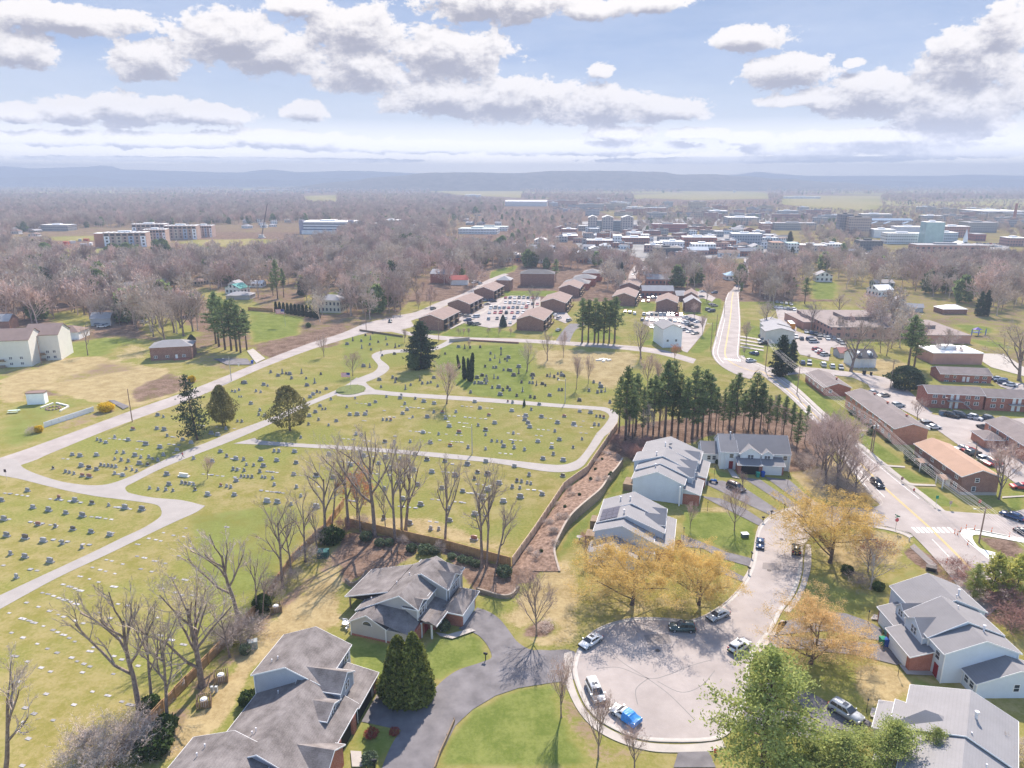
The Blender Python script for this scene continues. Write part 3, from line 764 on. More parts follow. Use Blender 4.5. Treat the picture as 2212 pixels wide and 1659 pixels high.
 # driveways
M_a=M_asph
strip('driveway','H',[(760,760),(870,790),(935,850),(972,920),(962,960),(880,985),(750,1030),(640,1110),(550,1220),(450,1340),(350,1470),(290,1590),(250,1700)],
[(880,620),(960,650),(1030,700),(1090,775),(1150,850),(1260,900),(1510,905),(1510,1080),(1350,1108),(1150,1142),(1000,1192),(850,1282),(740,1385),(680,1505),(625,1600),(585,1700)][0:16],M_asph)
area('driveway','H',[(985,925),(1280,895),(1500,905),(1508,1085),(1350,1110),(1150,1142),(1000,1192),(850,1282),(740,1385),(680,1505),(625,1600),(585,1700),(250,1700),(290,1590),(350,1470),(450,1340),(550,1220),(640,1110),(750,1030),(880,985),(965,955)],M_asph)
area('driveway','H',[(240,1170),(320,1180),(560,1230),(450,1345),(400,1420),(130,1360)],M_asph)
for pts in ([(530,715),(690,735),(835,858),(775,893)],[(380,715),(505,735),(748,898),(690,915)],[(110,745),(260,740),(420,800),(640,945),(580,970)],[(120,840),(240,855),(400,920),(528,1003),(500,1035)],
[(-10,1090),(150,1148),(300,1208),(462,1248),(445,1300),(250,1245),(130,1180),(-10,1168)],[(230,1290),(330,1330),(412,1372),(395,1400),(250,1340)]):
 area('driveway','F',pts,M_asph)
for pts in ([(620,720),(920,645),(1060,660),(1210,715),(1290,760),(1285,835),(1180,822),(1080,790),(950,770),(600,800)],[(560,800),(1090,838),(1270,860),(1345,890),(1410,985),(1390,995),(1260,962),(1130,930),(560,870)],
[(400,1120),(640,1100),(740,1135),(850,1185),(950,1240),(1160,1330),(1235,1375),(1120,1440),(1050,1420),(950,1400),(830,1330),(760,1250),(420,1200)],[(400,1260),(720,1300),(830,1345),(1030,1445),(1120,1500),(1000,1510),(850,1480),(400,1360)],
[(-30,1560),(170,1555),(215,1659),(-60,1659)]):
 area('driveway','I',pts,M_asph)
 # main road
ml_=[('C',296,860),('C',276,905),('C',258,985),('C',232,1075),('C',206,1170),('C',190,1262),('C',260,1345),('C',430,1420),('F',480,40),('F',640,150),('F',790,290),('F',930,450),('F',1040,600),('F',1150,740),('F',1235,850),('F',1330,950),('F',1480,1085),('F',1620,1230),('F',1780,1420),('F',1950,1640)]
mr_=[('C',362,858),('C',366,905),('C',372,985),('C',376,1075),('C',372,1170),('C',366,1268),('C',400,1300),('C',470,1322),('F',560,30),('F',700,130),('F',840,260),('F',960,370),('F',1100,490),('F',1230,600),('F',1400,740),('F',1590,890),('F',1700,990),('F',1830,1110),('F',1990,1250),('F',2200,1440)]
MLw=catmull([g(*p) for p in ml_],4);MRw=catmull([g(*p) for p in mr_],4)
ZL[0]+=0.004;zr=ZL[0]
mb=MB();n=len(MLw)
mb.poly([(p.x,p.y,zr) for p in MLw]+[(p.x,p.y,zr) for p in MRw],[(i,i+1,n+i+1,n+i) for i in range(n -1)])
tag(mb.build('road',M_asph_old),kind='structure')
strip('road','C',[(398,560),(398,620),(395,690),(385,750),(345,810),(296,865)],[(420,560),(425,620),(426,690),(425,755),(400,810),(362,865)],M_asph_old,z=zr+0.006)
strip('road','B',[(1990,580),(1930,650),(1870,730),(1860,790)],[(2010,580),(1965,650),(1920,730),(1905,790)],M_asph_old)
kerbR=MRw[20:64]
ribbon('kerb',kerbR,0.22,M_conc,0.0,0.14,off=0.15)
ribbon('sidewalk',kerbR,1.5,M_conc,0.11,0,off=1.2)
ribbon('kerb',MLw[34:58],0.22,M_conc,0.0,0.14,off=-0.15)
# mouth of the cul-de-sac street and the side street
area('street','F',[(690,915),(780,897),(830,862),(930,905),(1230,925),(1290,890),(1340,930),(1480,1080),(1490,1085),(1330,1040),(1200,1020),(1000,1030),(880,1060),(800,1120),(760,1120),(700,1000)],M_asph_old,z=zr+0.010)
area('road','F',[(1590,880),(1640,925),(1720,940),(1900,952),(2060,962),(2330,900),(2330,1200),(2212,1115),(2050,1085),(1880,1055),(1800,1062),(1780,1085),(1660,1000)],M_asph_old,z=zr+0.014)
ribbon('kerb',gl('F',[(1600,905),(1650,930),(1750,945),(1900,957),(2050,968),(2120,945)]),0.22,M_conc,0.0,0.14)
ribbon('kerb',gl('F',[(900,1048),(1000,1035),(1190,1024),(1330,1046),(1440,1075),(1490,1100)]),0.22,M_conc,0.0,0.14)
ribbon('sidewalk',gl('F',[(1190,1030),(1330,1054),(1430,1083),(1480,1108)]),1.2,M_conc,0.10)
ribbon('kerb',gl('F',[(1160,880),(1240,912),(1290,895),(1290,872),(1230,800)]),0.22,M_conc,0.0,0.14)
M_newc=mat('new_concrete',(0.66,0.63,0.58),0.85,0.05,0.6)
area('sidewalk','F',[(1806,1078),(1830,1060),(1880,1062),(2050,1095),(2260,1130),(2260,1150),(2040,1112),(1920,1092),(1880,1098),(1885,1130),(1930,1180),(2030,1210),(2040,1240),(1975,1240),(1900,1180),(1840,1125)],M_newc,z=0.12,curve=True)
ribbon('kerb',gl('F',[(1985,1250),(1900,1180),(1838,1130),(1804,1085),(1820,1062),(1880,1056),(2050,1088),(2250,1125)]),0.25,M_newc,0.0,0.16)
# painted markings
def marks(pts,w,m,z,dash=0,gap=0):
 if not dash:
  ribbon('road_marking',pts,w,m,z);return
def between(f,i0=0,i1=None):
 return [a.lerp(b,f) for a,b in list(zip(MLw,MRw))[i0:i1]]
zm=zr+0.022
marks(between(0.47,0,78),0.16,M_yline,zm);marks(between(0.50,0,78),0.16,M_yline,zm)
marks(between(0.94,0,60),0.13,M_line,zm);marks(between(0.06,0,24),0.13,M_line,zm);marks(between(0.26,34,58),0.13,M_line,zm);marks(between(0.04,40,56),0.13,M_line,zm)
marks(between(0.30,66,78),0.13,M_line,zm);marks(between(0.22,10,24),0.13,M_line,zm)
def bar(l,pts,m=M_line,z=zm,name='crosswalk_bar'):area(name,l,pts,m,z=z)
for i in range(8):
 x=1480+i*33
 bar('F',[(x,1044),(x+20,1046),(x+57,1082),(x+36,1080)])
for i in range(8):
 x=268+i*14
 bar('C',[(x,1285+i*1.6),(x+8,1286+i*1.6),(x+10,1297+i*1.6),(x+2,1296+i*1.6)])
 # side roads, footpaths and car parks by the brick flats
area('road','C',[(540,1345),(600,1335),(740,1340),(900,1352),(1060,1372),(1200,1390),(1340,1415),(1480,1510),(1620,1640),(1560,1700),(1400,1560),(1230,1470),(1100,1410),(1000,1398),(780,1385),(640,1400)],M_asph_old)
area('car_park','F',[(1200,120),(1430,170),(1560,300),(1720,330),(1990,345),(2330,330),(2330,940),(2212,800),(2000,640),(1800,520),(1660,420),(1540,340),(1440,290),(1250,190)],M_asph_old)
area('car_park','C',[(1985,1410),(2100,1440),(2330,1460),(2330,1560),(2060,1470)],M_asph_old)
area('car_park','C',[(600,960),(740,960),(745,1060),(735,1110),(800,1130),(1060,1180),(1060,1230),(960,1215),(945,1305),(760,1262),(735,1225),(720,1150),(640,1130)],M_asph_old)
area('car_park','C',[(1940,1255),(2080,1260),(2330,1420),(2200,1400),(2000,1345),(1930,1300)],M_conc)
area('car_park','C',[(75,850),(150,860),(215,895),(190,920),(130,895),(90,905),(0,960),(0,900)],M_asph_old)
area('car_park','C',[(0,1010),(60,1000),(160,1030),(130,1130),(30,1250),(0,1240),(-80,1150),(-260,1060),(-220,980),(-110,990)],M_asph_old)
area('car_park','B',[(740,1010),(900,940),(1030,895),(1100,880),(1290,890),(1290,950),(1200,980),(1190,1010),(1100,1080),(960,1090),(800,1060),(870,1030),(760,1050)],M_asph_old)
area('car_park','B',[(1370,990),(1460,990),(1500,1040),(1450,1060),(1380,1030)],M_asph_old)
for pts in ([(1040,1095),(1160,1092),(1160,1100),(1045,1104)],[(1290,612),(1330,640),(1440,648),(1440,658),(1320,650),(1275,620)],[(1450,752),(1500,762),(1640,768),(1640,778),(1490,774),(1445,762)],[(1085,408),(1200,412),(1200,420),(1090,418)],[(2070,845),(2212,838),(2212,846),(2070,855)]):
 area('footpath','F',pts,M_conc)
for i in range(4):
 y=1140+i*22
 area('footpath','C',[(375,y),(525,y+25),(525,y+34),(372,y+9)],M_conc)
for p_ in ([(0,485),(600,475),(750,590),(430,640),(0,640)],):area('car_park','C',p_,M_town)
for p_ in ([(1500,520),(2260,480),(2260,640),(1980,640),(1560,590)],[(1560,400),(2230,380),(2230,470),(1560,490)]):area('car_park','B',p_,M_town)
area('car_park','C',[(1880,540),(2110,540),(2120,585),(1890,590)],M_town);area('car_park','C',[(0,350),(960,350),(960,420),(0,430)],M_town)
area('footpath','B',[(690,1090),(800,1040),(930,975),(1020,920),(1045,895),(1060,897),(1030,930),(940,985),(815,1050),(710,1098)],M_conc)
area('footpath','H',[(610,785),(690,800),(840,760),(870,775),(720,828),(640,812)],M_conc)
area('footpath','H',[(60,1555),(130,1560),(140,1659),(70,1659)],M_conc)
area('footpath','H',[(230,1130),(275,1140),(300,1190),(240,1195)],M_conc)
area('footpath','I',[(1395,990),(1440,1010),(1460,1035),(1670,1040),(1690,1070),(1450,1060)],M_conc)
area('footpath','I',[(1240,670),(1285,680),(1290,710),(1215,700)],M_conc)
area('footpath','F',[(270,640),(310,650),(370,730),(320,720)],M_conc)
for pts in ([(1225,1275),(1270,1285),(1250,1345),(1210,1330)],):area('footpath','I',pts,M_conc)
area('driveway','A',[(1600,1240),(1640,1225),(1720,1290),(1660,1320)],M_conc)
area('driveway','A',[(1380,1290),(1600,1290),(1640,1330),(1470,1330)],M_asph)
area('driveway','A',[(700,1560),(740,1560),(840,1600),(800,1620)],M_asph)
# ================================================================ TREES
def perp(d,rng):
 a=d.orthogonal().normalized();b=d.cross(a)
 t=rng.uniform(0,2*math.pi)
 return a*math.cos(t)+b*math.sin(t)
def bare_meshes(name,seed,h=12.0,trunk_frac=0.3,nlimb=7,spread=38,levels=4,kids=(5,5,4),r0=0.25,twig=0.035,taper=0.62,up=0.12,fork=False,bark=None,twigm=None,lenf=0.62,crook=0.16):
 """tapered trunk with limbs (first mesh) and a crown of fine branches and twigs (second mesh)"""
 rng=random.Random(seed)
 T,C=MB(),MB()
 def grow(p,d,ln,r,lev):
  nseg=5 if lev ==0 else (4 if lev ==1 else 3 if lev ==2 else 2)
  mb=T if lev <= 1 else C
  pts=[(p.copy(),r)]
  q=p.copy();dd=d.copy()
  for i in range(nseg):
   dd=(dd+perp(dd,rng)*rng.uniform(0,crook*(1.6 if lev else 0.5))+Vector((0,0,up if lev else 0.08))).normalized()
   q2=q+dd*(ln/nseg)
   ra=r*(1-(1-0.45)*i/nseg);rb=r*(1-(1-0.45)*(i+1)/nseg)
   if lev >= levels:ra,rb=twig,twig*0.55
   if lev >= 3:
   # thin twig: a three sided sliver
    sd=perp(dd,rng)
    w=max(ra,twig)
    mb.poly([q -sd*w,q+sd*w,q2+sd*max(rb,twig*.5),q2 -sd*max(rb,twig*.5)],[(0,1,2,3)])
   else:
    mb.tube(q,q2,ra,rb,7 if lev ==0 else 5 if lev ==1 else 3)
   q=q2;pts.append((q.copy(),rb))
  if lev >= levels:return
  nk=nlimb if lev ==0 else kids[min(lev -1,len(kids)-1)]
  for k in range(nk):
   if lev ==0:
    f=trunk_frac+(1-trunk_frac)*(k+rng.random()*0.8)/nk
   else:
    f=0.25+0.75*(k+rng.random())/nk
   f=min(f,0.999)
   s=f*nseg;i=int(s);fr=s -i
   bp=pts[i][0].lerp(pts[i+1][0],fr);br=pts[i][1]*(1-fr)+pts[i+1][1]*fr
   ax=(pts[i+1][0]-pts[i][0]).normalized()
   an=R(spread)*rng.uniform(0.65,1.25)*(0.75 if f >0.9 else 1)
   nd=(ax*math.cos(an)+perp(ax,rng)*math.sin(an)).normalized()
   if lev ==0:
    l2=h*lenf*(1.08-0.62*f)*rng.uniform(0.8,1.15)
   else:
    l2=ln*rng.uniform(0.42,0.68)*(1.1-0.35*f)
   grow(bp,nd,l2,min(br*taper,r*0.6),lev+1)
 n_st=1
 if fork:n_st=fork
 for s in range(n_st):
  d=Vector((rng.uniform(-.06,.06),rng.uniform(-.06,.06),1)) if n_st ==1 else Vector((math.cos(6.28*s/n_st+seed)*.28,math.sin(6.28*s/n_st+seed)*.28,1))
  grow(Vector((0,0,-0.1)),d.normalized(),h*0.78,r0,0)
  # root flare
 T.tube((0,0,-0.1),(0,0,r0*2.2),r0*1.5,r0*0.98,8)
 tm=T.mesh(name+'_trunk',bark or M_bark,recalc=False,smooth=True)
 cm=C.mesh(name+'_crown',twigm or M_twig,recalc=False)
 return tm,cm
def sprig(mb,c,s,rng,up=0.4,aspect=0.55):
 """one leaf spray: a bent quad pair"""
 d=Vector((rng.gauss(0,1),rng.gauss(0,1),rng.gauss(up,0.8))).normalized()
 a=perp(d,rng)
 p=Vector(c)
 mb.poly([p -a*s*aspect,p+a*s*aspect,p+d*s+a*s*aspect*.4,p+d*s -a*s*aspect*.4],[(0,1,2,3)])
def budding_meshes(name,seed,h,w,leafm,n=9000,size=0.22,**k):
 """spreading bare tree with flower buds and small leaves along its outer twigs"""
 tm,cm=bare_meshes(name,seed,h=h,**k)
 rng=random.Random(seed+50)
 B=MB()
 vs=[v.co.copy() for v in cm.vertices]
 zmin=h*0.25
 for i in range(n):
  v=vs[rng.randrange(len(vs))]
  if v.z <zmin:continue
  sprig(B,v+Vector((rng.gauss(0,.22),rng.gauss(0,.22),rng.gauss(0,.22))),size*rng.uniform(.6,1.3),rng,0.5)
 bm=B.mesh(name+'_buds',leafm,recalc=False)
 return tm,cm,bm
def pine_meshes(name,seed,h,w,leafm,n_whorl=14,start=0.25,size=0.55,per=70,top=0.35,droop=0.05,bark=None,irregular=0.35,r0=0.26,lean=0.0):
 rng=random.Random(seed)
 T,C=MB(),MB()
 q=Vector((0,0,-0.1));pts=[]
 ns=8
 for i in range(ns+1):
  f=i/ns
  pts.append((Vector((lean*f*f*h+rng.uniform(-.08,.08)*f,rng.uniform(-.08,.08)*f,-0.1+f*h)),r0*(1-0.93*f)))
 for i in range(ns):T.tube(pts[i][0],pts[i+1][0],pts[i][1],pts[i+1][1],8)
 for wv in range(n_whorl):
  f=start+(1-start)*((wv+rng.uniform(-.3,.3))/n_whorl)
  f=min(max(f,start*.9),0.99)
  i=min(ns -1,int(f*ns));fr=f*ns -i
  c=pts[i][0].lerp(pts[i+1][0],fr)
  g_=(f -start)/(1-start)
  prof=(min(1.0,0.45+1.8*g_) if g_ <0.3 else 1.0)*((1-g_) ** 0.75*(1-top)+top*(1-g_ ** 3))
  nb=rng.randint(4,6)
  a0=rng.uniform(0,6.28)
  for b in range(nb):
   if rng.random()<irregular*0.35:continue
   ln=w/2*prof*rng.uniform(1-irregular,1+irregular*.6)
   if ln <0.25:ln=0.25
   az=a0+6.28*b/nb+rng.uniform(-.3,.3)
   el=rng.uniform(0.05,0.4)+0.5*g_ -droop
   d=Vector((math.cos(az)*math.cos(el),math.sin(az)*math.cos(el),math.sin(el)))
   e=c+d*ln+Vector((0,0,-droop*ln))
   T.tube(c,e,0.05+0.02*ln/3,0.02,3)
   m=max(6,int(per*ln/(w/2)))
   for s in range(m):
    t_=rng.uniform(0.22,1.05) ** 0.7
    sp=0.10*w*(0.35+0.65*t_)
    p=c.lerp(e,t_)+Vector((rng.gauss(0,sp*.5),rng.gauss(0,sp*.5),rng.gauss(0.05,sp*.28)))
    sprig(C,p,size*rng.uniform(.6,1.25),rng,0.75,0.32)
 for s in range(per):sprig(C,(pts[-1][0].x+rng.gauss(0,.25),rng.gauss(0,.25),h -abs(rng.gauss(0,.9))),size*.8,rng,1.2,0.3)
 return T.mesh(name+'_trunk',bark or M_barkdark,recalc=False,smooth=True),C.mesh(name+'_crown',leafm,recalc=False)
def cone_meshes(name,seed,h,w,leafm,n=6000,size=0.3,power=0.8,base=0.02,gaps=0.15,egg=False):
 """dense evergreen clothed to the ground, uneven outline of many small sprays"""
 rng=random.Random(seed)
 T,C=MB(),MB()
 T.tube((0,0,-0.1),(0,0,h*.9),0.16+h*.008,0.03,7)
 lob=[(rng.uniform(0,6.28),rng.uniform(0.1,0.95),rng.uniform(-gaps,gaps)) for _ in range(26)]
 for i in range(n):
  f=rng.random() ** 1.35
  z=h*(base+(1-base)*f)
  az=rng.uniform(0,6.28)
  if egg:f=rng.random();z=h*(base+(1-base)*f)
  rr=w/2*(math.sin(math.pi*(0.16+0.82*f) ** 0.85) ** 0.75 if egg else (1-f) ** power*(min(1,0.7+f*3)))
  k=1.0
  for a,ff,amt in lob:
   da=abs((az -a+math.pi) % (2*math.pi)-math.pi)
   k+=amt*math.exp(-(da/0.5) ** 2-((f -ff)/0.1) ** 2)
  rad=rr*k*(1.06-abs(rng.gauss(0,0.2)))*(1+0.09*math.sin(az*7+f*23)*math.sin(f*31+az*3))
  sprig(C,(rad*math.cos(az),rad*math.sin(az),z),size*rng.uniform(.6,1.3),rng,0.8,0.45)
 return T.mesh(name+'_trunk',M_barkdark,recalc=False),C.mesh(name+'_crown',leafm,recalc=False)
def shrub_meshes(name,seed,h,w,leafm,n=1200,size=0.22,twiggy=False):
 rng=random.Random(seed)
 T,C=MB(),MB()
 for i in range(14 if not twiggy else 40):
  a=rng.uniform(0,6.28);r=rng.uniform(0.15,0.9)*w/2
  T.tube((rng.uniform(-.1,.1),rng.uniform(-.1,.1),-0.05),(r*math.cos(a),r*math.sin(a),h*rng.uniform(.45,.95)),0.035,0.012,3)
 for i in range(n):
  u=rng.gauss(0,1),rng.gauss(0,1),rng.gauss(0,1)
  l=math.sqrt(sum(x*x for x in u)) or 1
  k=rng.uniform(0.72,1.05)*(1+0.12*math.sin(5*u[0]/l+seed)*math.sin(4*u[1]/l+2))
  sprig(C,(u[0]/l*k*w/2,u[1]/l*k*w/2,max(0.02,h*.5+u[2]/l*k*h/2)),size*rng.uniform(.6,1.3),rng,0.4,0.5)
 return T.mesh(name+'_stem',M_bark,recalc=False),C.mesh(name+'_leaves',leafm,recalc=False)
LM_yellow=leaf_mat('buds_yellow',(0.54,0.36,0.10),(0.78,0.57,0.21),0.6,0.06,0.5)
LM_orange=leaf_mat('buds_orange',(0.56,0.36,0.14),(0.80,0.56,0.28),0.6,0.08,0.5)
LM_pine=leaf_mat('pine_needles',(0.085,0.125,0.055),(0.22,0.27,0.12),0.5,0.25,0.42)
LM_pinelight=leaf_mat('pine_needles_light',(0.19,0.235,0.065),(0.40,0.43,0.16),0.5,0.12,0.45)
LM_pineyellow=leaf_mat('pine_needles_yellow',(0.24,0.26,0.06),(0.46,0.44,0.14),0.5,0.12,0.45)
LM_spruce=leaf_mat('spruce_needles',(0.03,0.05,0.035),(0.075,0.10,0.06),0.5,0.2,0.15)
LM_arb=leaf_mat('arborvitae_sprays',(0.075,0.10,0.025),(0.25,0.26,0.075),1.1,0.15,0.25)
LM_cedar=leaf_mat('cedar_sprays',(0.12,0.11,0.045),(0.28,0.25,0.11),0.6,0.15,0.25)
LM_blue=leaf_mat('blue_spruce_needles',(0.055,0.085,0.07),(0.13,0.17,0.14),0.6,0.15,0.2)
LM_holly=leaf_mat('laurel_leaves',(0.06,0.085,0.05),(0.16,0.20,0.12),1.2,0.2,0.15)
LM_ivy=leaf_mat('ivy_leaves',(0.035,0.06,0.02),(0.10,0.14,0.05),1.2,0.2,0.2)
LM_mag=leaf_mat('magnolia_leaves',(0.035,0.055,0.03),(0.10,0.125,0.07),0.7,0.15,0.15)
LM_forsythia=leaf_mat('forsythia_flowers',(0.50,0.33,0.02),(0.72,0.52,0.05),1.0,0.15,0.35)
LM_red=leaf_mat('red_leaves',(0.20,0.04,0.035),(0.36,0.09,0.07),1.0,0.15,0.3)
LM_rust=leaf_mat('rusty_leaves',(0.34,0.13,0.06),(0.52,0.25,0.12),0.8,0.15,0.35)
M_twigred=mat('twigs_red',(0.30,0.16,0.13),0.95,0.2,0.7,c2=(0.36,0.20,0.165),rnd=0.15)
def two(n1,m1,n2,m2,n3=None,m3=None):
 return [(n1,m1),(n2,m2)]+([(n3,m3)] if m3 else [])
PROTO={}
def proto(key,kind,parts,h):
 PROTO[key]=(kind,parts,h)
for i in range(4):# tall thin trees of the fence line, few limbs
 proto('tall%d' % i,'bare_tree',two('trunk',None,'crown',None),16)
 tm,cm=bare_meshes('tall_tree',11+i,h=16,trunk_frac=0.42,nlimb=5+i % 2,spread=32,levels=5,kids=(4,4,4,3),r0=0.33,twig=0.015,up=0.13,lenf=0.6,crook=0.26,taper=0.8)
 PROTO['tall%d' % i]=('bare_tree',two('trunk',tm,'crown',cm),16)
for i in range(3):# broad old tree
 tm,cm=bare_meshes('broad_tree',31+i,h=13,trunk_frac=0.22,nlimb=9,spread=44,levels=5,kids=(5,5,4,3),r0=0.36,twig=0.018,up=0.10,lenf=0.62)
 PROTO['broad%d' % i]=('bare_tree',two('trunk',tm,'crown',cm),13)
for i in range(3):# upright street tree with fine twigs, brown-pink
 tm,cm=bare_meshes('street_tree',51+i,h=9,trunk_frac=0.22,nlimb=12,spread=33,levels=5,kids=(5,5,4,3),r0=0.15,twig=0.012,up=0.17,lenf=0.66,twigm=M_twigpink)
 PROTO['street%d' % i]=('bare_tree',two('trunk',tm,'crown',cm),9)
for i in range(5):# woodland trees: thicker twigs so that the far crowns still read
 tm,cm=bare_meshes('wood_tree',71+i,h=13,trunk_frac=0.25,nlimb=9,spread=42,levels=4,kids=(6,5,5),r0=0.24,twig=0.045,up=0.12,lenf=0.6,twigm=M_twigpink if i % 2 else M_twig)
 PROTO['wood%d' % i]=('bare_tree',two('trunk',tm,'crown',cm),13)
tm,cm=bare_meshes('birch',91,h=9,trunk_frac=0.2,nlimb=10,spread=34,levels=4,kids=(5,4,4),r0=0.15,twig=0.02,up=0.05,twigm=M_twig,bark=mat('pale_bark',(0.42,0.37,0.33),0.9,0.25,3.0))
PROTO['birch']=('bare_tree',two('trunk',tm,'crown',cm),9)
for i in range(3):
 tm,cm,bm_=budding_meshes('pear',101+i,8.6,9,LM_orange if i ==2 else LM_yellow,n=36000,size=0.085,trunk_frac=0.1,nlimb=14,spread=64,levels=5,kids=(6,5,4,2),r0=0.22,twig=0.014,up=0.13,lenf=0.95,bark=M_barkdark,twigm=mat('twigs_yellow',(0.42,0.30,0.13),0.95,0.2,1.0,c2=(0.52,0.38,0.18)))
 PROTO['bloom%d' % i]=('budding_tree',two('trunk',tm,'crown',cm,'buds',bm_),8.6)
for i in range(2):
 tm,cm,bm_=budding_meshes('bronze',111+i,9,7,LM_rust,n=2500,size=0.16,trunk_frac=0.2,nlimb=9,spread=36,levels=4,kids=(5,4,4),r0=0.16,twig=0.02,up=0.14)
 PROTO['rust%d' % i]=('budding_tree',two('trunk',tm,'crown',cm,'buds',bm_),9)
for i in range(3):
 tm,cm=pine_meshes('white_pine',121+i,15,(5.4,4.6,6.0)[i],LM_pine,n_whorl=21,start=(0.3,0.42,0.24)[i],size=0.36,per=60,irregular=0.7,top=0.1)
 PROTO['pine%d' % i]=('pine_tree',two('trunk',tm,'crown',cm),15)
for i in range(2):
 tm,cm=pine_meshes('light_pine',131+i,12,10.5,LM_pinelight,n_whorl=15,start=0.08,size=0.22,per=460,irregular=0.55,top=0.12,r0=0.22)
 PROTO['lpine%d' % i]=('pine_tree',two('trunk',tm,'crown',cm),12)
tm,cm=pine_meshes('yellow_pine',135,9,8,LM_pineyellow,n_whorl=13,start=0.12,size=0.4,per=110,irregular=0.5,r0=0.16)
PROTO['ypine']=('pine_tree',two('trunk',tm,'crown',cm),9)
tm,cm=pine_meshes('spruce',141,15,9,LM_spruce,n_whorl=22,start=0.12,size=0.42,per=46,irregular=0.45,droop=0.25,top=0.05)
PROTO['spruce0']=('spruce_tree',two('trunk',tm,'crown',cm),15)
tm,cm=pine_meshes('spruce',142,14,7.5,LM_spruce,n_whorl=24,start=0.05,size=0.5,per=120,irregular=0.35,droop=0.2,top=0.05)
PROTO['spruce1']=('spruce_tree',two('trunk',tm,'crown',cm),14)
tm,cm=cone_meshes('arborvitae',151,8,4.9,LM_arb,9000,0.27,0.6,0.02,0.42)
PROTO['arb']=('conifer',two('trunk',tm,'crown',cm),8)
tm,cm=cone_meshes('cedar',152,8,6.4,LM_cedar,4200,0.27,0.45,0.15,0.5,True)
PROTO['cedar']=('conifer',two('trunk',tm,'crown',cm),8)
tm,cm=cone_meshes('blue_spruce',153,7,5,LM_blue,3500,0.4,0.75)
PROTO['bspruce']=('conifer',two('trunk',tm,'crown',cm),7)
tm,cm=cone_meshes('column',154,7,1.7,LM_spruce,2500,0.26,0.35)
PROTO['column']=('conifer',two('trunk',tm,'crown',cm),7)
tm,cm=cone_meshes('dark_cone',155,13,9,LM_spruce,7000,0.5,0.6,0.04,0.5,True)
PROTO['darkcone']=('conifer',two('trunk',tm,'crown',cm),13)
tm,cm=cone_meshes('magnolia',156,8,9,LM_mag,6000,0.42,0.4,0.06,0.45,True)
PROTO['mag']=('evergreen_tree',two('trunk',tm,'crown',cm),8)
tm,cm=cone_meshes('round_evergreen',157,9,8,LM_pine,4500,0.55,0.45,0.1,0.5,True)
PROTO['round']=('evergreen_tree',two('trunk',tm,'crown',cm),9)
for k,(lm,n,s) in {'laurel':(LM_holly,1500,0.2),'forsythia':(LM_forsythia,1800,0.2),'redbush':(LM_red,900,0.16),'ivybush':(LM_ivy,1600,0.24)}.items():
 tm,cm=shrub_meshes(k,161,2.0,2.6,lm,n,s)
 PROTO[k]=('shrub',two('stem',tm,'leaves',cm),2.0)
tm,cm=bare_meshes('thicket',171,h=3.6,trunk_frac=0.03,nlimb=26,spread=62,levels=4,kids=(6,5,4),r0=0.05,twig=0.013,up=0.06,lenf=1.0,twigm=M_twig)
PROTO['thicket']=('bare_shrub',two('stem',tm,'twigs',cm),3.6)
tm,cm=bare_meshes('red_thicket',172,h=3.6,trunk_frac=0.03,nlimb=26,spread=58,levels=4,kids=(6,5,4),r0=0.05,twig=0.013,up=0.1,lenf=1.0,twigm=M_twigred)
PROTO['redthicket']=('bare_shrub',two('stem',tm,'twigs',cm),3.6)
trng=random.Random(5)
RH={}
def real_h(key):
 if key not in RH:RH[key]=max(v.co.z for _,m in PROTO[key][1] for v in m.vertices)
 return RH[key]
def ratio(key):
 return max(max(abs(v.co.x),abs(v.co.y)) for _,m in PROTO[key][1] for v in m.vertices)*2/real_h(key)
def plant(key,p,h,w=None,label=None,group=None,rz=None,cat=None,lean=(0,0),simple=False):
 kind,parts,h0=PROTO[key];h0=real_h(key)
 r=empty(kind,p,trng.uniform(0,6.28) if rz is None else rz,label,cat or ('shrub' if 'shrub' in kind else 'tree'),group)
 s=h/h0
 sw=s if w is None else w
 r.scale=(sw,sw,s)
 r.rotation_euler.x,r.rotation_euler.y=lean
 for n,m in parts:obj(n,m,r)
 return r
def treepx(key,l,bx,by,tx,ty,label,group=None,wf=1.0,rz=None,cat=None,lean=True):
 """a tree by its foot and its top in the photograph"""
 p=g(l,bx,by)
 h=max(1.0,height_at(p,V(l,tx,ty)[1]))
 # sideways lean beyond what perspective gives
 q=proj((p.x,p.y,h))
 off=(V(l,tx,ty)[0]-q[0])/pxm(Vector((p.x,p.y,h)))
 ly=max(-0.28,min(0.28,off/h)) if lean else 0
 s=h/real_h(key)
 r=plant(key,p,h,s*wf,label,group,rz=rz,cat=cat)
 if lean and abs(ly)>0.01:
  m=Matrix.Rotation(ly,4,'Y') @ Matrix.Rotation(r.rotation_euler.z,4,'Z')
  r.rotation_euler=m.to_euler()
 return r
FG='bare trees along the wooden cemetery fence'
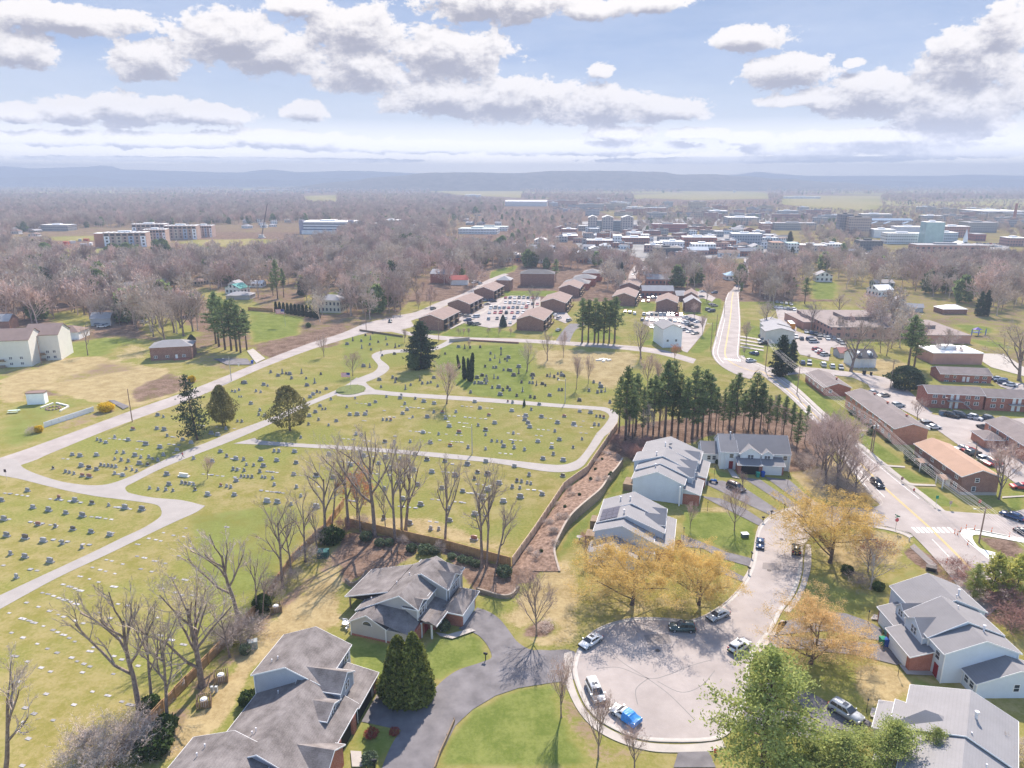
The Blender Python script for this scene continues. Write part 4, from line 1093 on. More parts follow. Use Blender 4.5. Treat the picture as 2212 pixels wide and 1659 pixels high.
# ---- fence line, from the picture's bottom edge up to the fence corner
for k,l,bx,by,tx,ty,lab,wf in [
('tall0','G',35,1690,60,900,'bare grey tree cut by the photo edge, on the flat-marker lawn',1.0),
('tall1','G',905,1310,770,400,'tall bare tree with a long low limb, leaning over the flat markers',1.0),
('tall2','G',985,1240,935,540,'bare tree wrapped in green ivy beside the fence foot',0.75),
('tall3','G',1085,1370,1120,640,'stub-topped bare tree just behind the ivy-wrapped one',0.8),
('broad0','G',1310,1130,1265,300,'biggest bare tree of the fence row, thick single trunk on mulch',0.95),
('tall0','G',1490,940,1400,540,'crooked leaning bare tree growing out of the fence brush',0.9),
('tall1','G',1550,720,1400,60,'tall wide bare tree behind the dense fence brush',1.1),
('tall2','G',1665,660,1640,200,'slender ivy-footed bare tree beside a dark conifer stub',0.6),
('tall3','G',1700,690,1720,330,'short ivy-covered bare trunk at the fence',0.6),
('tall0','G',1830,490,1790,-160,'slim pale bare tree over the slanting fence boards',0.8),
('tall1','G',1890,400,1840,-60,'thin bare tree next to the slim pale one',0.7),
('tall2','G',1980,320,1960,-180,'straight thin bare tree rising mid fence',0.75),
('tall3','G',2055,240,2030,-80,'dark-stemmed bare tree by the green compost bin',0.75),
('tall0','G',2110,180,2080,-430,'very tall bare tree at the bend of the fence',0.95),
('tall3','G',2150,100,2200,-330,'bare tree with upswept limbs at the fence bend',0.8)]:
 treepx(k,l,bx,by,tx,ty,lab,FG,wf,rz=bx*0.37)
for k,bx,by,tx,ty,lab,wf in [
('tall2',45,1050,-10,400,'bare tree at the start of the straight fence run',0.85),
('tall0',125,1070,80,640,'short thin bare tree in front of the rusty shrub',0.7),
('tall1',215,1100,185,340,'tall bare tree standing alone at the board fence',0.95),
('tall3',290,1090,280,760,'small bare tree between two taller ones at the fence',0.65),
('tall2',350,1140,310,440,'bare tree leaning away from its forked partner',0.75),
('tall0',390,1090,370,480,'crook-limbed bare tree, one of a forked pair',0.8),
('tall3',415,1070,520,450,'bare trunk slanting outward with a long bent arm',0.9),
('tall1',672,1155,690,580,'bare tree with many upright limbs above the round laurels',0.85),
('tall0',910,1300,890,590,'tall twin bare trunk near the fence corner',0.85),
('tall2',940,1305,950,620,'second trunk of the twin near the fence corner',0.6),
('tall1',1005,1295,1090,830,'curved bare tree closest to the fence corner post',0.8)]:
 treepx(k,'E',bx,by,tx,ty,lab,FG,wf,rz=bx*0.71)
treepx('rust0','E',105,1000,110,620,'small tree with rust-coloured young leaves behind the fence',None,1.1)
# brush at the fence
for i,(l,x,y,h,w,key,lab) in enumerate([
('G',640,1640,5.5,1.5,'thicket','largest pale brush mass at the lower photo edge'),('G',900,1480,4.6,1.3,'thicket','bare brush around the leaning tree foot'),('G',1560,860,4.6,1.3,'thicket','matted bare brush by the grey-green cabinet'),('G',1760,560,4.2,1.2,'thicket','bare brush over the fence near the picketed unit'),('G',1980,330,4.0,1.1,'thicket','bare brush under the straight thin tree'),('G',2080,210,4.0,1.1,'thicket','bare brush by the green lidded box'),('G',1440,850,4.0,1.0,'thicket','bare saplings beside the crooked tree'),
('G',800,1590,4.5,1.5,'thicket','bare brush heap at the lower end of the fence'),('G',560,1590,4.2,1.5,'thicket','wide bare brush spreading over flat markers'),
('G',1000,1560,3.0,1.3,'ivybush','dark green bush buried in bare brush at the fence end'),('G',1070,1430,2.5,1.1,'ivybush','ivy mound under the ivy-wrapped tree'),
('G',985,1290,2.5,0.9,'ivybush','ivy clump at the fence foot'),('G',1600,790,4.2,1.4,'thicket','tangled bare brush over the fence'),
('G',1500,830,3.4,1.2,'thicket','low bare brush spilling over the fence boards'),('G',1880,470,3.4,1.2,'thicket','pale bare brush by the slanting fence'),
('G',1700,640,3.2,0.8,'ivybush','narrow ivy bush behind the fence brush'),('G',1590,920,1.8,0.8,'laurel','round shrub beside the grey utility box'),
('G',2150,200,3.4,1.2,'ivybush','dark ivy mass at the fence bend'),('E',20,1060,3.6,1.4,'redthicket','reddish bare brush at the fence bend'),
('E',140,1040,3.2,1.0,'thicket','bare brush under the rusty-leaved tree'),('E',640,1200,2.6,1.0,'thicket','bare shrub beside the board fence'),
('E',400,1150,2.2,0.9,'thicket','thin brush at the forked pair')]):
 plant(key,g(l,x,y),h,h/real_h(key)*w,lab)
LG='clipped laurel shrubs on the mulch bank'
for i,(x,y,d,lab) in enumerate([(160,1125,2.6,'laurel shrub first from the fence bend on the mulch bank'),(248,1160,2.1,'round laurel shrub touching a smaller one on the mulch'),(308,1158,2.0,'smaller laurel shrub touching a round one on the mulch'),
(455,1195,2.2,'laurel shrub starting the hedge-like cluster behind the house'),(540,1210,2.8,'widest laurel in the cluster behind the house roof'),(600,1215,2.3,'laurel at the end of the cluster behind the roof'),
(715,1245,1.7,'lone small laurel between the cluster and the trio'),(780,1265,1.9,'first laurel of the trio by the tall twin trunk'),(825,1275,1.9,'middle laurel of the trio by the tall twin trunk'),
(872,1295,1.9,'third laurel of the trio by the tall twin trunk'),(1055,1355,2.9,'big low laurel beneath the fence corner')]):
 plant('laurel',g('E',x,y),d*0.72,d/2.6,lab,LG)
 # ---- near gardens
YG='yellow budding trees along the cul-de-sac'
for k,l,bx,by,tx,ty,lab,wf in [
('bloom0','H',1885,600,1950,215,'widest yellow budding tree in front of the blue-grey townhouses',1.65),
('bloom1','I',105,600,120,225,'yellow budding tree behind the dark parked SUV',1.35),
('bloom0','F',955,1270,900,830,'tall yellow budding tree at the street entrance',1.4),
('bloom2','I',830,980,790,590,'orange-yellow round tree between the two duplex driveways',1.6)]:
 treepx(k,l,bx,by,tx,ty,lab,YG,wf,rz=bx,lean=False)
treepx('bloom1','F',1170,900,1170,825,'low yellow budding tree half behind the tall one at the junction',YG,1.6,lean=False)
SG='young bare street trees on the lawns'
for k,l,bx,by,tx,ty,lab,wf in [
('street0','H',1265,800,1290,380,'pinkish bare tree in a mulch ring by the driveway',0.95),
('street1','H',1425,1330,1440,890,'bare tree on the green island, shadow across the grass',0.8),
('street2','H',1665,1600,1720,1140,'bare tree at the sidewalk beside the white SUV',0.85),
('street1','H',1900,1670,1900,1390,'low bare bush-like tree near the blue tarp',1.3),
('street0','F',335,1060,330,770,'bare tree on the lawn by the green utility box',0.9),
('street2','F',48,1050,45,870,'thin bare sapling by the townhouse driveway',0.8),
('street1','F',385,790,385,680,'small bare tree over the brown parked van',1.2),
('street0','H',1590,330,1600,170,'small leafless tree at the end wall of the townhouses',0.8),
('birch','F',1215,1440,1200,1090,'pale-barked multi-stem birch beside dark shrubs',1.1),
('street2','C',410,1190,400,1040,'small pink bare tree at the road crossing',1.1),
('tall1','I',1970,1670,1980,1400,'bare tree in front of the lowest grey roof',1.3)]:
 treepx(k,l,bx,by,tx,ty,lab,SG,wf,rz=bx,lean=False)
treepx('rust1','F',1200,1330,1250,1090,'russet young tree among dry grass by the junction',None,1.3,lean=False)
for k,l,bx,by,tx,ty,lab,wf in [
('lpine0','I',510,1690,520,890,'large bushy light green pine at the turning circle',1.15),
('lpine1','I',1010,1760,1010,1430,'middle light green pine along the photo edge',2.1),
('lpine0','I',1330,1760,1300,1360,'light green pine hiding the grey roof corner',1.5),
('lpine1','I',1590,1750,1590,1390,'slim pine top in front of the grey roof',1.1),
('lpine0','I',830,1760,820,1510,'small pine top beside the largest pine',1.7),
('ypine','F',2000,1500,2010,1200,'yellow-green pine by the road works',1.0),
('ypine','F',2150,1520,2180,1210,'yellow-green pine cut by the photo edge',1.1),
('lpine1','F',1880,1500,1940,1270,'light pine behind the duplex roof',0.8)]:
 treepx(k,l,bx,by,tx,ty,lab,'light green pines around the houses',wf,rz=bx,lean=False)
CG='dense conical evergreens beside the beige house'
for x,y,ty,lab,wf in [(380,1215,790,'taller cone-shaped evergreen by the beige house gable',0.95),(480,1225,770,'cone-shaped evergreen touching the porch side',0.85),(530,1180,1000,'short bushy evergreen next to the driveway',1.2)]:
 treepx('arb','H',x,y,x -20,ty,lab,CG,wf,lean=False)
plant('laurel',g('H',668,765),1.9,0.75,'dark green shrub beside the brick garage wall')
plant('laurel',g('H',185,1625),1.5,0.8,'clipped round shrub by the concrete path')
plant('redbush',g('H',195,1455),1.1,0.75,'dark purple round shrub in front of the grey townhouses')
plant('redbush',g('H',345,1440),0.9,0.55,'small dark purple shrub at the driveway edge')
plant('ivybush',g('G',1610,1250),2.2,0.95,'glossy dark bush at the grey end gable')
plant('redbush',g('E',2185,1175),1.7,0.65,'red leafy bush at the townhouse drive')
plant('thicket',g('H',1325,745),1.0,0.55,'twiggy ring of brush in the mulch circle')
for x,y,s,lab in [(1065,1345,1.0,'dark shrub at the birch foot'),(1140,1400,1.1,'brownish shrub between dark shrub and birch'),(1265,1450,0.9,'dark shrub behind the birch'),(190,610,0.8,'rounded shrub at the white house wall'),(230,630,0.7,'shrub at the white house porch')]:
 plant('ivybush' if x != 1140 else 'thicket',g('F',x,y),1.9*s,0.85*s,lab)
for x,y,d,lab in [(1460,575,2.3,'bush at the upper brick flats corner'),(1475,615,3.2,'dome bush nearest the brown-roofed porch'),(1525,655,3.2,'second dome bush by the brown-roofed flats'),(1585,695,3.2,'third dome bush by the brown-roofed flats'),(1630,720,1.6,'small dome bush by the second porch'),
(1220,440,2.4,'clipped bush under the utility wires'),(1100,310,2.2,'round bush at the long grey flats'),(1215,395,2.0,'hedge bush along the grey flats'),(1330,490,1.8,'low bush at the brick end wall')]:
 plant('laurel',g('F',x,y),d*0.62,d/2.6,lab,'clipped bushes along the brick flats')
for x,y,ty,lab,wf in [(1000,790,250,'big bushy bare tree beside the main road',1.35),(900,700,260,'bare tree behind the bushy one at the road',1.0),(1060,760,480,'lower bare tree at the road verge',1.2),(870,640,330,'bare sapling at the pine grove edge',0.9),(1110,830,560,'low brushy tree above the junction',1.5),(960,640,330,'bare tree between grove and road',0.9),(930,760,350,'wide bare tree over the dry verge grass',1.5),(1020,700,330,'tall bare tree leaning to the main road',1.2),(850,600,330,'bare tree behind the gable of the white pair',1.1)]:
 treepx('street%d' % (int(x) % 3),'F',x,y,x,ty,lab,'bare trees between the pine grove and the road',wf,lean=False)
for x,y,s,lab in [(960,800,1.2,'bare brush at the road verge'),(1060,830,1.3,'brush at the foot of the big bare tree'),(1140,850,1.0,'brush near the junction corner'),(880,740,1.0,'brush at the white house corner'),(820,660,1.1,'brush at the grove edge'),(760,620,1.0,'brush behind the white house'),(1010,720,1.1,'brush by the road bend')]:
 plant('thicket',g('F',x,y),3.4*s,s,lab,'bare brush by the main road')
for l,x,y,s,key,lab in [('F',1780,1350,1.1,'redthicket','reddish brush at the torn road edge'),('F',1860,1420,1.1,'redthicket','reddish brush behind the duplex'),('I',2120,760,1.6,'redthicket','purple-brown brush by the duplex side'),('I',2180,640,1.7,'redthicket','purple-brown brush behind the duplex'),('I',2060,620,1.2,'redthicket','russet brush behind the duplex roof'),
('I',2170,1600,0.9,'thicket','bare bush by the lowest roof'),('F',1230,1230,1.0,'thicket','dry brush by the stop sign lawn'),('E',1600,1130,0.7,'redthicket','reddish shrub at the townhouse fence'),('E',1920,590,1.1,'redthicket','pink bare bush at the end of the townhouses')]:
 plant(key,g(l,x,y),3.4*s,s,lab)
 # ---- pine grove
PG='tall thin pines in the grove beside the townhouses'
k=0
for l,bx,by,ty,wf in [('E',1840,480,15,0.9),('E',1885,470,130,0.8),('E',1950,465,100,0.7),('E',2020,440,60,0.8),('E',2095,455,-60,1.0),('E',2140,430,-20,0.9),('E',1800,420,60,0.8),
('F',15,490,60,0.9),('F',60,470,0,1.0),('F',125,440,0,1.0),('F',210,420,150,0.7),('F',260,410,140,0.7),('F',335,430,10,1.0),('F',390,400,160,0.7),('F',455,415,20,1.1),
('F',600,440,200,0.7),('F',700,470,230,0.8),('F',735,560,250,0.7),('F',790,500,260,0.7),('E',1990,400,60,0.8),('E',1865,420,90,.9),('E',1910,400,40,1),('E',2060,410,30,1),('E',2180,450,60,.9),('F',95,455,60,.9),('F',165,430,70,.9),('F',300,420,80,.9),('F',425,430,90,.9),('F',500,430,110,.9),('F',550,420,170,.9),('F',650,450,210,.8),('F',180,380,110,0.7),('F',300,360,120,0.7),('F',520,380,190,0.6)]:
 treepx('pine%d' % (k % 3),l,bx,by,bx,ty+(k*37 % 5)*12-24,'tall thin pine with bare lower trunk in the grove',PG,wf*1.15,lean=False);k+=1
for l,x,y in [('E',1900,440),('E',1980,470),('E',1850,450),('E',2060,420),('F',90,420),('F',230,400),('F',560,400),('F',640,440),('F',400,380)]:
 treepx('wood%d' % (k % 5),l,x,y,x,y -230,'thin bare tree standing among the grove pines','bare trees among the pines',0.6,lean=False);k+=1
for l,x,y,s in [('E',1860,560,1.0),('E',1800,500,1.0),('E',1900,600,1.1),('E',1960,520,1.0)]:
 plant('redthicket',g(l,x,y),3.6*s,s,'purplish bare brush at the edge of the pine grove','brush at the grove edge')
 # ---- cemetery trees
for key,l,bx,by,tx,ty,lab,wf,cat in [
('spruce0','D',1278,475,1190,45,'tall ragged spruce leaning in the cemetery lawn',1.0,None),('cedar','D',1445,380,1360,115,'slim brown-green cedar paired beside the ragged spruce',0.7,None),('cedar','D',1460,385,1480,155,'wider brown-green cedar of the pair',0.75,None),
('cedar','D',1880,415,1860,120,'lone rounded cedar by the cemetery lane fork',0.95,None),('spruce1','B',520,1350,520,1040,'large dark evergreen mass by the cemetery gate',1.5,None),('round','B',470,1360,470,1230,'paler evergreen bush before the large dark one',0.7,None),
('column','B',765,1350,750,1260,'shortest of the columnar evergreens among old stones',0.9,None),('column','B',800,1420,790,1270,'second columnar evergreen of the leaning trio',0.8,None),('column','B',830,1430,820,1280,'third columnar evergreen of the leaning trio',0.8,None),('column','B',838,1435,852,1245,'tallest columnar evergreen among old stones',0.8,None),
('bspruce','B',1185,1595,1185,1545,'tiny conical evergreen beside the lane',0.6,None),('street0','B',683,1580,690,1290,'spreading bare tree beside the straight lane',1.25,None),('broad1','B',1203,1370,1200,1140,'bare tree with a shadow over old stones',0.75,None),
('broad2','B',1335,1300,1340,1100,'bare tree near the cemetery top wall',0.7,None),('street1','B',1522,1485,1515,1250,'pale bare tree on tan cemetery grass',0.8,None),('street2','B',1600,1450,1600,1260,'bare tree paired on the tan cemetery grass',0.7,None),
('street1','D',1345,725,1340,570,'small pinkish bare tree by the lane walker',1.0,None),('street0','B',75,1400,75,1240,'tan bare round tree inside the lane curve',1.1,None),('street2','B',1440,1280,1445,1100,'thin bare tree on the cemetery edge',0.7,None),
('street2','A',2100,1275,2095,1120,'small bare tree on the verge of the cemetery road',1.0,None),('broad0','B',1940,1290,1930,1010,'big bare tree between the cemetery and the junction',0.9,None),('rust0','B',2160,1290,2160,1190,'reddish small tree at the road junction',1.2,None),('street0','B',1985,1480,1980,1250,'pinkish bare tree at the grove end of the cemetery',0.9,None),
('street1','B',2050,1500,2050,1290,'bare tree beside the grove near the junction',0.8,None),('street1','B',410,1185,410,1090,'little bare tree by the entrance road',1.0,None),('street0','B',830,1225,830,1165,'little bare tree inside the cemetery wall',1.0,None)]:
 treepx(key,l,bx,by,tx,ty,lab,None,wf,rz=bx,lean=(key in ('spruce0','column')))
for i,x in enumerate((763,790,827,953,1020,1097)):
 treepx('street%d' % (i % 3),'B',x,1140-(i % 2)*3,x,1085,'small bare ornamental tree in the row before the brick flats','row of small ornamental trees by the road',1.1,lean=False)
for x,ty in ((1560,890),(1600,900),(1640,890),(1700,890),(1735,905),(1770,880),(1665,930)):
 treepx('pine%d' % (x % 3),'B',x,1185,x,ty,'tall pine in the tight stand between flats and cemetery','tight pine stand by the cemetery road',1.3,lean=False)
for x,by,ty in ((1420,1210,850),(1460,1230,880),(1500,1235,900),(1535,1240,890),(1560,1250,930),(1400,1190,870),(1600,1230,960)):
 treepx('pine%d' % (x % 3),'A',x,by,x,ty,'tall pine in the clump beside the brick bungalow','pine clump beside the brick bungalow',1.25,lean=False)
for key,l,bx,by,ty,lab,wf in [
('tall1','A',570,1265,1050,'lopped bare tree at the edge of the cleared lot',0.8),('broad0','A',1075,1200,860,'tall bare tree behind the brick bungalow',0.8),('broad1','A',995,1145,860,'bare tree beside the tall one behind the bungalow',0.7),('broad2','A',890,1110,940,'dark bare tree at the wood edge',0.8),('broad1','A',545,1000,860,'orange-barked big bare tree beyond the cleared lot',0.9),
('broad2','A',1190,1140,850,'fuzzy bare tree next to the pine clump',0.9),('darkcone','A',1245,1190,1130,'dark evergreen bush behind the brick bungalow',1.2),
('round','A',640,880,700,'round green tree near the dark-roofed house',1.0),('round','A',200,730,610,'wide evergreen near the far lawn',1.3),('round','A',300,650,530,'evergreen clump by the site fence',1.1),('round','A',740,650,535,'evergreen before the brick student block',1.2),('round','A',830,650,530,'second evergreen before the student block',1.1),('round','A',900,640,545,'third evergreen before the student block',1.0),('round','A',1060,620,505,'dark evergreen at the site lawn',1.1),('round','A',1020,600,510,'evergreen beside the dark one at the site',0.9),
('pine0','A',1800,900,640,'tall pine behind the green-roofed cottage',1.0),('pine1','A',1840,890,700,'pine next to the tall one behind the cottage',1.0),('pine2','A',1770,880,720,'lower pine of the cottage group',1.0),('darkcone','A',1960,880,760,'dark conifer by the tower-like trunk',0.8),('spruce1','A',1960,790,630,'dark ivy-clad tower of a tree in the woods',0.7),
('round','B',120,745,635,'green tree in the wood beside the curved road',1.0),('round','B',455,575,470,'dark evergreen pair member near the pale office',1.0),('round','B',405,580,475,'evergreen beside the dark one near the pale office',0.9),('lpine0','B',745,610,505,'yellow-green tree before the town',0.8),('lpine1','B',235,760,650,'yellow-green tree in the wood beside the curved road',0.9),('round','B',1045,590,485,'evergreen at the town edge',0.9),
('pine0','B',1390,780,640,'evergreen between flats and grey terrace',1.3),('round','A',130,610,560,'small evergreen by the far estate',0.8),('lpine0','A',1960,860,740,'pale green tree beyond the cypress row',0.8),('round','A',1420,800,740,'evergreen at the cottage garden',0.8),('spruce1','A',700,900,800,'dark spruce beside the steep-gabled house',0.9),
('bspruce','B',1048,1080,1000,'blue-green spruce in the flats car park',1.0),('spruce1','C',630,1400,1130,'large dark spruce at the power lines',1.15),('spruce1','C',700,1370,1160,'second dark conifer at the power lines',0.9),('mag','C',1440,1480,1330,'broad dark magnolia at the street corner',1.25),('pine1','C',1460,1350,1000,'tall thick pine behind the white dormer house',1.35),
('pine2','C',1500,1340,1030,'second stem of the thick pine',1.2),('spruce1','C',1920,1010,850,'dark spruce by the brown bungalow',0.9),('spruce1','C',1960,1010,840,'twin dark spruce by the brown bungalow',0.8),('pine0','C',790,930,760,'light pine in the park',1.3),('broad1','C',1090,1370,960,'huge bare tree beside the white dormer house',1.0),('broad2','C',1010,1000,860,'bare tree in the park',1.1),
('broad0','C',2180,1430,1040,'huge bare tree at the school lot',1.2),('street0','F',1520,340,200,'multi-stem pink tree in the flats car park',1.2),('street1','F',2050,860,480,'big pinkish bare tree by the brown-roofed flats',1.35),('street2','F',2110,640,470,'bare tree in the flats car park',0.9),
('broad1','C',700,945,820,'bare tree at the park corner',0.9),('broad0','C',530,1090,900,'bare tree by the parked school buses',1.0),('broad2','C',830,1110,910,'bare tree before the school roof',1.0),('street1','C',820,1300,1255,'tiny bare tree in the office car park',1.2),('wood1','C',1130,1240,1040,'bare tree in the hedge by the school',0.8),('wood2','C',1280,1250,1050,'bare tree in the school hedge',0.8),
('wood0','C',1700,1300,1080,'bare tree at the white flat roof',0.9),('wood3','C',1790,1310,1190,'low bare tree at the white flat roof',1.0),('broad1','B',1245,960,800,'dark bare tree in the middle of the flats car park',1.0),('street2','C',75,1030,920,'bare tree on the road verge by the flats',1.0),('street0','C',155,915,760,'pink bare tree above the flats lawn',1.0),('street1','C',130,1130,990,'bare tree in the car park island',0.9),
('pine1','C',375,890,790,'small pine at the road bend',1.0),('spruce1','C',690,570,460,'dark conifer among the shops',1.1),('spruce1','C',500,540,470,'dark conifer by the town roofs',0.9),('spruce1','C',700,690,560,'dark ivy-clad tree at the shops',0.9),('spruce1','C',1690,740,630,'dark conifer in the woods',0.9),('spruce1','B',1815,780,660,'ivy-clad trunk beside the street',0.7),
('street1','C',400,1265,1215,'small orange tree on the corner lawn',1.3)]:
 treepx(key,l,bx,by,bx,ty,lab,None,wf,rz=bx,lean=False)
plant('forsythia',g('D',690,290),3.0,1.75,'large orange-yellow forsythia at the end of the white fence')
plant('forsythia',g('D',255,425),2.2,0.9,'small half-bare forsythia before the white fence')
plant('forsythia',g('A',1245,1440),2.6,1.0,'rusty orange bush at the roadside by the spruce')
plant('thicket',g('D',210,430),2.2,0.7,'bare shrub beside the small forsythia')
plant('round',g('A',2000,1085),2.6,0.32,'yellow-green young tree on the far lawn')
HG='row of dark cypresses by the far lawn'
for i in range(12):
 treepx('column','A',1790+i*25,985+i*4,1790+i*25,915+i*3,'dark cypress in the tight screen row by the far lawn',HG,1.3,lean=False)
 # ---- woods: single bare trees, those that show largest
wrng=random.Random(21)
placed=[]
NEARPTS=[]
def scatter(l,poly,n,keys,hh,label,group,mind=6.0,w=(0.85,1.15),keep=None):
 keep=n if keep is None else keep
 P=[tuple(V(l,x,y)) for x,y in poly]
 xs=[p[0] for p in P];ys=[p[1] for p in P]
 c=0;tries=0
 while c <n and tries <n*60:
  tries+=1
  u,v=wrng.uniform(min(xs),max(xs)),wrng.uniform(min(ys),max(ys))
  if not inside(np.array([u]),np.array([v]),P)[0]:continue
  p=at(u,v)
  if any((p.x -q[0]) ** 2+(p.y -q[1]) ** 2<mind*mind for q in placed):continue
  placed.append((p.x,p.y))
  k=wrng.choice(keys)
  h=wrng.uniform(*hh)
  plant(k,p,h,h/real_h(k)*wrng.uniform(*w),label,group)
  c+=1
 return c
def fill(l,poly,n):
 P=[tuple(g(l,x,y)[:2]) for x,y in poly];c=0;tr=0
 xs=[p[0] for p in P];ys=[p[1] for p in P]
 while c <n and tr <n*30:
  tr+=1;x,y=wrng.uniform(min(xs),max(xs)),wrng.uniform(min(ys),max(ys))
  if inside(np.array([x]),np.array([y]),P)[0]:NEARPTS.append((x,y));c+=1
WK=['wood0','wood1','wood2','wood3','wood4']
for l,poly,n,nf,hh,lab,grp in [
('A',[(0,860),(500,900),(900,960),(980,1100),(760,1120),(420,1000),(300,1060),(0,1030)],30,45,(12,17),'bare brown tree in the woods behind the cream flats','bare trees in the woods behind the cream flats'),
('A',[(0,690),(420,690),(560,860),(0,850)],14,26,(12,17),'bare tree in the woods below the construction site','bare trees below the construction site'),
('A',[(560,720),(1000,690),(1700,690),(1760,800),(1300,830),(1000,870),(560,860),(700,740)],38,70,(12,18),'bare tree in the broad wood beyond the bungalow','bare trees in the broad wood beyond the bungalow'),
('A',[(1650,640),(2212,600),(2212,800),(1980,840),(1760,700)],8,62,(9,13),'bare tree in the wood towards the parking deck','bare trees towards the parking deck'),
('B',[(0,560),(560,560),(560,760),(480,960),(0,1020)],28,60,(12,16),'bare tree in the wood beside the curved road','bare trees beside the curved road'),
('B',[(640,640),(1300,640),(1850,650),(1850,700),(1600,700),(1300,710),(1000,710),(700,700)],14,110,(8,11),'bare tree between the brick flats and the town','bare trees between brick flats and town'),
('B',[(1650,700),(1860,700),(1820,880),(1680,880)],8,8,(8,11),'bare tree in the strip between two rows of flats','bare trees between two rows of flats'),
('C',[(440,720),(1000,680),(1000,710),(830,740),(720,800),(700,930),(450,960),(440,820)],20,60,(11,15),'bare tree beside the road into town','bare trees beside the road into town'),
('C',[(1000,680),(1250,690),(1900,680),(2212,640),(2212,780),(1900,760),(1600,800),(1250,730)],14,120,(11,15),'bare tree in the wood below the glass arts building','bare trees below the glass arts building'),
('C',[(1420,780),(2212,790),(2212,1000),(2040,1020),(1860,930),(1560,900)],18,40,(10,15),'thin bare tree in the yards beyond the school','bare trees in yards beyond the school'),
('C',[(950,1080),(1500,1080),(1650,1200),(1500,1280),(1280,1270),(980,1180)],16,6,(9,13),'thin bare tree in the hedge below the school roof','bare trees below the school roof')]:
 scatter(l,poly,n,WK,hh,lab,grp,5.5);fill(l,poly,nf)
fill('A',[(880,880),(1320,860),(1330,1120),(960,1130)],14);fill('A',[(1300,830),(1760,830),(1640,930),(1330,920)],4);fill('A',[(1960,850),(2212,840),(2212,1060),(2000,1060)],8);fill('A',[(0,1000),(300,1040),(260,1080),(0,1090)],8);fill('B',[(0,900),(420,880),(380,1000),(0,1060)],24)
for x,y,ty in ((1130,1120,850),(1170,1090,840),(1250,1110,860),(1010,1060,850),(940,1060,880)):treepx('broad%d' % (x % 3),'A',x,y,x,ty,'large bare tree in the stand behind the brick bungalow','large bare trees behind the bungalow',0.9,lean=False)
scatter('B',[(400,870),(780,800),(800,860),(480,1000)],9,['street0','street1','street2'],(6,8),'round-headed bare street tree along the road behind the flats','street trees behind the flats',5)
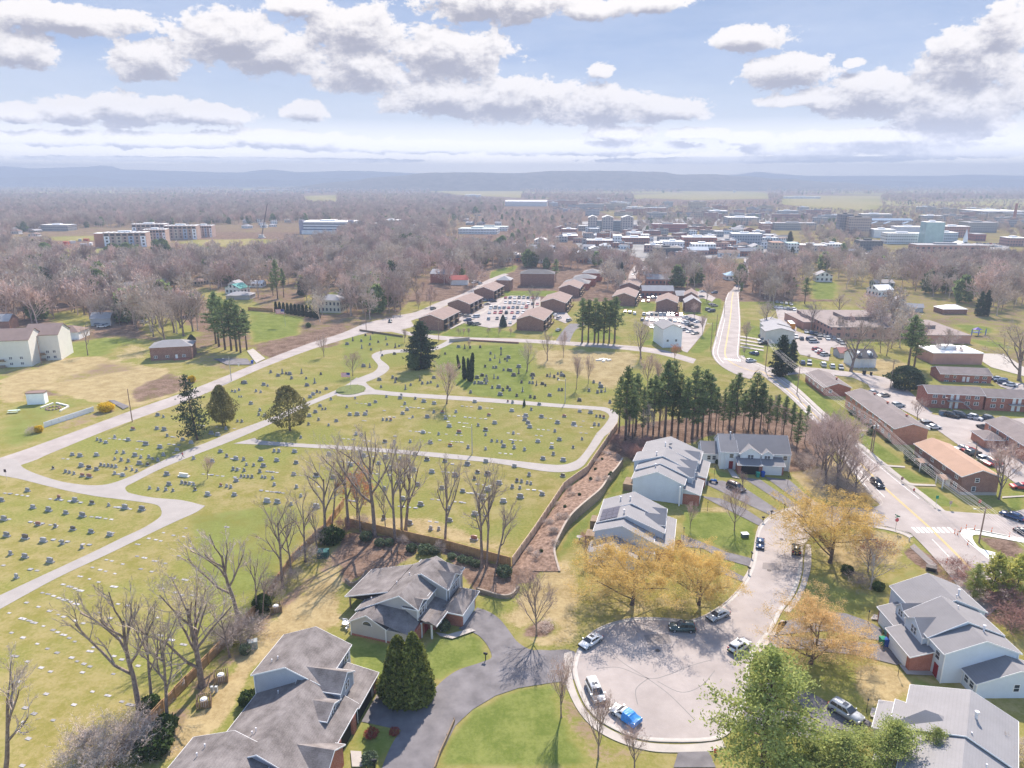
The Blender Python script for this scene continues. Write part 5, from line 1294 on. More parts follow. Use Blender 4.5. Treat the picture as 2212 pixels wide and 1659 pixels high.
# ---- far woods: mass of trees nobody could count, one object with instanced trees
TOWN=[(960,470),(1240,440),(2212,430),(2400,580),(1900,580),(1480,580),(1180,570),(960,540)]
def far_woods():
# all the tree forms live in one mesh each, kept out of the scene and instanced by geometry nodes
 protos=[]
 simple=[]
 for i in range(3):
  rng=random.Random(300+i)
  tm,cm=bare_meshes('far_tree',301+i,h=13,trunk_frac=0.2,nlimb=10,spread=46,levels=3,kids=(7,7),r0=0.22,twig=0.10,up=0.12,lenf=0.66,twigm=M_twigpink)
  simple.append((tm,cm))
 objs=[]
 c=bpy.data.collections.new('far_tree_forms')
 for i,(tm,cm) in enumerate(simple):
  bm=bmesh.new();bm.from_mesh(cm);bm.from_mesh(tm)
  me=bpy.data.meshes.new('far_tree');bm.to_mesh(me);bm.free();me.materials.append([M_twigpink,M_twig,mat('twigs_tan',(0.44,0.36,0.29),0.95,0.2,0.7,c2=(0.52,0.44,0.36),rnd=0.15)][i])
  o=bpy.data.objects.new('far_tree_form',me);c.objects.link(o);objs.append(o)
  # many bare forms to one evergreen
 for k in range(8):
  o=bpy.data.objects.new('far_tree_form',objs[k % 3].data);c.objects.link(o);objs.append(o)
 _,cm=cone_meshes('far_evergreen',311,11,7,LM_pine,500,1.3,0.55,0.05,0.5,True)
 o=bpy.data.objects.new('far_tree_formz',cm);c.objects.link(o);objs.append(o)
 rng=np.random.default_rng(4)
 def pts_in(y0,y1,n,spread=0.80):
  y=np.sqrt(rng.uniform(y0*y0,y1*y1,n));x=rng.uniform(-1,1,n)*spread*y
  return x,y
 X=[];Y=[]
 for y0,y1,n in ((470,700,1200),(700,1100,6500),(1100,1800,13000),(1800,3000,16000),(3000,5200,9000),(5200,9000,7000)):
  x,y=pts_in(y0,y1,n);X.append(x);Y.append(y)
 X=np.concatenate(X);Y=np.concatenate(Y)
 keep=np.ones(len(X),bool)
 # clearings: fields, town streets, building sites, lawns
 for l,p in CLEAR:
  keep &= ~inside(X,Y,[tuple(g(l,x,y)[:2]) for x,y in p])
 keep &= (Y <1900) | (rng.random(len(X))<.8)
 # thin out in the town centre
 town=inside(X,Y,[tuple(at(u,v)[:2]) for u,v in TOWN])
 keep &= ~(town & (rng.random(len(X))<0.58))
 X,Y=X[keep],Y[keep]
 X=np.concatenate([X,[p[0] for p in NEARPTS]]);Y=np.concatenate([Y,[p[1] for p in NEARPTS]])
 me=bpy.data.meshes.new('far_woods')
 me.vertices.add(len(X))
 me.vertices.foreach_set('co',np.stack([X,Y,np.zeros(len(X))],1).ravel())
 sc_=np.where(Y <480,rng.uniform(0.95,1.5,len(X)),rng.uniform(0.75,1.35,len(X)));tn=inside(X,Y,[tuple(at(u,v)[:2]) for u,v in TOWN]);sc_[tn] *= 0.6;sc_[Y >1500] *= .85
 sa=me.attributes.new('size','FLOAT','POINT');sa.data.foreach_set('value',sc_.astype(np.float32))
 me.update()
 o=obj('far_woods',me);tag(o,kind='stuff')
 ng=bpy.data.node_groups.new('far_woods','GeometryNodeTree')
 ng.interface.new_socket('Geometry',in_out='INPUT',socket_type='NodeSocketGeometry')
 ng.interface.new_socket('Geometry',in_out='OUTPUT',socket_type='NodeSocketGeometry')
 gi=ng.nodes.new('NodeGroupInput');go=ng.nodes.new('NodeGroupOutput')
 mp=ng.nodes.new('GeometryNodeMeshToPoints')
 ci=ng.nodes.new('GeometryNodeCollectionInfo');ci.inputs['Collection'].default_value=c
 ci.inputs['Separate Children'].default_value=True
 ip=ng.nodes.new('GeometryNodeInstanceOnPoints');ip.inputs['Pick Instance'].default_value=True
 rv=ng.nodes.new('FunctionNodeRandomValue');rv.data_type='FLOAT_VECTOR'
 rv.inputs[0].default_value=(0,0,0);rv.inputs[1].default_value=(0,0,6.28)
 rs_=ng.nodes.new('GeometryNodeInputNamedAttribute');rs_.data_type='FLOAT';rs_.inputs[0].default_value='size'
 ri=ng.nodes.new('FunctionNodeRandomValue');ri.data_type='INT';ri.inputs[4].default_value=0;ri.inputs[5].default_value=11;ri.inputs['Seed'].default_value=9
 ng.links.new(gi.outputs[0],mp.inputs[0]);ng.links.new(mp.outputs[0],ip.inputs['Points'])
 ng.links.new(ci.outputs[0],ip.inputs['Instance'])
 ng.links.new(rv.outputs[0],ip.inputs['Rotation'])
 ng.links.new(rs_.outputs[0],ip.inputs['Scale'])
 ng.links.new(ri.outputs[2],ip.inputs['Instance Index'])
 ng.links.new(ip.outputs[0],go.inputs[0])
 md=o.modifiers.new('trees','NODES');md.node_group=ng
 return o
CLEAR=[('B',[(530,190),(700,180),(1180,205),(1160,275),(760,260)]),('C',[(0,200),(550,200),(560,275),(0,285)]),
('C',[(640,228),(1300,228),(1250,350),(650,310)]),('B',[(1880,220),(2212,210),(2212,285),(1900,275)]),
('A',[(1490,175),(1650,175),(1620,220)]),('A',[(1960,228),(2190,224),(2180,290),(1980,290)]),
('A',[(60,470),(620,440),(1400,420),(1900,410),(2212,400),(2212,560),(1700,640),(1200,660),(470,670),(330,600),(60,600)]),
('C',[(360,560),(440,560),(440,700),(430,800),(360,780)]),('B',[(1940,540),(2050,540),(1970,700),(1900,800),(1840,780)]),
('C',[(840,690),(1000,700),(1000,900),(840,900)]),('B',[(880,700),(1700,700),(1700,900),(880,900)]),
('C',[(1200,470),(2000,460),(2212,540),(2212,640),(1200,660)]),('C',[(0,450),(760,450),(760,640),(0,660)]),('B',[(1400,470),(2212,470),(2212,640),(1400,620)]),
('B',[(740,420),(1090,420),(1090,530),(740,530)]),('B',[(1560,340),(1920,340),(1920,500),(1560,500)]),('B',[(1050,255),(1350,255),(1350,340),(1050,340)])]
far_woods()
# ================================================================ HOUSES
S_blue=wave_mat('siding_pale_blue',(0.50,0.55,0.62),0.16,'Z',0.86,0.7,0.05)
S_grey=wave_mat('siding_grey_blue',(0.33,0.35,0.40),0.16,'Z',0.86,0.7,0.05)
S_beige=wave_mat('siding_beige_grey',(0.38,0.36,0.35),0.16,'Z',0.86,0.7,0.05)
S_white=wave_mat('siding_white',(0.68,0.70,0.72),0.16,'Z',0.88,0.7,0.04)
S_cream=wave_mat('siding_cream',(0.60,0.59,0.55),0.16,'Z',0.88,0.7,0.04)
B_red=brick_mat('brick_red',(0.34,0.115,0.075),(0.27,0.085,0.06),(0.38,0.28,0.24))
B_orange=brick_mat('brick_orange',(0.47,0.20,0.125),(0.40,0.155,0.10),(0.46,0.33,0.27))
B_brown=brick_mat('brick_brown',(0.25,0.125,0.095),(0.19,0.095,0.075),(0.33,0.26,0.23))
R_grey=wave_mat('shingles_grey',(0.205,0.195,0.20),0.13,'Z',0.94,0.95,0.08,0.35,width=0.2)
R_light=wave_mat('shingles_light_grey',(0.245,0.235,0.24),0.13,'Z',0.94,0.95,0.07,0.35,width=0.2)
R_weather=wave_mat('shingles_weathered',(0.145,0.125,0.12),0.13,'Z',0.88,0.95,0.28,0.45,c2=(0.185,0.165,0.16),width=0.2)
R_brown=wave_mat('shingles_brown',(0.235,0.17,0.15),0.13,'Z',0.94,0.95,0.1,0.35,width=0.2)
R_tan=wave_mat('shingles_tan',(0.36,0.235,0.17),0.13,'Z',0.94,0.95,0.08,0.35,width=0.2)
R_warm=wave_mat('shingles_warm_grey',(0.185,0.155,0.15),0.13,'Z',0.94,0.95,0.14,0.35,width=0.2)
R_dark=wave_mat('shingles_dark',(0.095,0.09,0.095),0.13,'Z',0.94,0.95,0.12,0.35,width=0.2)
M_gdoor=wave_mat('garage_panels',(0.66,0.67,0.69),0.53,'Z',0.72,0.6,0.03,width=0.06)
M_door=mat('red_door',(0.22,0.025,0.035),0.5,0.1)
M_pipe=mat('vent_pipe',(0.62,0.60,0.62),0.5,0.06)
WCACHE={}
def window(par,x,y,z,w,h,face,double=True,shut=None):
 """white frame standing proud of the wall with its glass as a sub-part"""
 key=(round(w,2),round(h,2),double)
 if key not in WCACHE:
  fr=MB();t_=0.09
  fr.box(-w/2-t_,w/2+t_,-0.05,0.03,-t_,0);fr.box(-w/2-t_,w/2+t_,-0.05,0.03,h,h+t_)
  fr.box(-w/2-t_,-w/2,-0.05,0.03,0,h);fr.box(w/2,w/2+t_,-0.05,0.03,0,h)
  fr.box(-w/2,w/2,-0.045,0.02,h/2-0.03,h/2+0.03)
  if double and w >0.9:fr.box(-0.06,0.06,-0.048,0.02,0,h)
  gl_=MB();gl_.box(-w/2,w/2,-0.02,0.02,0,h)
  WCACHE[key]=(fr.mesh('window',M_trim),gl_.mesh('pane',M_glass))
 a,b=WCACHE[key]
 o=obj('window',a,par);obj('pane',b,o)
 o.location=(x,y,z)
 o.rotation_euler.z={'S':0,'E':R(90),'N':R(180),'W':R(-90)}[face]
 return o
def panel(par,name,x,y,z,w,h,face,m,t_=0.04):
 mb=MB();mb.box(-w/2,w/2,-t_,0.02,0,h)
 o=mb.build(name,m,par);o.location=(x,y,z);o.rotation_euler.z={'S':0,'E':R(90),'N':R(180),'W':R(-90)}[face]
 return o
class House:
 def __init__(s,name,o,xdir,label,cat='house',group=None):
  s.root=empty(name,(o[0],o[1],0),math.atan2(xdir[1],xdir[0]),label,cat,group)
  s.w={};s.roof=MB();s.trim=MB();s.sid=None
 def wall(s,m,key=''):
  k=m.name+key
  if k not in s.w:s.w[k]=(MB(),m)
  return s.w[k][0]
 def blk(s,prof,a0,a1,axis='y',m=None,z0=-0.1,ov=0.35,rake=0.22,th=0.15,roof=True,trim=True):
  W=s.wall(m)
  pr=[(prof[0][0],z0)]+list(prof)+[(prof[-1][0],z0)]
  W.extr(pr[::-1],a0,a1,axis)
  if 'siding' in m.name:
   for p_,z_ in ((prof[0][0],prof[0][1]),(prof[-1][0],prof[-1][1])):
    for a_ in (a0,a1):
     q0,q1=p_ -.07,p_+.07
     if axis =='y':s.trim.box(q0,q1,a_ -.07,a_+.07,z0,z_ -.06)
     else:s.trim.box(a_ -.07,a_+.07,q0,q1,z0,z_ -.06)
  if not roof:return
  pts=[list(p) for p in prof]
  (x0,q0),(x1,q1)=pts[0],pts[1]
  k=(q1 -q0)/(x1 -x0);e=-ov if x1 >x0 else ov
  pts[0]=[x0+e,q0+k*e]
  (x0,q0),(x1,q1)=pts[-1],pts[-2]
  k=(q1 -q0)/(x1 -x0);e=ov if x0 >x1 else -ov
  pts[-1]=[x0+e,q0+k*e]
  mono=len(prof)==2 and abs(prof[0][1]-prof[1][1])>.3
  hi_=0 if prof[0][1]>prof[-1][1] else -1
  if mono:pts[hi_]=list(prof[hi_])
  top=[(p,z+th) for p,z in pts];bot=[(p,z+0.01) for p,z in pts]
  s.roof.extr(bot+top[::-1],a0 -rake,a1+rake,axis)
  if trim:
   t1=[(p,z+th -0.01) for p,z in pts];b1=[(p,z -0.04) for p,z in pts]
   for a in (a0 -rake -0.05,a1+rake):
    s.trim.extr(b1+t1[::-1],a,a+0.05,axis)
   for (p,z),sg in ((pts[0],-1),(pts[-1],1)):
    sg=sg if prof[-1][0]>prof[0][0] else -sg
    if mono and abs(p -prof[hi_][0])<1e-6:continue
    pa,pb=sorted((p,p+sg*0.06))
    if axis =='y':s.trim.box(pa,pb,a0 -rake,a1+rake,z -0.02,z+th -0.01)
    else:s.trim.box(a0 -rake,a1+rake,pa,pb,z -0.02,z+th -0.01)
 def hip(s,x0,x1,y0,y1,ze,zr,m,z0=-0.1,ov=0.35,ins=None,along='x',base=True):
  if base:s.wall(m).box(x0,x1,y0,y1,z0,ze)
  X0,X1,Y0,Y1=x0 -ov,x1+ov,y0 -ov,y1+ov
  zb=ze+0.02
  if along =='x':
   i=ins if ins is not None else (Y1 -Y0)/2
   r=[(X0+i,(Y0+Y1)/2,zr),(X1 -i,(Y0+Y1)/2,zr)]
   f=[(0,1,5,4),(1,2,5),(2,3,4,5),(3,0,4)]
  else:
   i=ins if ins is not None else (X1 -X0)/2
   r=[((X0+X1)/2,Y0+i,zr),((X0+X1)/2,Y1 -i,zr)]
   f=[(0,1,4),(1,2,5,4),(2,3,5),(3,0,4,5)]
  s.roof.poly([(X0,Y0,zb),(X1,Y0,zb),(X1,Y1,zb),(X0,Y1,zb)]+r,f+[(3,2,1,0)])
  for b in ((X0 -.06,X0,Y0 -.06,Y1+.06),(X1,X1+.06,Y0 -.06,Y1+.06),(X0,X1,Y0 -.06,Y0),(X0,X1,Y1,Y1+.06)):
   s.trim.box(b[0],b[1],b[2],b[3],zb -0.16,zb+0.05)
 def pipe(s,x,y,z,h=0.9,r=0.11,m=None):
  mb=MB();mb.tube((0,0,-0.6),(0,0,h),r,r,8,True);mb.tube((0,0,h -.05),(0,0,h+.12),r*1.6,r*1.6,8,True)
  o=mb.build('vent_pipe',m or M_pipe,s.root);o.location=(x,y,z)
 def post(s,x,y,z,sz=0.14,m=None):
  mb=MB();mb.box(-sz,sz,-sz,sz,-0.05,z)
  o=mb.build('post',m or M_trim,s.root);o.location=(x,y,0)
 def finish(s,roofm):
  for n,(mb,m) in s.w.items():mb.build('brick_wall' if 'brick' in n else 'wall',m,s.root)
  if s.roof.v:s.roof.build('roof',roofm,s.root)
  if s.trim.v:s.trim.build('trim',M_trim,s.root)
  return s.root
  # ---- beige-grey house with the half-round window
h=House('detached_house',(-25.6,99.0),(.947,-.322),'beige-grey house with half-round gable window and weathered many-gabled roof')
SB=S_beige
h.blk([(0,2.55),(2.97,4.2),(6.2,2.5)],0,8.2,'y',SB)
h.blk([(6.25,2.28),(10.3,2.28)],0.02,3.2,'y',SB,roof=False)
# hip roof over the low corner
h.roof.poly([(4.0,-0.25,3.78),(10.65,-0.3,2.3),(10.65,3.1,2.75),(8.2,3.05,4.35),(3.4,3.05,4.5)],[(0,1,3,4),(1,2,3)])
h.blk([(-0.5,2.6),(7.3,6.75),(10.3,5.0)],3.0,9.6,'y',SB)
h.blk([(-0.5,2.6),(8.0,7.1),(12.4,5.1)],9.6,15.2,'y',SB)
h.hip(4.6,12.3,12.5,16.6,5.0,7.0,SB,along='x',ov=0.3)
h.blk([(10.2,5.1),(12.4,6.4),(14.4,5.1)],9.8,12.62,'x',SB) # cross gable with paired windows
h.blk([(3.1,5.0),(4.5,5.75),(5.9,5.0)],8.0,10.42,'x',SB) # small gable over the entry windows
h.blk([(10.2,3.1),(12.2,2.75)],5.4,9.8,'y',B_red,roof=False)
h.roof.poly([(10.2,2.95,3.35),(13.55,2.95,2.6),(13.55,9.8,2.6),(10.2,9.8,3.35),(10.2,2.95,3.25),(13.55,2.95,2.48),(13.55,9.8,2.48),(10.2,9.8,3.25)],[(0,1,2,3),(7,6,5,4),(0,4,5,1),(1,5,6,2),(2,6,7,3),(3,7,4,0)])
h.trim.box(13.55,13.62,2.95,9.8,2.42,2.64)
h.wall(B_red).box(12.7,15.9,7.5,13.5,-0.1,2.5)
h.hip(12.5,15.92,7.45,14.2,2.5,4.0,B_red,along='y',base=False,ins=2.4)
h.wall(B_red).box(10.25,10.9,0.06,6.0,-0.1,2.45)
h.wall(B_red).box(-0.02,10.32,-0.03,0.2,-0.1,0.35)
h.blk([(-4.3,2.45),(3.6,4.9)],6.1,14.8,'y',M_dark,z0=2.3) # porch roof on the far side
for px_,py_ in ((-4.0,6.4),(-4.0,10.2),(-4.0,14.5),(-1.2,6.4)):h.post(px_,py_,2.4,0.1,M_wood)
h.roof.poly([(11.0,2.9,2.75),(13.3,2.9,2.75),(13.3,5.6,2.75),(11.0,5.6,2.75),(12.15,2.9,3.25),(12.15,5.6,3.25)],[(0,1,4),(1,2,5,4),(3,0,4,5),(3,5,2),(0,3,2,1)])
for q in ((12.6,3.2),(13.1,5.6),(10.9,3.0)):h.post(*q,2.6,0.12)
panel(h.root,'front_door',10.95,4.6,0.1,1.0,2.1,'E',M_door)
panel(h.root,'garage_door',15.93,10.5,0.0,4.9,2.2,'E',M_gdoor)
# half-round window: white arch frame with dark glass
fr=MB();gl_=MB();n=14
out_=[(0.88*math.cos(math.pi*i/n),0.80*math.sin(math.pi*i/n)) for i in range(n+1)]
inn=[(0.74*math.cos(math.pi*i/n),0.66*math.sin(math.pi*i/n)) for i in range(n+1)]
fr.extr(out_,-0.05,0.02,'y');gl_.extr(inn,-0.09,-0.052,'y')
wo=fr.build('arched_window',M_trim,h.root);wo.location=(2.95,0,2.35);obj('pane',gl_.mesh('pane',M_glass),wo).location=(0,0,0.06)
for y,z,w_ in ((3.8,3.45,0.62),(4.7,3.45,0.62),(6.9,4.55,0.4),(7.5,4.55,0.4)):window(h.root,10.46 if z <4 else 10.33,y,z,w_,1.3 if z <4 else 0.5,'E',False)
for y in (12.0,12.9):window(h.root,12.66,y,3.7,0.62,1.35,'E',False)
for q in ((3.9,8.5,5.0),(5.2,10.6,5.7),(1.0,5.0,3.5)):h.pipe(*q,0.4,0.06)
for x,y in ((0.9,2.6),(1.6,4.2)):
 k=(4.2-2.55)/2.97
 mb=MB();mb.box(-0.5,0.5,-0.3,0.3,0,0.12);o=mb.build('skylight',M_glass,h.root);o.location=(x,y,2.72+k*x);o.rotation_euler.y=-math.atan(k)
h.finish(R_weather)
# ---- grey terrace at the photo's lower edge
h=House('townhouse',(-21.27,74.0),(.982,-.191),'grey-roofed terrace with three dormers and an open garage row, at the lower edge','townhouses')
h.blk([(-14.6,2.5),(-6.85,6.0),(-0.5,2.75)],-7.5,5.9,'y',S_grey,ov=0.3)
h.blk([(-15.0,5.5),(-10.15,7.4),(-5.1,5.25)],5.7,14.4,'y',S_grey)
h.blk([(-16.3,4.8),(-10.95,6.6),(-5.9,4.5)],-18,-5.6,'y',S_grey)
h.blk([(-5.0,3.6),(-0.45,2.65)],5.7,12.4,'y',S_grey,ov=0.45,rake=0.3)
h.blk([(5.15,5.1),(7.2,6.5),(9.25,5.1)],-8.5,-2.35,'x',S_grey,ov=0.3) # upper dormer
h.blk([(0.9,4.3),(2.9,5.1),(4.6,4.3)],-6.6,-2.35,'x',S_grey,ov=0.3) # middle dormer
h.wall(B_red).box(-1.6,0.3,-6.6,-1.4,-0.1,2.3)
h.blk([(-6.4,2.9),(-3.9,4.5),(-1.3,2.9)],-7.0,0.7,'x',B_red,ov=0.3) # brick-fronted gable
h.blk([(-13.0,4.2),(-10.4,5.7),(-7.8,4.2)],-9.5,-1.6,'x',S_grey,ov=0.3)
h.blk([(-6.2,3.4),(-0.5,2.6)],-18,-7.6,'y',S_grey,ov=0.4)
for y0,y1 in ((-0.9,0.0),(3.6,4.6),(11.5,12.3)):h.wall(B_red).box(-0.48,-0.1,y0,y1,-0.1,2.55)
for y0,y1 in ((0.1,3.5),(5.3,10.6)):panel(h.root,'garage_shade',-0.44,(y0+y1)/2,0.0,y1 -y0,2.3,'E',M_dark)  # flat dark sheets on the wall stand for shaded garage interiors
panel(h.root,'garage_door',0.34,-4.0,0.0,3.4,2.1,'E',M_gdoor)
for y,z in ((7.2,4.1),(2.75,3.6)):window(h.root,-2.3,y,z,1.1,1.05,'E')
window(h.root,-4.95,13.0,3.7,1.2,1.2,'E')
for q in ((-13.3,7.6,6.3),(-12.6,8.0,6.6),(-9.9,-3.6,4.8),(-9.6,-3.2,5.0),(-13.5,-7.6,5.9),(-13.6,-9.0,5.9),(-10.6,4.0,4.5)):h.pipe(*q,0.35,0.06)
h.finish(R_weather)
# ---- blue-grey townhouse rows
def rowhouse(o,xd,label,units,yend,annex=True):
 h=House('townhouse',o,xd,label,'townhouses','pale blue townhouse rows')
 for prof,y0,y1 in units:h.blk(prof,y0,y1,'y',S_blue)
 return h
h=rowhouse((30.08,121.15),(12.92,-3.40),'pale blue townhouse pair with solar panels on its grey roof',
[([(-14.6,4.85),(-9.45,6.55),(-3.7,3.9)],0,3.1),([(-14.4,5.2),(-8.9,7.2),(-1.9,4.55)],3.1,8.3),([(-14.4,5.2),(-8.5,7.5),(-2.0,4.6)],8.3,13.6)],14)
h.blk([(-15.0,2.5),(-10.8,4.2),(-6.5,2.5)],-4.4,0.0,'y',S_blue)
h.blk([(-6.4,2.45),(-3.0,2.45)],-1.8,0.0,'y',S_blue,roof=False)
h.blk([(-4.2,3.75),(0.0,2.6)],0.3,13.2,'y',S_blue,ov=0.3)
h.blk([(5.4,5.1),(7.1,6.3),(8.8,5.1)],-5.5,-1.85,'x',S_blue,ov=0.25)
h.blk([(9.8,4.9),(11.0,5.8),(12.2,4.9)],-5.5,-1.9,'x',S_blue,ov=0.25)
h.wall(B_red).box(-3.8,0.06,-0.04,0.35,-0.1,2.5)
panel(h.root,'garage_door',0.04,3.3,0,4.6,2.15,'E',M_gdoor);panel(h.root,'garage_door',0.04,9.6,0,4.6,2.15,'E',M_gdoor)
window(h.root,-12.9,-4.4,1.0,0.8,0.8,'S',False)
window(h.root,-1.83,7.1,3.7,1.1,1.1,'E');window(h.root,-1.88,11.0,3.6,0.9,1.0,'E')
k=(7.2-5.9)/3.7
for i in range(3):
 for j in range(3):
  mb=MB();mb.box(0,1.17,0,1.6,0,0.06)
  o=mb.build('solar_panel',mat('solar_cells',(0.10,0.095,0.12),0.35,0.15,3.0),h.root)
  o.location=(-14.2+i*1.15,3.2+j*1.68,5.2+.2+.364*(.2+i*1.15));o.rotation_euler.y=-math.atan(0.364)
for q in ((-11.0,11.0,6.6),(-9.6,4.4,7.0),(-9.0,10.0,7.3)):h.pipe(*q,0.8,0.12)
for y in (5.0,11.5):
 mb=MB();mb.box(-1.1,1.1,-1.4,1.4,0,1.7);o=mb.build('fenced_patio',M_wood,h.root);o.location=(-15.9,y,0)
h.finish(R_light)
h=rowhouse((41.3,145.4),(19.18,-6.77),'pale blue townhouse row nearest the pine grove, three stepped units',
[([(-14.7,4.7),(-9.4,7.0),(-3.6,4.75)],0,4.4),([(-14.6,5.2),(-9.4,7.3),(-2.0,4.6)],4.4,8.2),([(-15.9,5.6),(-9.3,7.7),(-3.0,4.9)],8.2,14.0),([(-14.9,5.6),(-9.4,7.6),(-1.6,4.7)],14.0,22.0)],22)
h.blk([(-4.2,3.8),(0.0,2.6)],0.4,8.6,'y',S_blue,ov=0.3)
h.blk([(-4.2,3.8),(0.4,2.6)],10.6,20.6,'y',S_blue,ov=0.3)
for y in (6.3,11.2,17.5):h.blk([(y -1.7,5.0),(y,6.2),(y+1.7,5.0)],-5.5,-1.9,'x',S_blue,ov=0.25)
h.wall(B_red).box(-4.1,0.06,0.3,0.62,-0.1,2.5);h.wall(B_red,'b').box(-3.0,0.46,10.5,10.85,-0.1,2.5)
h.post(-4.1,-0.9,4.6,0.16);panel(h.root,'front_door',-3.56,1.6,0.1,1.0,2.1,'E',M_door)
for y in (3.0,6.5):panel(h.root,'garage_door',0.05,y,0,2.8,2.1,'E',M_gdoor)
for y in (13.2,17.6):panel(h.root,'garage_door',0.45,y,0,3.6,2.1,'E',M_gdoor)
for y,z in ((6.3,3.6),(11.2,3.7),(17.5,3.7)):window(h.root,-1.85,y,z,1.1,1.1,'E')
for q in ((-10.3,3.3,6.7),(-11.0,9.6,7.2),(-9.8,15.5,7.6)):h.pipe(*q,0.8,0.12)
mb=MB();mb.ball((0,0,0),0.45,0.12,0.45,12,8);o=mb.build('satellite_dish',M_metal,h.root);o.location=(-8.6,15.8,8.1);o.rotation_euler=(0.5,0,0.5)
mb=MB();mb.box(-1.3,1.3,-2.2,2.2,0,1.7);o=mb.build('fenced_patio',M_wood,h.root);o.location=(-16.2,5.2,0)
h.finish(R_light)
# ---- white pair with two dormers in front of the pines
h=House('townhouse',(55.85,164.03),(.994,-.106),'white pair of townhouses with two front dormers before the pines','townhouses')
SW=S_white
h.blk([(2.8,4.55),(7.5,7.6),(12.0,4.6)],-0.2,12.6,'x',SW)
h.blk([(2.5,4.75),(7.6,7.45),(12.0,4.7)],-4.1,-0.2,'x',SW)
h.blk([(6.2,2.7),(9.6,4.6),(13.0,2.7)],-8.0,-4.1,'x',SW)
h.blk([(-0.2,2.55),(3.2,3.6)],-0.3,5.1,'x',B_red,ov=0.5)
h.blk([(-0.1,2.55),(3.2,3.6)],5.15,10.6,'x',brick_mat('brick_red_b',(0.33,0.115,0.075),(0.26,0.085,0.06),(0.38,0.28,0.24)),ov=0.5)
h.blk([(0.6,4.5),(2.9,6.0),(5.3,4.5)],2.0,6.5,'y',SW,ov=0.25)
h.blk([(5.7,4.35),(7.0,5.3),(8.3,4.35)],2.0,6.0,'y',SW,ov=0.2)
panel(h.root,'garage_shade',2.6,-0.24,0,4.2,2.15,'S',M_dark);panel(h.root,'garage_door',7.9,-0.14,0,4.6,2.15,'S',M_gdoor)  # dark sheet paints the shade inside the left-open garage
panel(h.root,'front_door',-1.5,2.46,0.1,1.0,2.1,'S',M_door)
for x,y,z,w_ in ((3.0,1.98,3.2,1.3),(7.0,1.98,3.1,1.3),(11.5,2.78,2.9,0.9),(-1.5,2.48,3.1,0.9),(-6.3,6.18,1.0,0.8),(-5.0,6.18,1.0,0.8)):window(h.root,x,y,z,w_,1.0,'S',w_ >1)
for q in ((-3.0,1.0),(12.6,1.3)):h.post(q[0],q[1]+1.3,4.4,0.14)
h.pipe(-1.2,7.6,7.4,0.7,0.12)
h.finish(R_grey)
# ---- duplex on the other side of the street
h=House('duplex_house',(58.5,89.98),(1,.0086),'pale blue duplex with two double garages and a brick garage side wall','duplex')
h.blk([(3.2,5.0),(8.6,7.0),(13.7,5.0)],-2.4,1.4,'y',S_blue)
h.blk([(3.0,5.1),(8.1,7.6),(13.7,5.3)],1.4,7.6,'y',S_blue)
h.blk([(4.6,5.0),(10.3,7.2),(15.2,5.1)],7.6,15.0,'y',S_blue)
h.blk([(-0.02,2.6),(4.2,3.7)],0.1,6.8,'y',B_red,ov=0.3)
h.blk([(1.6,2.6),(5.6,3.7)],7.4,12.6,'y',B_red,ov=0.3)
h.blk([(1.9,4.7),(4.2,6.3),(6.5,4.7)],2.4,7.0,'x',S_blue,ov=0.25)
h.blk([(7.7,4.5),(9.0,5.6),(10.3,4.5)],3.0,7.0,'x',S_blue,ov=0.25)
h.blk([(6.2,2.5),(11.8,4.5),(17.4,2.5)],-5.6,-2.4,'y',S_blue)
panel(h.root,'garage_door',-0.04,3.5,0,5.0,2.15,'W',M_gdoor);panel(h.root,'garage_door',1.58,10.0,0,4.4,2.15,'W',M_gdoor)
h.post(4.0,-1.2,4.8,0.2);panel(h.root,'front_door',3.18,-1.0,0.1,1.0,2.1,'W',M_door)
window(h.root,3.18,-0.9,3.0,0.9,1.2,'W',False)
window(h.root,2.38,4.2,3.75,1.3,1.15,'W');window(h.root,2.98,9.0,3.5,1.1,1.0,'W')
window(h.root,11.8,-5.6,1.1,0.75,1.1,'S',False);window(h.root,6.18,-4.6,1.0,0.8,1.1,'W',False);window(h.root,6.18,-3.4,1.0,0.8,1.1,'W',False)
for q in ((10.2,0.5,6.5),(12.2,9.8,6.6)):h.pipe(*q,0.95,0.13)
h.pipe(9.2,5.2,7.3,0.35,0.06);h.pipe(11.0,8.5,7.1,0.35,0.06)
h.finish(R_grey)
# ---- grey-roofed house at the lower corner
h=House('duplex_house',(46.51,76.29),(.827,-.562),'grey-roofed duplex with a hipped side dormer behind pines at the lower edge','duplex')
h.blk([(3.2,5.3),(9.4,7.3),(14.4,5.3)],-2.0,7.0,'y',S_white)
h.blk([(3.6,5.0),(9.3,7.0),(14.2,5.0)],-9.0,-2.0,'y',S_white)
h.blk([(0.0,2.6),(3.6,3.6)],-0.4,5.2,'y',S_white,ov=0.3)
h.wall(S_white).box(1.9,8.4,-1.7,2.9,-0.1,5.15)
h.hip(1.9,9.5,-1.7,2.9,5.15,7.0,S_white,along='x',base=False,ov=0.3,ins=3.4)
h.blk([(1.0,2.6),(3.8,3.5)],-8.5,-2.6,'y',S_white,ov=0.3)
panel(h.root,'garage_door',-0.02,2.4,0,4.6,2.15,'W',M_gdoor)
h.pipe(10.2,2.2,6.9,1.1,0.17);h.pipe(9.9,-1.2,6.9,0.45,0.06);h.pipe(11.6,-5.0,6.2,0.5,0.07)
h.finish(R_light)
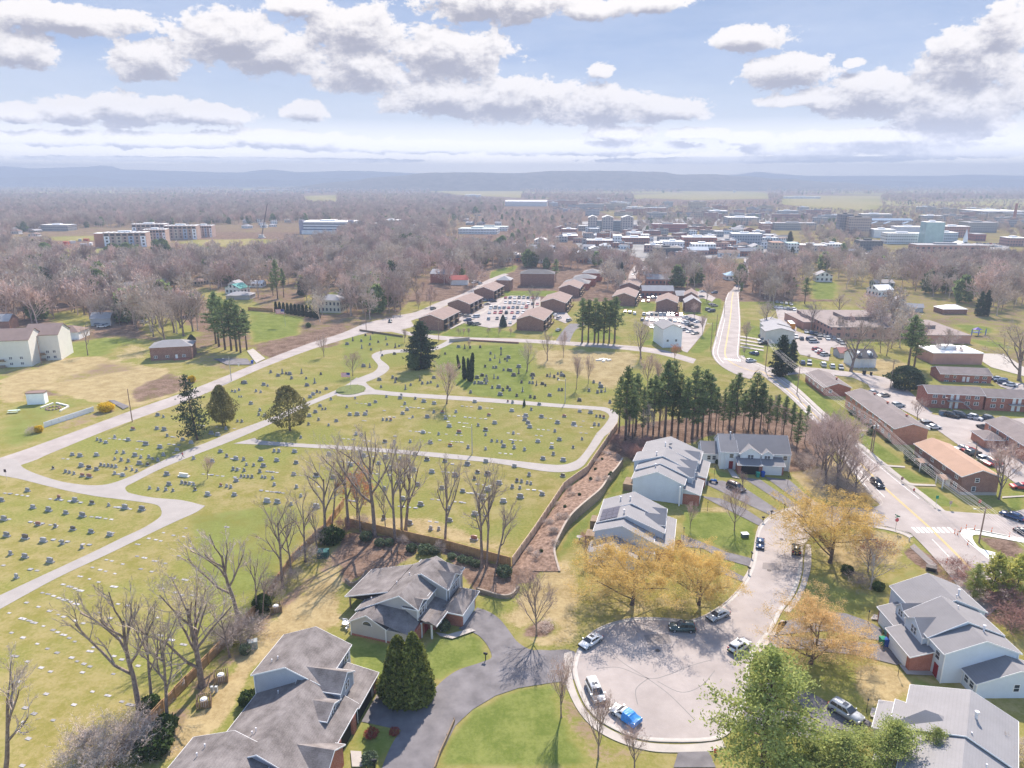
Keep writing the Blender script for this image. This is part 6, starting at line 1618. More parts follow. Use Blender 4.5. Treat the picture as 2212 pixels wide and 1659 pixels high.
# ================================================================ BRICK FLATS BY THE MAIN ROAD
def flats(name,o,ang_pt,length,width,eave,rise,wallm,roofm,label,cat='apartments',group=None,basem=None):
 """long gabled block; o = near corner on the ground, ang_pt = far corner of the same long side; body lies to the side away from the road"""
 d=(ang_pt -o);d.z=0;d.normalize()
 h=House(name,o,(d.y,-d.x),label,cat,group) # local y runs along the block, local x to its right
 h.blk([(0,eave),(width/2,eave+rise),(width,eave)],0,length,'y',wallm,ov=0.4)
 if basem:h.wall(basem).box(-0.03,width+0.03,-0.03,length,-0.1,0.7)
 return h
P2=lambda x,y:Vector((x,y,0))
h=flats('apartment_block',P2(102.9,151.6),P2(103.4,172.3),20.9,8.3,4.6,1.5,B_brown,R_tan,'brown brick flats with a tan roof and two small porch roofs',group='brick flats along the main road',basem=M_conc)
for y in (2.2,7.5,12.6,18.0):window(h.root,0,y,3.2,1.1,0.9,'W');window(h.root,0,y,1.0,1.3,1.1,'W')
window(h.root,3.4,0,3.2,0.8,0.9,'S',False);window(h.root,2.9,0,1.0,0.8,1.0,'S',False)
for y in (5.0,15.2):
 mb=MB();mb.extr([(y -1.6,2.3),(y,2.9),(y+1.6,2.3)],-2.3,0.0,'x');mb.build('porch_roof',R_tan,h.root)
 for s_ in (-1.4,1.4):h.post(-2.0,y+s_,2.3,0.09)
 panel(h.root,'entrance_door',-0.02,y,0.1,1.6,2.0,'W',M_trim)
h.finish(R_tan)
d1=P2(104.3,184.1)
h=flats('apartment_block',P2(104.3,184.1),P2(105.6,208),34.0,8.6,4.6,1.4,B_orange,R_warm,'long orange brick flats with a plain end wall and grey roof',group='brick flats along the main road')
for y in range(2,33,4):window(h.root,0,y,3.2,1.1,0.9,'W');window(h.root,0,y+1,1.0,1.3,1.1,'W')
for y in (8,20,29):h.pipe(6.4,y,5.3,0.7,0.28,B_red)
h.finish(R_warm)
a_=g('F',915,190);b_=g('F',775,75)
h=flats('apartment_block',a_,a_+P2(0.5,12),18.0,8.5,3.0,1.4,B_red,R_warm,'low red brick flats at the upper end of the roadside row',group='brick flats along the main road')
for y in range(2,17,4):window(h.root,0,y,1.1,1.2,1.0,'W')
window(h.root,2.0,0,1.2,0.9,0.9,'S',False);h.pipe(6.0,6.0,4.0,0.7,0.28,B_red)
h.finish(R_warm)
h=flats('apartment_block',P2(131.0,171.5),P2(133.0,190.0),19.5,9.0,4.4,1.5,B_orange,R_warm,'orange brick flats cut by the photo edge with a hipped side wing',group='brick flats along the main road')
for y in (3,8,13,17):window(h.root,0,y,3.0,0.9,0.8,'W',False)
h.hip(-5.0,0.0,9.0,16.0,2.6,3.9,B_orange,along='y')
h.finish(R_warm)
def stairblock(o,ang,length,width,eave,label,n3):
 h=House('apartment_block',o,(math.cos(ang),math.sin(ang)),label,'apartments','red brick flats behind the car park')
 h.blk([(0,eave),(width/2,eave+1.5),(width,eave)],0,length,'x',B_red,ov=0.35)
 m=length/2
 for x in (2.2,4.8,m+3.6,m+6.2):
  if x <length -1:window(h.root,x,0,eave -1.35,1.2 if x != 4.8 else 0.7,0.85,'S');window(h.root,x,0,eave -3.3,1.3 if x != 4.8 else 0.7,0.95,'S')
 if n3:
  for x in (m -1.0,m+0.6):panel(h.root,'entrance_door',x,-0.02,eave -1.9,0.9,1.7,'S',M_trim);panel(h.root,'entrance_door',x,-0.02,0.2,0.9,1.9,'S',M_trim)
  mb=MB()
  mb.box(m -2.6,m+1.6,-1.7,-0.05,eave -2.15,eave -2.0)
  for i in range(9):
   mb.box(m+1.6+i*0.32,m+1.95+i*0.32,-1.7,-0.7,eave -2.2-i*0.26,eave -2.12-i*0.26)
  mb.build('stair_landing',M_metal,h.root)
  rl=MB();rl.tube((m -2.6,-1.7,eave -1.1),(m+1.6,-1.7,eave -1.1),.04,.04,4);rl.tube((m+1.6,-1.7,eave -1.1),(m+4.6,-1.7,eave -3.4),.06,.06,4)
  for i in range(14):rl.tube((m -2.6+i*.32,-1.7,eave -2.05),(m -2.6+i*.32,-1.7,eave -1.1),.02,.02,3)
  rl.build('railing',M_black,h.root)
 else:
  for x in (m -0.6,m+0.8):panel(h.root,'entrance_door',x,-0.02,0.3,0.9,1.8,'S',M_trim)
 return h
h=stairblock((131.4,217.0),-0.16,16.4,8.4,4.8,'red brick three-storey flats with an outside stair, the first of a joined pair',True);h.finish(R_warm)
h=stairblock((148.2,214.2),-0.16,18.0,8.4,4.4,'red brick three-storey flats with outside stair, joined and cut by the photo edge',True);h.finish(R_warm)
h=stairblock((153.2,247.5),-0.17,16.8,9.0,2.9,'single-storey red brick flats with twin white doors behind the stair flats',False);h.finish(R_warm)
# ================================================================ CENTRE FLATS
def centre_flat():
 h=House('apartment_block',(0,0),(1,0),'','apartments','brown brick flats with balconies around the car park')
 h.blk([(-12.2,5.4),(-6.1,7.5),(0,5.4)],0,23.5,'y',B_brown,ov=0.5,rake=0.4)
 for y in (4.0,11.7,19.4):
  rec=MB();rec.box(-0.02,0.06,y -2.2,y+2.2,0.2,5.2);rec.build('recess_shade',M_dark,h.root)  # dark sheet on the wall face, painted shade instead of a hollow
  for z in (0.3,2.9):
   mb=MB();mb.box(0.06,1.5,y -2.2,y+2.2,z -0.12,z)
   for k in range(9):mb.box(1.44,1.5,y -2.2+k*0.54,y -2.14+k*0.54,z,z+0.95)
   mb.box(1.42,1.52,y -2.2,y+2.2,z+0.95,z+1.03)
   mb.build('balcony',M_wood,h.root)
 for y in (8.0,15.6):
  for z in (0.9,3.3):window(h.root,0.0,y,z,1.3,1.1,'E')
 h.finish(R_brown)
 return h.root
cf=centre_flat();cft=proto_tree(cf)
for i,(x,y,a,sx,lab) in enumerate([(-33.0,335.8,-15.5,1,'brown brick flats closest to the cemetery gate, gable to the road'),(-22.8,379.9,-15,1,'brown brick flats second along the curved road'),(-11.0,425.8,-14,1,'brown brick flats third along the curved road, beside the car park'),
(14.7,334.5,-13,1.05,'brown brick flats with its gable behind a fuzzy bare tree'),(28.7,384.0,-12,1.1,'brown brick flats behind the fuzzy-tree block'),(41.0,437.0,-12,1.0,'brown brick flats in the second row, near the grey hipped terrace'),
(69.5,403.5,-14,1.0,'brown brick flats beside the pine stand car park'),(78.8,446,-14,0.95,'brown brick flats behind the one beside the pine stand'),(89.0,384.0,-14,0.9,'brown brick flats at the packed car park near the main road'),(106.0,408.0,-14,0.6,'short brown brick flats near the main road bend')]):
 o=cf if i ==0 else copy_tree(cft)
 o.location=(x,y,0);o.rotation_euler.z=R(a);o['label']=lab
 o.scale=(sx,sx,1.0 if i >2 else 1.02)
 # ================================================================ GENERIC BUILDINGS BY PICTURE BOX
WG={}
def grid_wall(c,fx=3.0,fz=3.2,glass=(0.07,0.08,0.10),wx=0.45,wz=0.5):
 """wall with regular window openings, for buildings far off"""
 key='wall_windows_%d_%d_%d_%d' % (int(c[0]*100),int(c[1]*100),int(c[2]*100),int(fx*10))
 if key in MATS:return MATS[key]
 m=bpy.data.materials.new(key);t=nt(m)
 out=N(t,'ShaderNodeOutputMaterial');b=N(t,'ShaderNodeBsdfPrincipled',ins={'Roughness':0.8,'Specular IOR Level':0.2});L(t,b.outputs[0],out.inputs[0])
 tc=N(t,'ShaderNodeTexCoord');sx=N(t,'ShaderNodeSeparateXYZ');L(t,tc.outputs['Object'],sx.inputs[0])
 ad=N(t,'ShaderNodeMath',operation='ADD');L(t,sx.outputs[0],ad.inputs[0]);L(t,sx.outputs[1],ad.inputs[1])
 def band(s,per,w):
  d=N(t,'ShaderNodeMath',operation='DIVIDE',ins={1:per});L(t,s,d.inputs[0])
  f=N(t,'ShaderNodeMath',operation='FRACT');L(t,d.outputs[0],f.inputs[0])
  c_=N(t,'ShaderNodeMath',operation='COMPARE',ins={1:0.55,2:w/2});L(t,f.outputs[0],c_.inputs[0]);return c_.outputs[0]
 mu=N(t,'ShaderNodeMath',operation='MULTIPLY');L(t,band(ad.outputs[0],fx,wx),mu.inputs[0]);L(t,band(sx.outputs[2],fz,wz),mu.inputs[1])
 n1=N(t,'ShaderNodeTexNoise',ins={'Scale':0.2,'Detail':3.0});L(t,tc.outputs['Object'],n1.inputs['Vector'])
 mr=N(t,'ShaderNodeMapRange',ins={'To Min':0.8,'To Max':1.2});L(t,n1.outputs[0],mr.inputs[0])
 hs=N(t,'ShaderNodeHueSaturation',ins={'Color':c4(c)});L(t,mr.outputs[0],hs.inputs['Value'])
 mx=N(t,'ShaderNodeMix',data_type='RGBA',ins={'B':c4(glass)});L(t,mu.outputs[0],mx.inputs['Factor']);L(t,hs.outputs[0],mx.inputs['A'])
 L(t,mx.outputs['Result'],b.inputs['Base Color'])
 MATS[key]=m
 return m
def plain(c,n=None):return mat(n or 'paint_%d_%d_%d' % tuple(int(x*100) for x in c),c,0.85,0.12,0.3)
C_W,C_BR,C_GR,C_TAN,C_ST,C_PK,C_DK=(0.66,0.66,0.66),(0.33,0.15,0.11),(0.36,0.36,0.38),(0.46,0.38,0.30),(0.36,0.34,0.33),(0.42,0.24,0.20),(0.13,0.13,0.14)
RF_W,RF_G,RF_D,RF_B=(0.72,0.71,0.70),(0.30,0.29,0.30),(0.11,0.105,0.11),(0.21,0.15,0.13)
def bld(name,label,cat,l,x0,x1,yb,yt,depth,wallc,roofc,typ='flat',yaw=0.0,group=None,wins=True,extra=None,fx=3.0,roofm=None,wallm=None,rise=None):
 a=g(l,(x0+x1)/2,yb)
 k=pxm(a)
 w=abs(x1 -x0)/3/k if l != 'V' else abs(x1 -x0)/k
 base=a
 H=max(2.2,height_at(base,V(l,x0,yt)[1]))
 r=empty(name,(base.x,base.y,0),yaw,label,cat,group)
 wm=wallm or (grid_wall(wallc,fx) if wins else plain(wallc))
 rm=roofm or plain(roofc)
 if typ =='flat':
  mb=MB();mb.box(-w/2,w/2,0,depth,-0.2,H -0.3);mb.build('wall',wm,r)
  rb=MB();rb.box(-w/2-.15,w/2+.15,-.15,depth+.15,H -0.3,H)
  if w >14:rb.box(-w*.2,w*.1,depth*.4,depth*.7,H,H+1.5)
  rb.build('roof',rm,r)
 elif typ =='gable':# ridge along x
  e=H -(rise or min(2.6,H*.4));W=MB();W.extr([(0,-.2),(0,e),(depth/2,H -.1),(depth,e),(depth,-.2)][::-1],-w/2,w/2,'x');W.build('wall',wm,r)
  q=(H -.1-e)/(depth/2);o_=.4
  rb=MB();rb.extr([(-o_,e -q*o_),(depth/2,H -.1),(depth+o_,e -q*o_),(depth+o_,e -q*o_+.2),(depth/2,H+.1),(-o_,e -q*o_+.2)][::-1],-w/2-.35,w/2+.35,'x');rb.build('roof',rm,r)
 elif typ =='gabley':# ridge towards the viewer
  e=H -(rise or min(2.6,H*.4));W=MB();W.extr([(-w/2,-.2),(-w/2,e),(0,H -.1),(w/2,e),(w/2,-.2)][::-1],0,depth,'y');W.build('wall',wm,r)
  q=(H -.1-e)/(w/2);o_=.4
  rb=MB();rb.extr([(-w/2-o_,e -q*o_),(0,H -.1),(w/2+o_,e -q*o_),(w/2+o_,e -q*o_+.2),(0,H+.1),(-w/2-o_,e -q*o_+.2)][::-1],-.35,depth+.35,'y');rb.build('roof',rm,r)
 elif typ =='hip':
  e=H -(rise or min(2.4,H*.4));mb=MB();mb.box(-w/2,w/2,0,depth,-.2,e);mb.build('wall',wm,r)
  i=min(w,depth)/2;X,Y=w/2+.4,depth+.4
  rb=MB()
  if w >= depth:rb.poly([(-X,-.4,e),(X,-.4,e),(X,Y,e),(-X,Y,e),(-X+i,depth/2,H),(X -i,depth/2,H)],[(0,1,5,4),(1,2,5),(2,3,4,5),(3,0,4),(3,2,1,0)])
  else:rb.poly([(-X,-.4,e),(X,-.4,e),(X,Y,e),(-X,Y,e),(0,-.4+i,H),(0,Y -i,H)],[(0,1,4),(1,2,5,4),(2,3,5),(3,0,4,5),(3,2,1,0)])
  rb.build('roof',rm,r)
 if extra:extra(r,w,H,depth)
 return r
 # ---- left: cream flats, brick bungalow, shed
def cream_x(r,w,H,d):
 for x in (-w*.38,-w*.18,w*.12,w*.32):
  for z in (0.9,3.1):window(r,x,0,z,1.0,0.9,'S')
 for x in (-w*.05,):
  for z in (0.3,2.6):
   mb=MB();mb.box(x -1.5,x+1.5,-1.3,0,z -.1,z);mb.box(x -1.5,x+1.5,-1.3,-1.22,z,z+.9);mb.build('balcony',M_wood,r)
bld('apartment_block','cream flats with balconies and a brown roof, gable end to the lawn','apartments','A',195,390,1300,1080,13,(.62,.58,.47),RF_B,'gable',R(12),wins=False,extra=cream_x,roofm=R_brown,wallm=S_cream,rise=3.4)
bld('apartment_block','cream flats cut by the photo edge, set lower than their neighbour','apartments','A',-120,195,1345,1115,13,(.62,.58,.47),RF_B,'gable',R(12),wins=False,extra=cream_x,roofm=R_brown,wallm=S_cream,rise=3.4)
def bung(r,w,H,d):
 for x in (-w*.38,-w*.1,w*.3):window(r,x,0,1.0,1.1,0.9,'S')
 panel(r,'front_door',w*.12,-0.02,0.2,0.9,1.9,'S',M_trim)
 mb=MB();mb.box(w*.05,w*.45,-1.6,0,-0.1,0.5);mb.build('porch',B_red,r)
bld('bungalow','small brick bungalow with a grey roof below the pine clump','house','A',990,1240,1295,1180,10,C_BR,RF_G,'hip',R(14),wins=False,extra=bung,roofm=R_light,wallm=B_brown,rise=2.0)
bld('garden_shed','white shed with a flat brown roof in the fenced garden','shed','D',183,288,245,170,2.6,(.78,.79,.80),RF_B,'flat',R(10),wins=False)
bld('house','long house with a red-brown roof behind the cream flats','house','A',330,510,1165,1085,10,C_W,RF_B,'hip',R(5),wins=False)
bld('house','brick house cut by the photo edge above the cream flats','house','A',-60,60,1105,1010,9,C_BR,RF_G,'gable',R(10),wallm=B_brown)
bld('house','long low tan house in the woods','house','A',580,860,965,885,9,C_TAN,RF_D,'gable',R(-4),wins=False)
bld('house','house with dark steep gables in the woods','house','A',735,850,895,800,9,C_TAN,RF_D,'gabley',R(-15))
bld('house','pale house behind the long low tan one','house','A',595,715,1075,995,8,C_GR,RF_G,'gable',R(8),wins=False)
bld('cottage','white cottage with a green gable roof','house','A',1450,1570,870,805,9,C_W,(0.10,0.28,0.26),'gabley',R(-20))
bld('house','low house with a broad grey roof beside the white cottage','house','A',1465,1620,905,860,10,C_ST,RF_G,'hip',R(0),wins=False)
bld('house','cream house with a dark porch gable beyond the cypress row','house','A',2050,2212,990,880,10,(.56,.53,.44),RF_G,'hip',R(-10),fx=2.2)
bld('house','white house in the wood edge','house','A',1610,1700,825,785,8,C_W,RF_W,'gable',0)
bld('house','brick house with a dark roof near the far lawn','house','A',450,590,660,612,10,C_BR,RF_D,'gable',0)
bld('house','pink-roofed long house near the far lawn','house','A',540,680,680,638,9,C_ST,RF_W,'hip',0,wins=False)
bld('house','house at the curved road cut into the wood','house','B',-20,100,915,860,8,C_TAN,RF_D,'gable',0)
bld('apartment_block','red-brown block with a grey roof beyond the curved road','apartments','B',575,720,800,715,12,(0.40,0.13,0.10),RF_G,'gable',R(-12),wins=False,wallm=B_red)
bld('warehouse','low building with a red roof beside the red-brown block','building','B',705,820,810,752,8,C_W,(0.42,0.12,0.10),'gable',0,wins=False)
bld('house','small brick house with a steep grey pyramid roof','house','B',1005,1095,850,755,10,C_BR,RF_G,'hip',R(-10),wallm=B_brown)
bld('apartment_block','grey-roofed flats behind the middle car park','apartments','B',1160,1380,820,715,12,C_BR,RF_D,'hip',R(-4),wallm=B_brown)
for i,(x0,x1,yb,yt) in enumerate([(1440,1600,840,775),(1500,1640,815,745),(1560,1680,785,712)]):
 bld('apartment_block',['grey hip-roofed terrace block beside the second flats row','middle grey hip-roofed terrace block','farthest-back grey hip-roofed terrace block'][i],'apartments','B',x0,x1,yb,yt,14,C_BR,RF_G,'hip',R(-12),wallm=B_red,roofm=R_grey)
bld('apartment_block','long white-trimmed two-storey block behind the packed car park','apartments','B',1980,2230,810,748,10,(0.36,0.17,0.14),RF_G,'gable',R(-3),fx=2.6)
bld('apartment_block','long grey-roofed block in front of the white-trimmed one','apartments','B',1950,2150,890,820,9,C_BR,RF_G,'gable',R(-3),fx=2.6)
bld('house','white house at the end of the street between flats','house','B',1950,2030,745,690,9,C_W,RF_W,'gable',0)
def wh(r,w,H,d):
 for x in (-w*.25,w*.2):window(r,x,0,2.6,.9,.9,'S',False)
 for x in (-w*.3,0.0,w*.3):panel(r,'garage_door',x,-0.02,0,w*.22,1.9,'S',M_gdoor)
bld('house','white gabled house facing the cemetery top road','house','B',2080,2205,1215,1065,14,C_W,RF_W,'gabley',R(6),wins=False,extra=wh,wallm=S_white,roofm=R_light,rise=2.0)
bld('house','brown house with a grey gable by the road bend','house','C',15,115,985,895,12,C_BR,RF_G,'gabley',R(-8),wallm=B_brown)
bld('house','house with a grey roof at the packed car park corner','house','C',-40,20,915,855,10,C_BR,RF_G,'gable',0,wallm=B_brown)
# ---- right: terraces, offices, school
for i,(yb,yt,x0,x1) in enumerate([(1190,1090,535,715),(1150,1060,530,690),(1110,1040,528,660)]):
 bld('terrace_house',['nearest stepped pale terrace with a maroon gable panel','middle stepped pale terrace gable','rear stepped pale terrace gable'][i].replace('nearest ','front '),'terrace','C',x0,x1,yb,yt,9,(.55,.53,.50),RF_G,'gabley',R(-6),wins=False,rise=1.6)
bld('school_building','big flat brown school roof with plant housings','school','C',960,1570,1160,1085,45,C_PK,(0.215,0.175,0.165),'flat',R(-2),fx=4)
bld('school_building','school wing with a flat brown roof by the playground','school','C',1560,1860,1190,1135,36,C_PK,(0.235,0.19,0.178),'flat',R(-2),wins=False)
bld('school_building','school wing with a bright white flat roof','school','C',1615,1935,1325,1250,13,C_PK,RF_W,'flat',R(-2),wins=False)
bld('school_building','school wing behind the hedge of bare trees','school','C',780,1000,1100,1050,25,C_PK,(0.25,0.20,0.19),'flat',0,wins=False)
def dormer(r,w,H,d):
 for x in (-w*.25,w*.25):
  mb=MB();mb.extr([(x -.8,H -2.0),(x -.8,H -.9),(x,H -.25),(x+.8,H -.9),(x+.8,H -2.0)][::-1],0.5,d/2,'y');mb.build('dormer',S_white,r)
  window(r,x,0.49,H -1.75,.7,.8,'S',False)
 for x in (-w*.32,-w*.1,w*.1,w*.32):
  mb=MB();mb.box(x -.1,x+.1,-1.3,-1.1,0,H -2.6);mb.build('porch_column',M_trim,r)
 mb=MB();mb.box(-w*.4,w*.4,-1.5,0,H -2.6,H -2.4);mb.build('porch_roof',R_dark,r)
bld('house','white house with two dormers and a columned porch','house','C',1105,1250,1345,1240,8,C_W,RF_D,'gable',R(2),wins=False,extra=dormer,wallm=S_white,roofm=R_dark,rise=2.2)
bld('shed','weathered red-roofed shed near the white dormer house','shed','C',1015,1080,1285,1225,6,C_GR,(0.36,0.17,0.15),'gable',0,wins=False)
bld('house','cream house with a steep gable beyond the school','house','C',1370,1440,955,890,9,(.58,.54,.44),RF_G,'gabley',R(-15))
bld('mobile_home','long grey mobile home beside the cream steep house','house','C',1440,1550,985,935,6,C_GR,RF_G,'gable',R(-20),wins=False)
bld('bungalow','brown bungalow with a bright metal roof by dark spruces','house','C',1685,1840,1000,945,9,C_BR,RF_W,'hip',R(0),wallm=B_brown)
bld('house','house with a bright metal roof above the school','house','C',1255,1370,885,815,10,C_W,RF_W,'gable',R(15))
bld('house','green-grey house behind the bright metal roof','house','C',1250,1370,825,780,9,(.30,.36,.34),RF_G,'gable',0)
bld('house','white house with a porch by the park','house','C',865,965,790,725,10,C_W,RF_G,'gabley',R(-10))
bld('house','tan house among bare trees at the photo edge','house','C',1870,1960,790,740,10,C_TAN,RF_B,'hip',0)
bld('house','blue-roofed house at the road dip','house','C',285,365,780,728,10,C_W,(0.30,0.42,0.52),'hip',0)
bld('house','small white house before the arts building woods','house','C',1300,1350,765,735,8,C_W,(0.12,0.30,0.28),'gable',0)
# ---- construction site student blocks
def sb(r,w,H,d):
 n=7
 for i in range(n):
  x=-w/2+w*(i+.5)/n
  for j in range(3):panel(r,'window',x,-0.03,H*(.12+.22*j),w/n*.35,H*.13,'S',M_glass)
  panel(r,'window',x,-0.03,H*.78,w/n*.7,H*.13,'S',M_dark)
 for i in range(0,n,2):
  x=-w/2+w*(i+.5)/n
  panel(r,'facade_panel',x,-0.02,0.2,w/n*.9,H*.74,'S',[M_white,plain(C_TAN),plain((.30,.36,.46))][(i // 2) % 3],0.02)
 rf=MB()
 for i in range(8):rf.box(-w/2+i*w/8,-w/2+i*w/8+.5,-.4,d+.3,H,H+.5)
 rf.build('roof_parapet',plain(RF_G),r)
SGp='unfinished brick and panel student blocks'
for x0,x1,yb,yt,dp,yaw,lab in [(690,945,565,470,16,10,'unfinished student block with a bare brick end wall'),(940,1075,540,450,16,10,'student block joined behind the bare brick end wall'),(865,1070,500,415,16,4,'rear student block with white roof fins'),
(1075,1275,515,425,16,6,'student block with white and tan bays'),(1265,1375,500,425,16,6,'end student block of tan brick')]:
 bld('student_block',lab,'apartments','A',x0,x1,yb,yt,dp,C_PK,RF_W,'flat',R(yaw),SGp,wins=False,extra=sb,wallm=plain((.38,.27,.225)))
bld('student_block_end','plain brick stair end of the unfinished student block','building','A',622,690,565,475,14,C_PK,RF_W,'flat',R(10),wins=False,wallm=B_orange)
# parking deck: dark strips on a solid wall paint the shade of open floors
def deck(r,w,H,d):
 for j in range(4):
  panel(r,'storey_shade',0,-0.05,H*(.1+.22*j),w*.94,H*.11,'S',plain((.12,.13,.16)))
 for x in (-w*.47,w*.47):
  mb=MB();mb.box(x -2.5,x+2.5,-1,6,0,H+2);mb.build('stair_tower',plain((.26,.26,.33)),r)
 mb=MB();mb.box(-w*.44,w*.44,-6,0,0,H*.3);mb.build('front_hall',plain(C_W),r)
bld('parking_deck','pale parking deck with dark open storeys','parking deck','A',1940,2290,480,400,40,C_W,RF_W,'flat',R(-6),wins=False,extra=deck)
# crane at the site
cr=empty('crane',g('A',1697,505),0,'lattice boom crane raised over the building site','crane')
p0_=g('A',1697,505);hc=height_at(p0_,V('A',1750,285)[1]);dxc=55/3/pxm(p0_)
mb=MB()
for a in (-.5,.5):
 for b in (-.5,.5):mb.tube((a,b,2),(dxc+a*.5,b*.5,hc),.16,.12,4)
for i in range(24):
 f0,f1=i/24,(i+1)/24
 mb.tube((dxc*f0 -.5+.25*f0,-.5+.25*f0,2+(hc -2)*f0),(dxc*f1+.5-.25*f1,.5-.25*f1,2+(hc -2)*f1),.09,.09,3)
mb.build('boom',plain((.10,.09,.11)),cr)
mb=MB();mb.box(-4,4,-2.5,2.5,0,1.2);mb.box(-3,2.5,-2,2,1.2,4);mb.build('crane_base',plain((.5,.48,.46)),cr)
mb=MB();mb.tube((dxc+1,0,hc),(dxc+1,0,hc*.45),.05,.05,3);mb.build('hoist_cable',M_black,cr)
# site clutter
for i,(x,y,c_) in enumerate([(430,545,(.55,.10,.06)),(470,540,(.6,.58,.55)),(520,527,(.35,.36,.38)),(560,525,(.55,.14,.08)),(545,557,(.62,.64,.68)),(590,552,(.7,.7,.7)),(440,562,(.55,.2,.12))]):
 p=g('A',x,y)
 mb=MB();mb.box(-3,3,-1.3,1.3,0,2.6);mb.box(-3.1,3.1,-1.4,1.4,2.6,2.75)
 for k in range(6):mb.box(-2.8+k*1.0,-2.7+k*1.0,-1.36,1.36,0.1,2.5)
 o=mb.build('site_container',plain(c_));o.location=p;o.rotation_euler.z=i
 tag(o,['red site container by the earth bank','pale site container on red earth','dark grey site container by the road','orange-red site container near the brick end wall','long light site trailer below the brick end wall','white site trailer touching the brick end wall','rust-coloured container in front of the light trailer'][i],'container','containers on the building site')
 # ---- town
def arts(r,w,H,d):
 pass
bld('arts_building','tall pale glass tower of the arts building','building','C',1565,1675,560,403,18,(.42,.58,.60),RF_W,'flat',R(-10),fx=2.2,wallm=mat('green_glass',(.30,.44,.46),.25,.12,.2,spec=.5))
bld('arts_building','white-walled hall with slot windows beside the glass tower','building','C',1320,1565,545,475,16,C_W,RF_W,'flat',R(-6),fx=2.4)
bld('arts_building','grey upper box above the slot-windowed hall','building','C',1385,1570,500,433,20,(.5,.5,.55),RF_W,'flat',R(-6),wins=False)
bld('arts_building','low white wing left of the slot-windowed hall'.replace('left of','joining'),'building','C',1240,1370,505,450,18,C_W,RF_W,'flat',R(-6),wins=False)
bld('arts_building','low glass-fronted wing on the far side of the tower','building','C',1670,1775,540,470,16,(.40,.46,.52),RF_W,'flat',R(-6),fx=2)
for i,(x0,x1,yb,yt) in enumerate([(1010,1090,490,352),(1075,1205,500,372)]):
 bld('dormitory',['dark stone dormitory wing, the taller of two','tan stone dormitory wing in front of the taller one'][i],'building','C',x0,x1,yb,yt,22,[(.24,.22,.24),(.38,.30,.27)][i],RF_D,'flat',R(-14),'stone dormitories',fx=2.6)
bld('college_hall','long blue-roofed hall with a row of stone gables','building','C',1210,1480,450,380,20,(.42,.32,.28),(.16,.22,.30),'gable',R(-5),fx=3)
for x in (1260,1345,1465):bld('gable_bay','stone gable bay on the long blue-roofed hall','building','C',x -35,x+35,455,400,8,(.46,.36,.30),(.16,.22,.30),'gabley',R(-5),'stone gable bays',fx=2.4)
bld('curved_hall','pale arcaded hall with rounded corner','building','C',290,490,425,372,30,C_ST,RF_W,'flat',R(-4),fx=4)
bld('stadium','broad pale stadium wall with arches','stadium','C',1950,2230,385,332,80,C_ST,RF_W,'flat',R(-3),fx=6)
bld('long_hall','long grey office front in the haze','building','C',1850,2030,470,405,25,C_ST,RF_G,'flat',R(-4),fx=3)
bld('brick_hall','long low brick hall below the glass tower','building','C',1525,1970,605,552,20,C_PK,RF_G,'flat',R(-6),fx=5)
bld('tower_block','lone square tower block on the hazy plain','building','C',45,150,335,268,25,C_TAN,RF_G,'flat',R(-4),fx=3)
bld('sports_hall','huge sports hall with a curved ribbed white roof','building','B',1060,1330,300,262,60,(.5,.5,.52),RF_W,'gable',R(-6),wins=False)
bld('office_block','pale stepped office block in the far woods','building','B',800,905,258,225,30,C_W,RF_W,'flat',0,fx=5)
bld('office_block','long low pale office with ribbon windows','building','B',755,1010,480,445,25,C_W,(.46,.50,.48),'flat',R(-8),fx=2)
bld('office_block','rear wing of the ribbon-windowed office','building','B',850,1075,460,432,20,C_W,(.46,.50,.48),'flat',R(-8),fx=2)
for i,(x0,x1) in enumerate([(1600,1655),(1690,1760),(1815,1890)]):
 bld('library_tower',['stone library tower with a gable, first of three','stone library tower with a gable, middle of three','stone library tower with a gable, last of three'][i],'building','B',x0,x1,470,360,16,(.40,.35,.33),RF_W,'gabley',R(-4),'gabled stone library towers',fx=3.4)
for i,(x0,x1) in enumerate([(1652,1692),(1758,1818)]):
 bld('library_link',['glass link between first and middle library towers','glass link between middle and last library towers'][i],'building','B',x0,x1,462,392,12,(.20,.26,.32),RF_G,'flat',0,fx=2)
bld('brick_hall','long dark red brick hall beyond the main street','building','B',2020,2240,468,415,20,(.36,.14,.13),RF_G,'flat',R(-2),fx=2.6)
sk=empty('smokestack',g('C',2142,415),0,'tall red brick smokestack over the hazy town','chimney')
ps=g('C',2142,415);hs_=height_at(ps,V('C',2155,285)[1])
mb=MB();mb.tube((0,0,-.2),(0,0,hs_),2.6,1.7,14,True);mb.build('shaft',B_red,sk)
mb=MB();mb.tube((0,0,hs_),(0,0,hs_+1.2),2.1,2.1,14,True);mb.build('rim',plain(C_PK),sk)
ch=bld('church','white church with a slim steeple near the brick hall','church','C',1790,1870,565,530,14,C_W,RF_W,'gabley',0,wins=False)
mb=MB();mb.box(-1.6,1.6,0,3.2,4,9);mb.poly([(-1.6,0,9),(1.6,0,9),(1.6,3.2,9),(-1.6,3.2,9),(0,1.6,19)],[(0,1,4),(1,2,4),(2,3,4),(3,0,4)]);mb.build('steeple',M_white,ch)
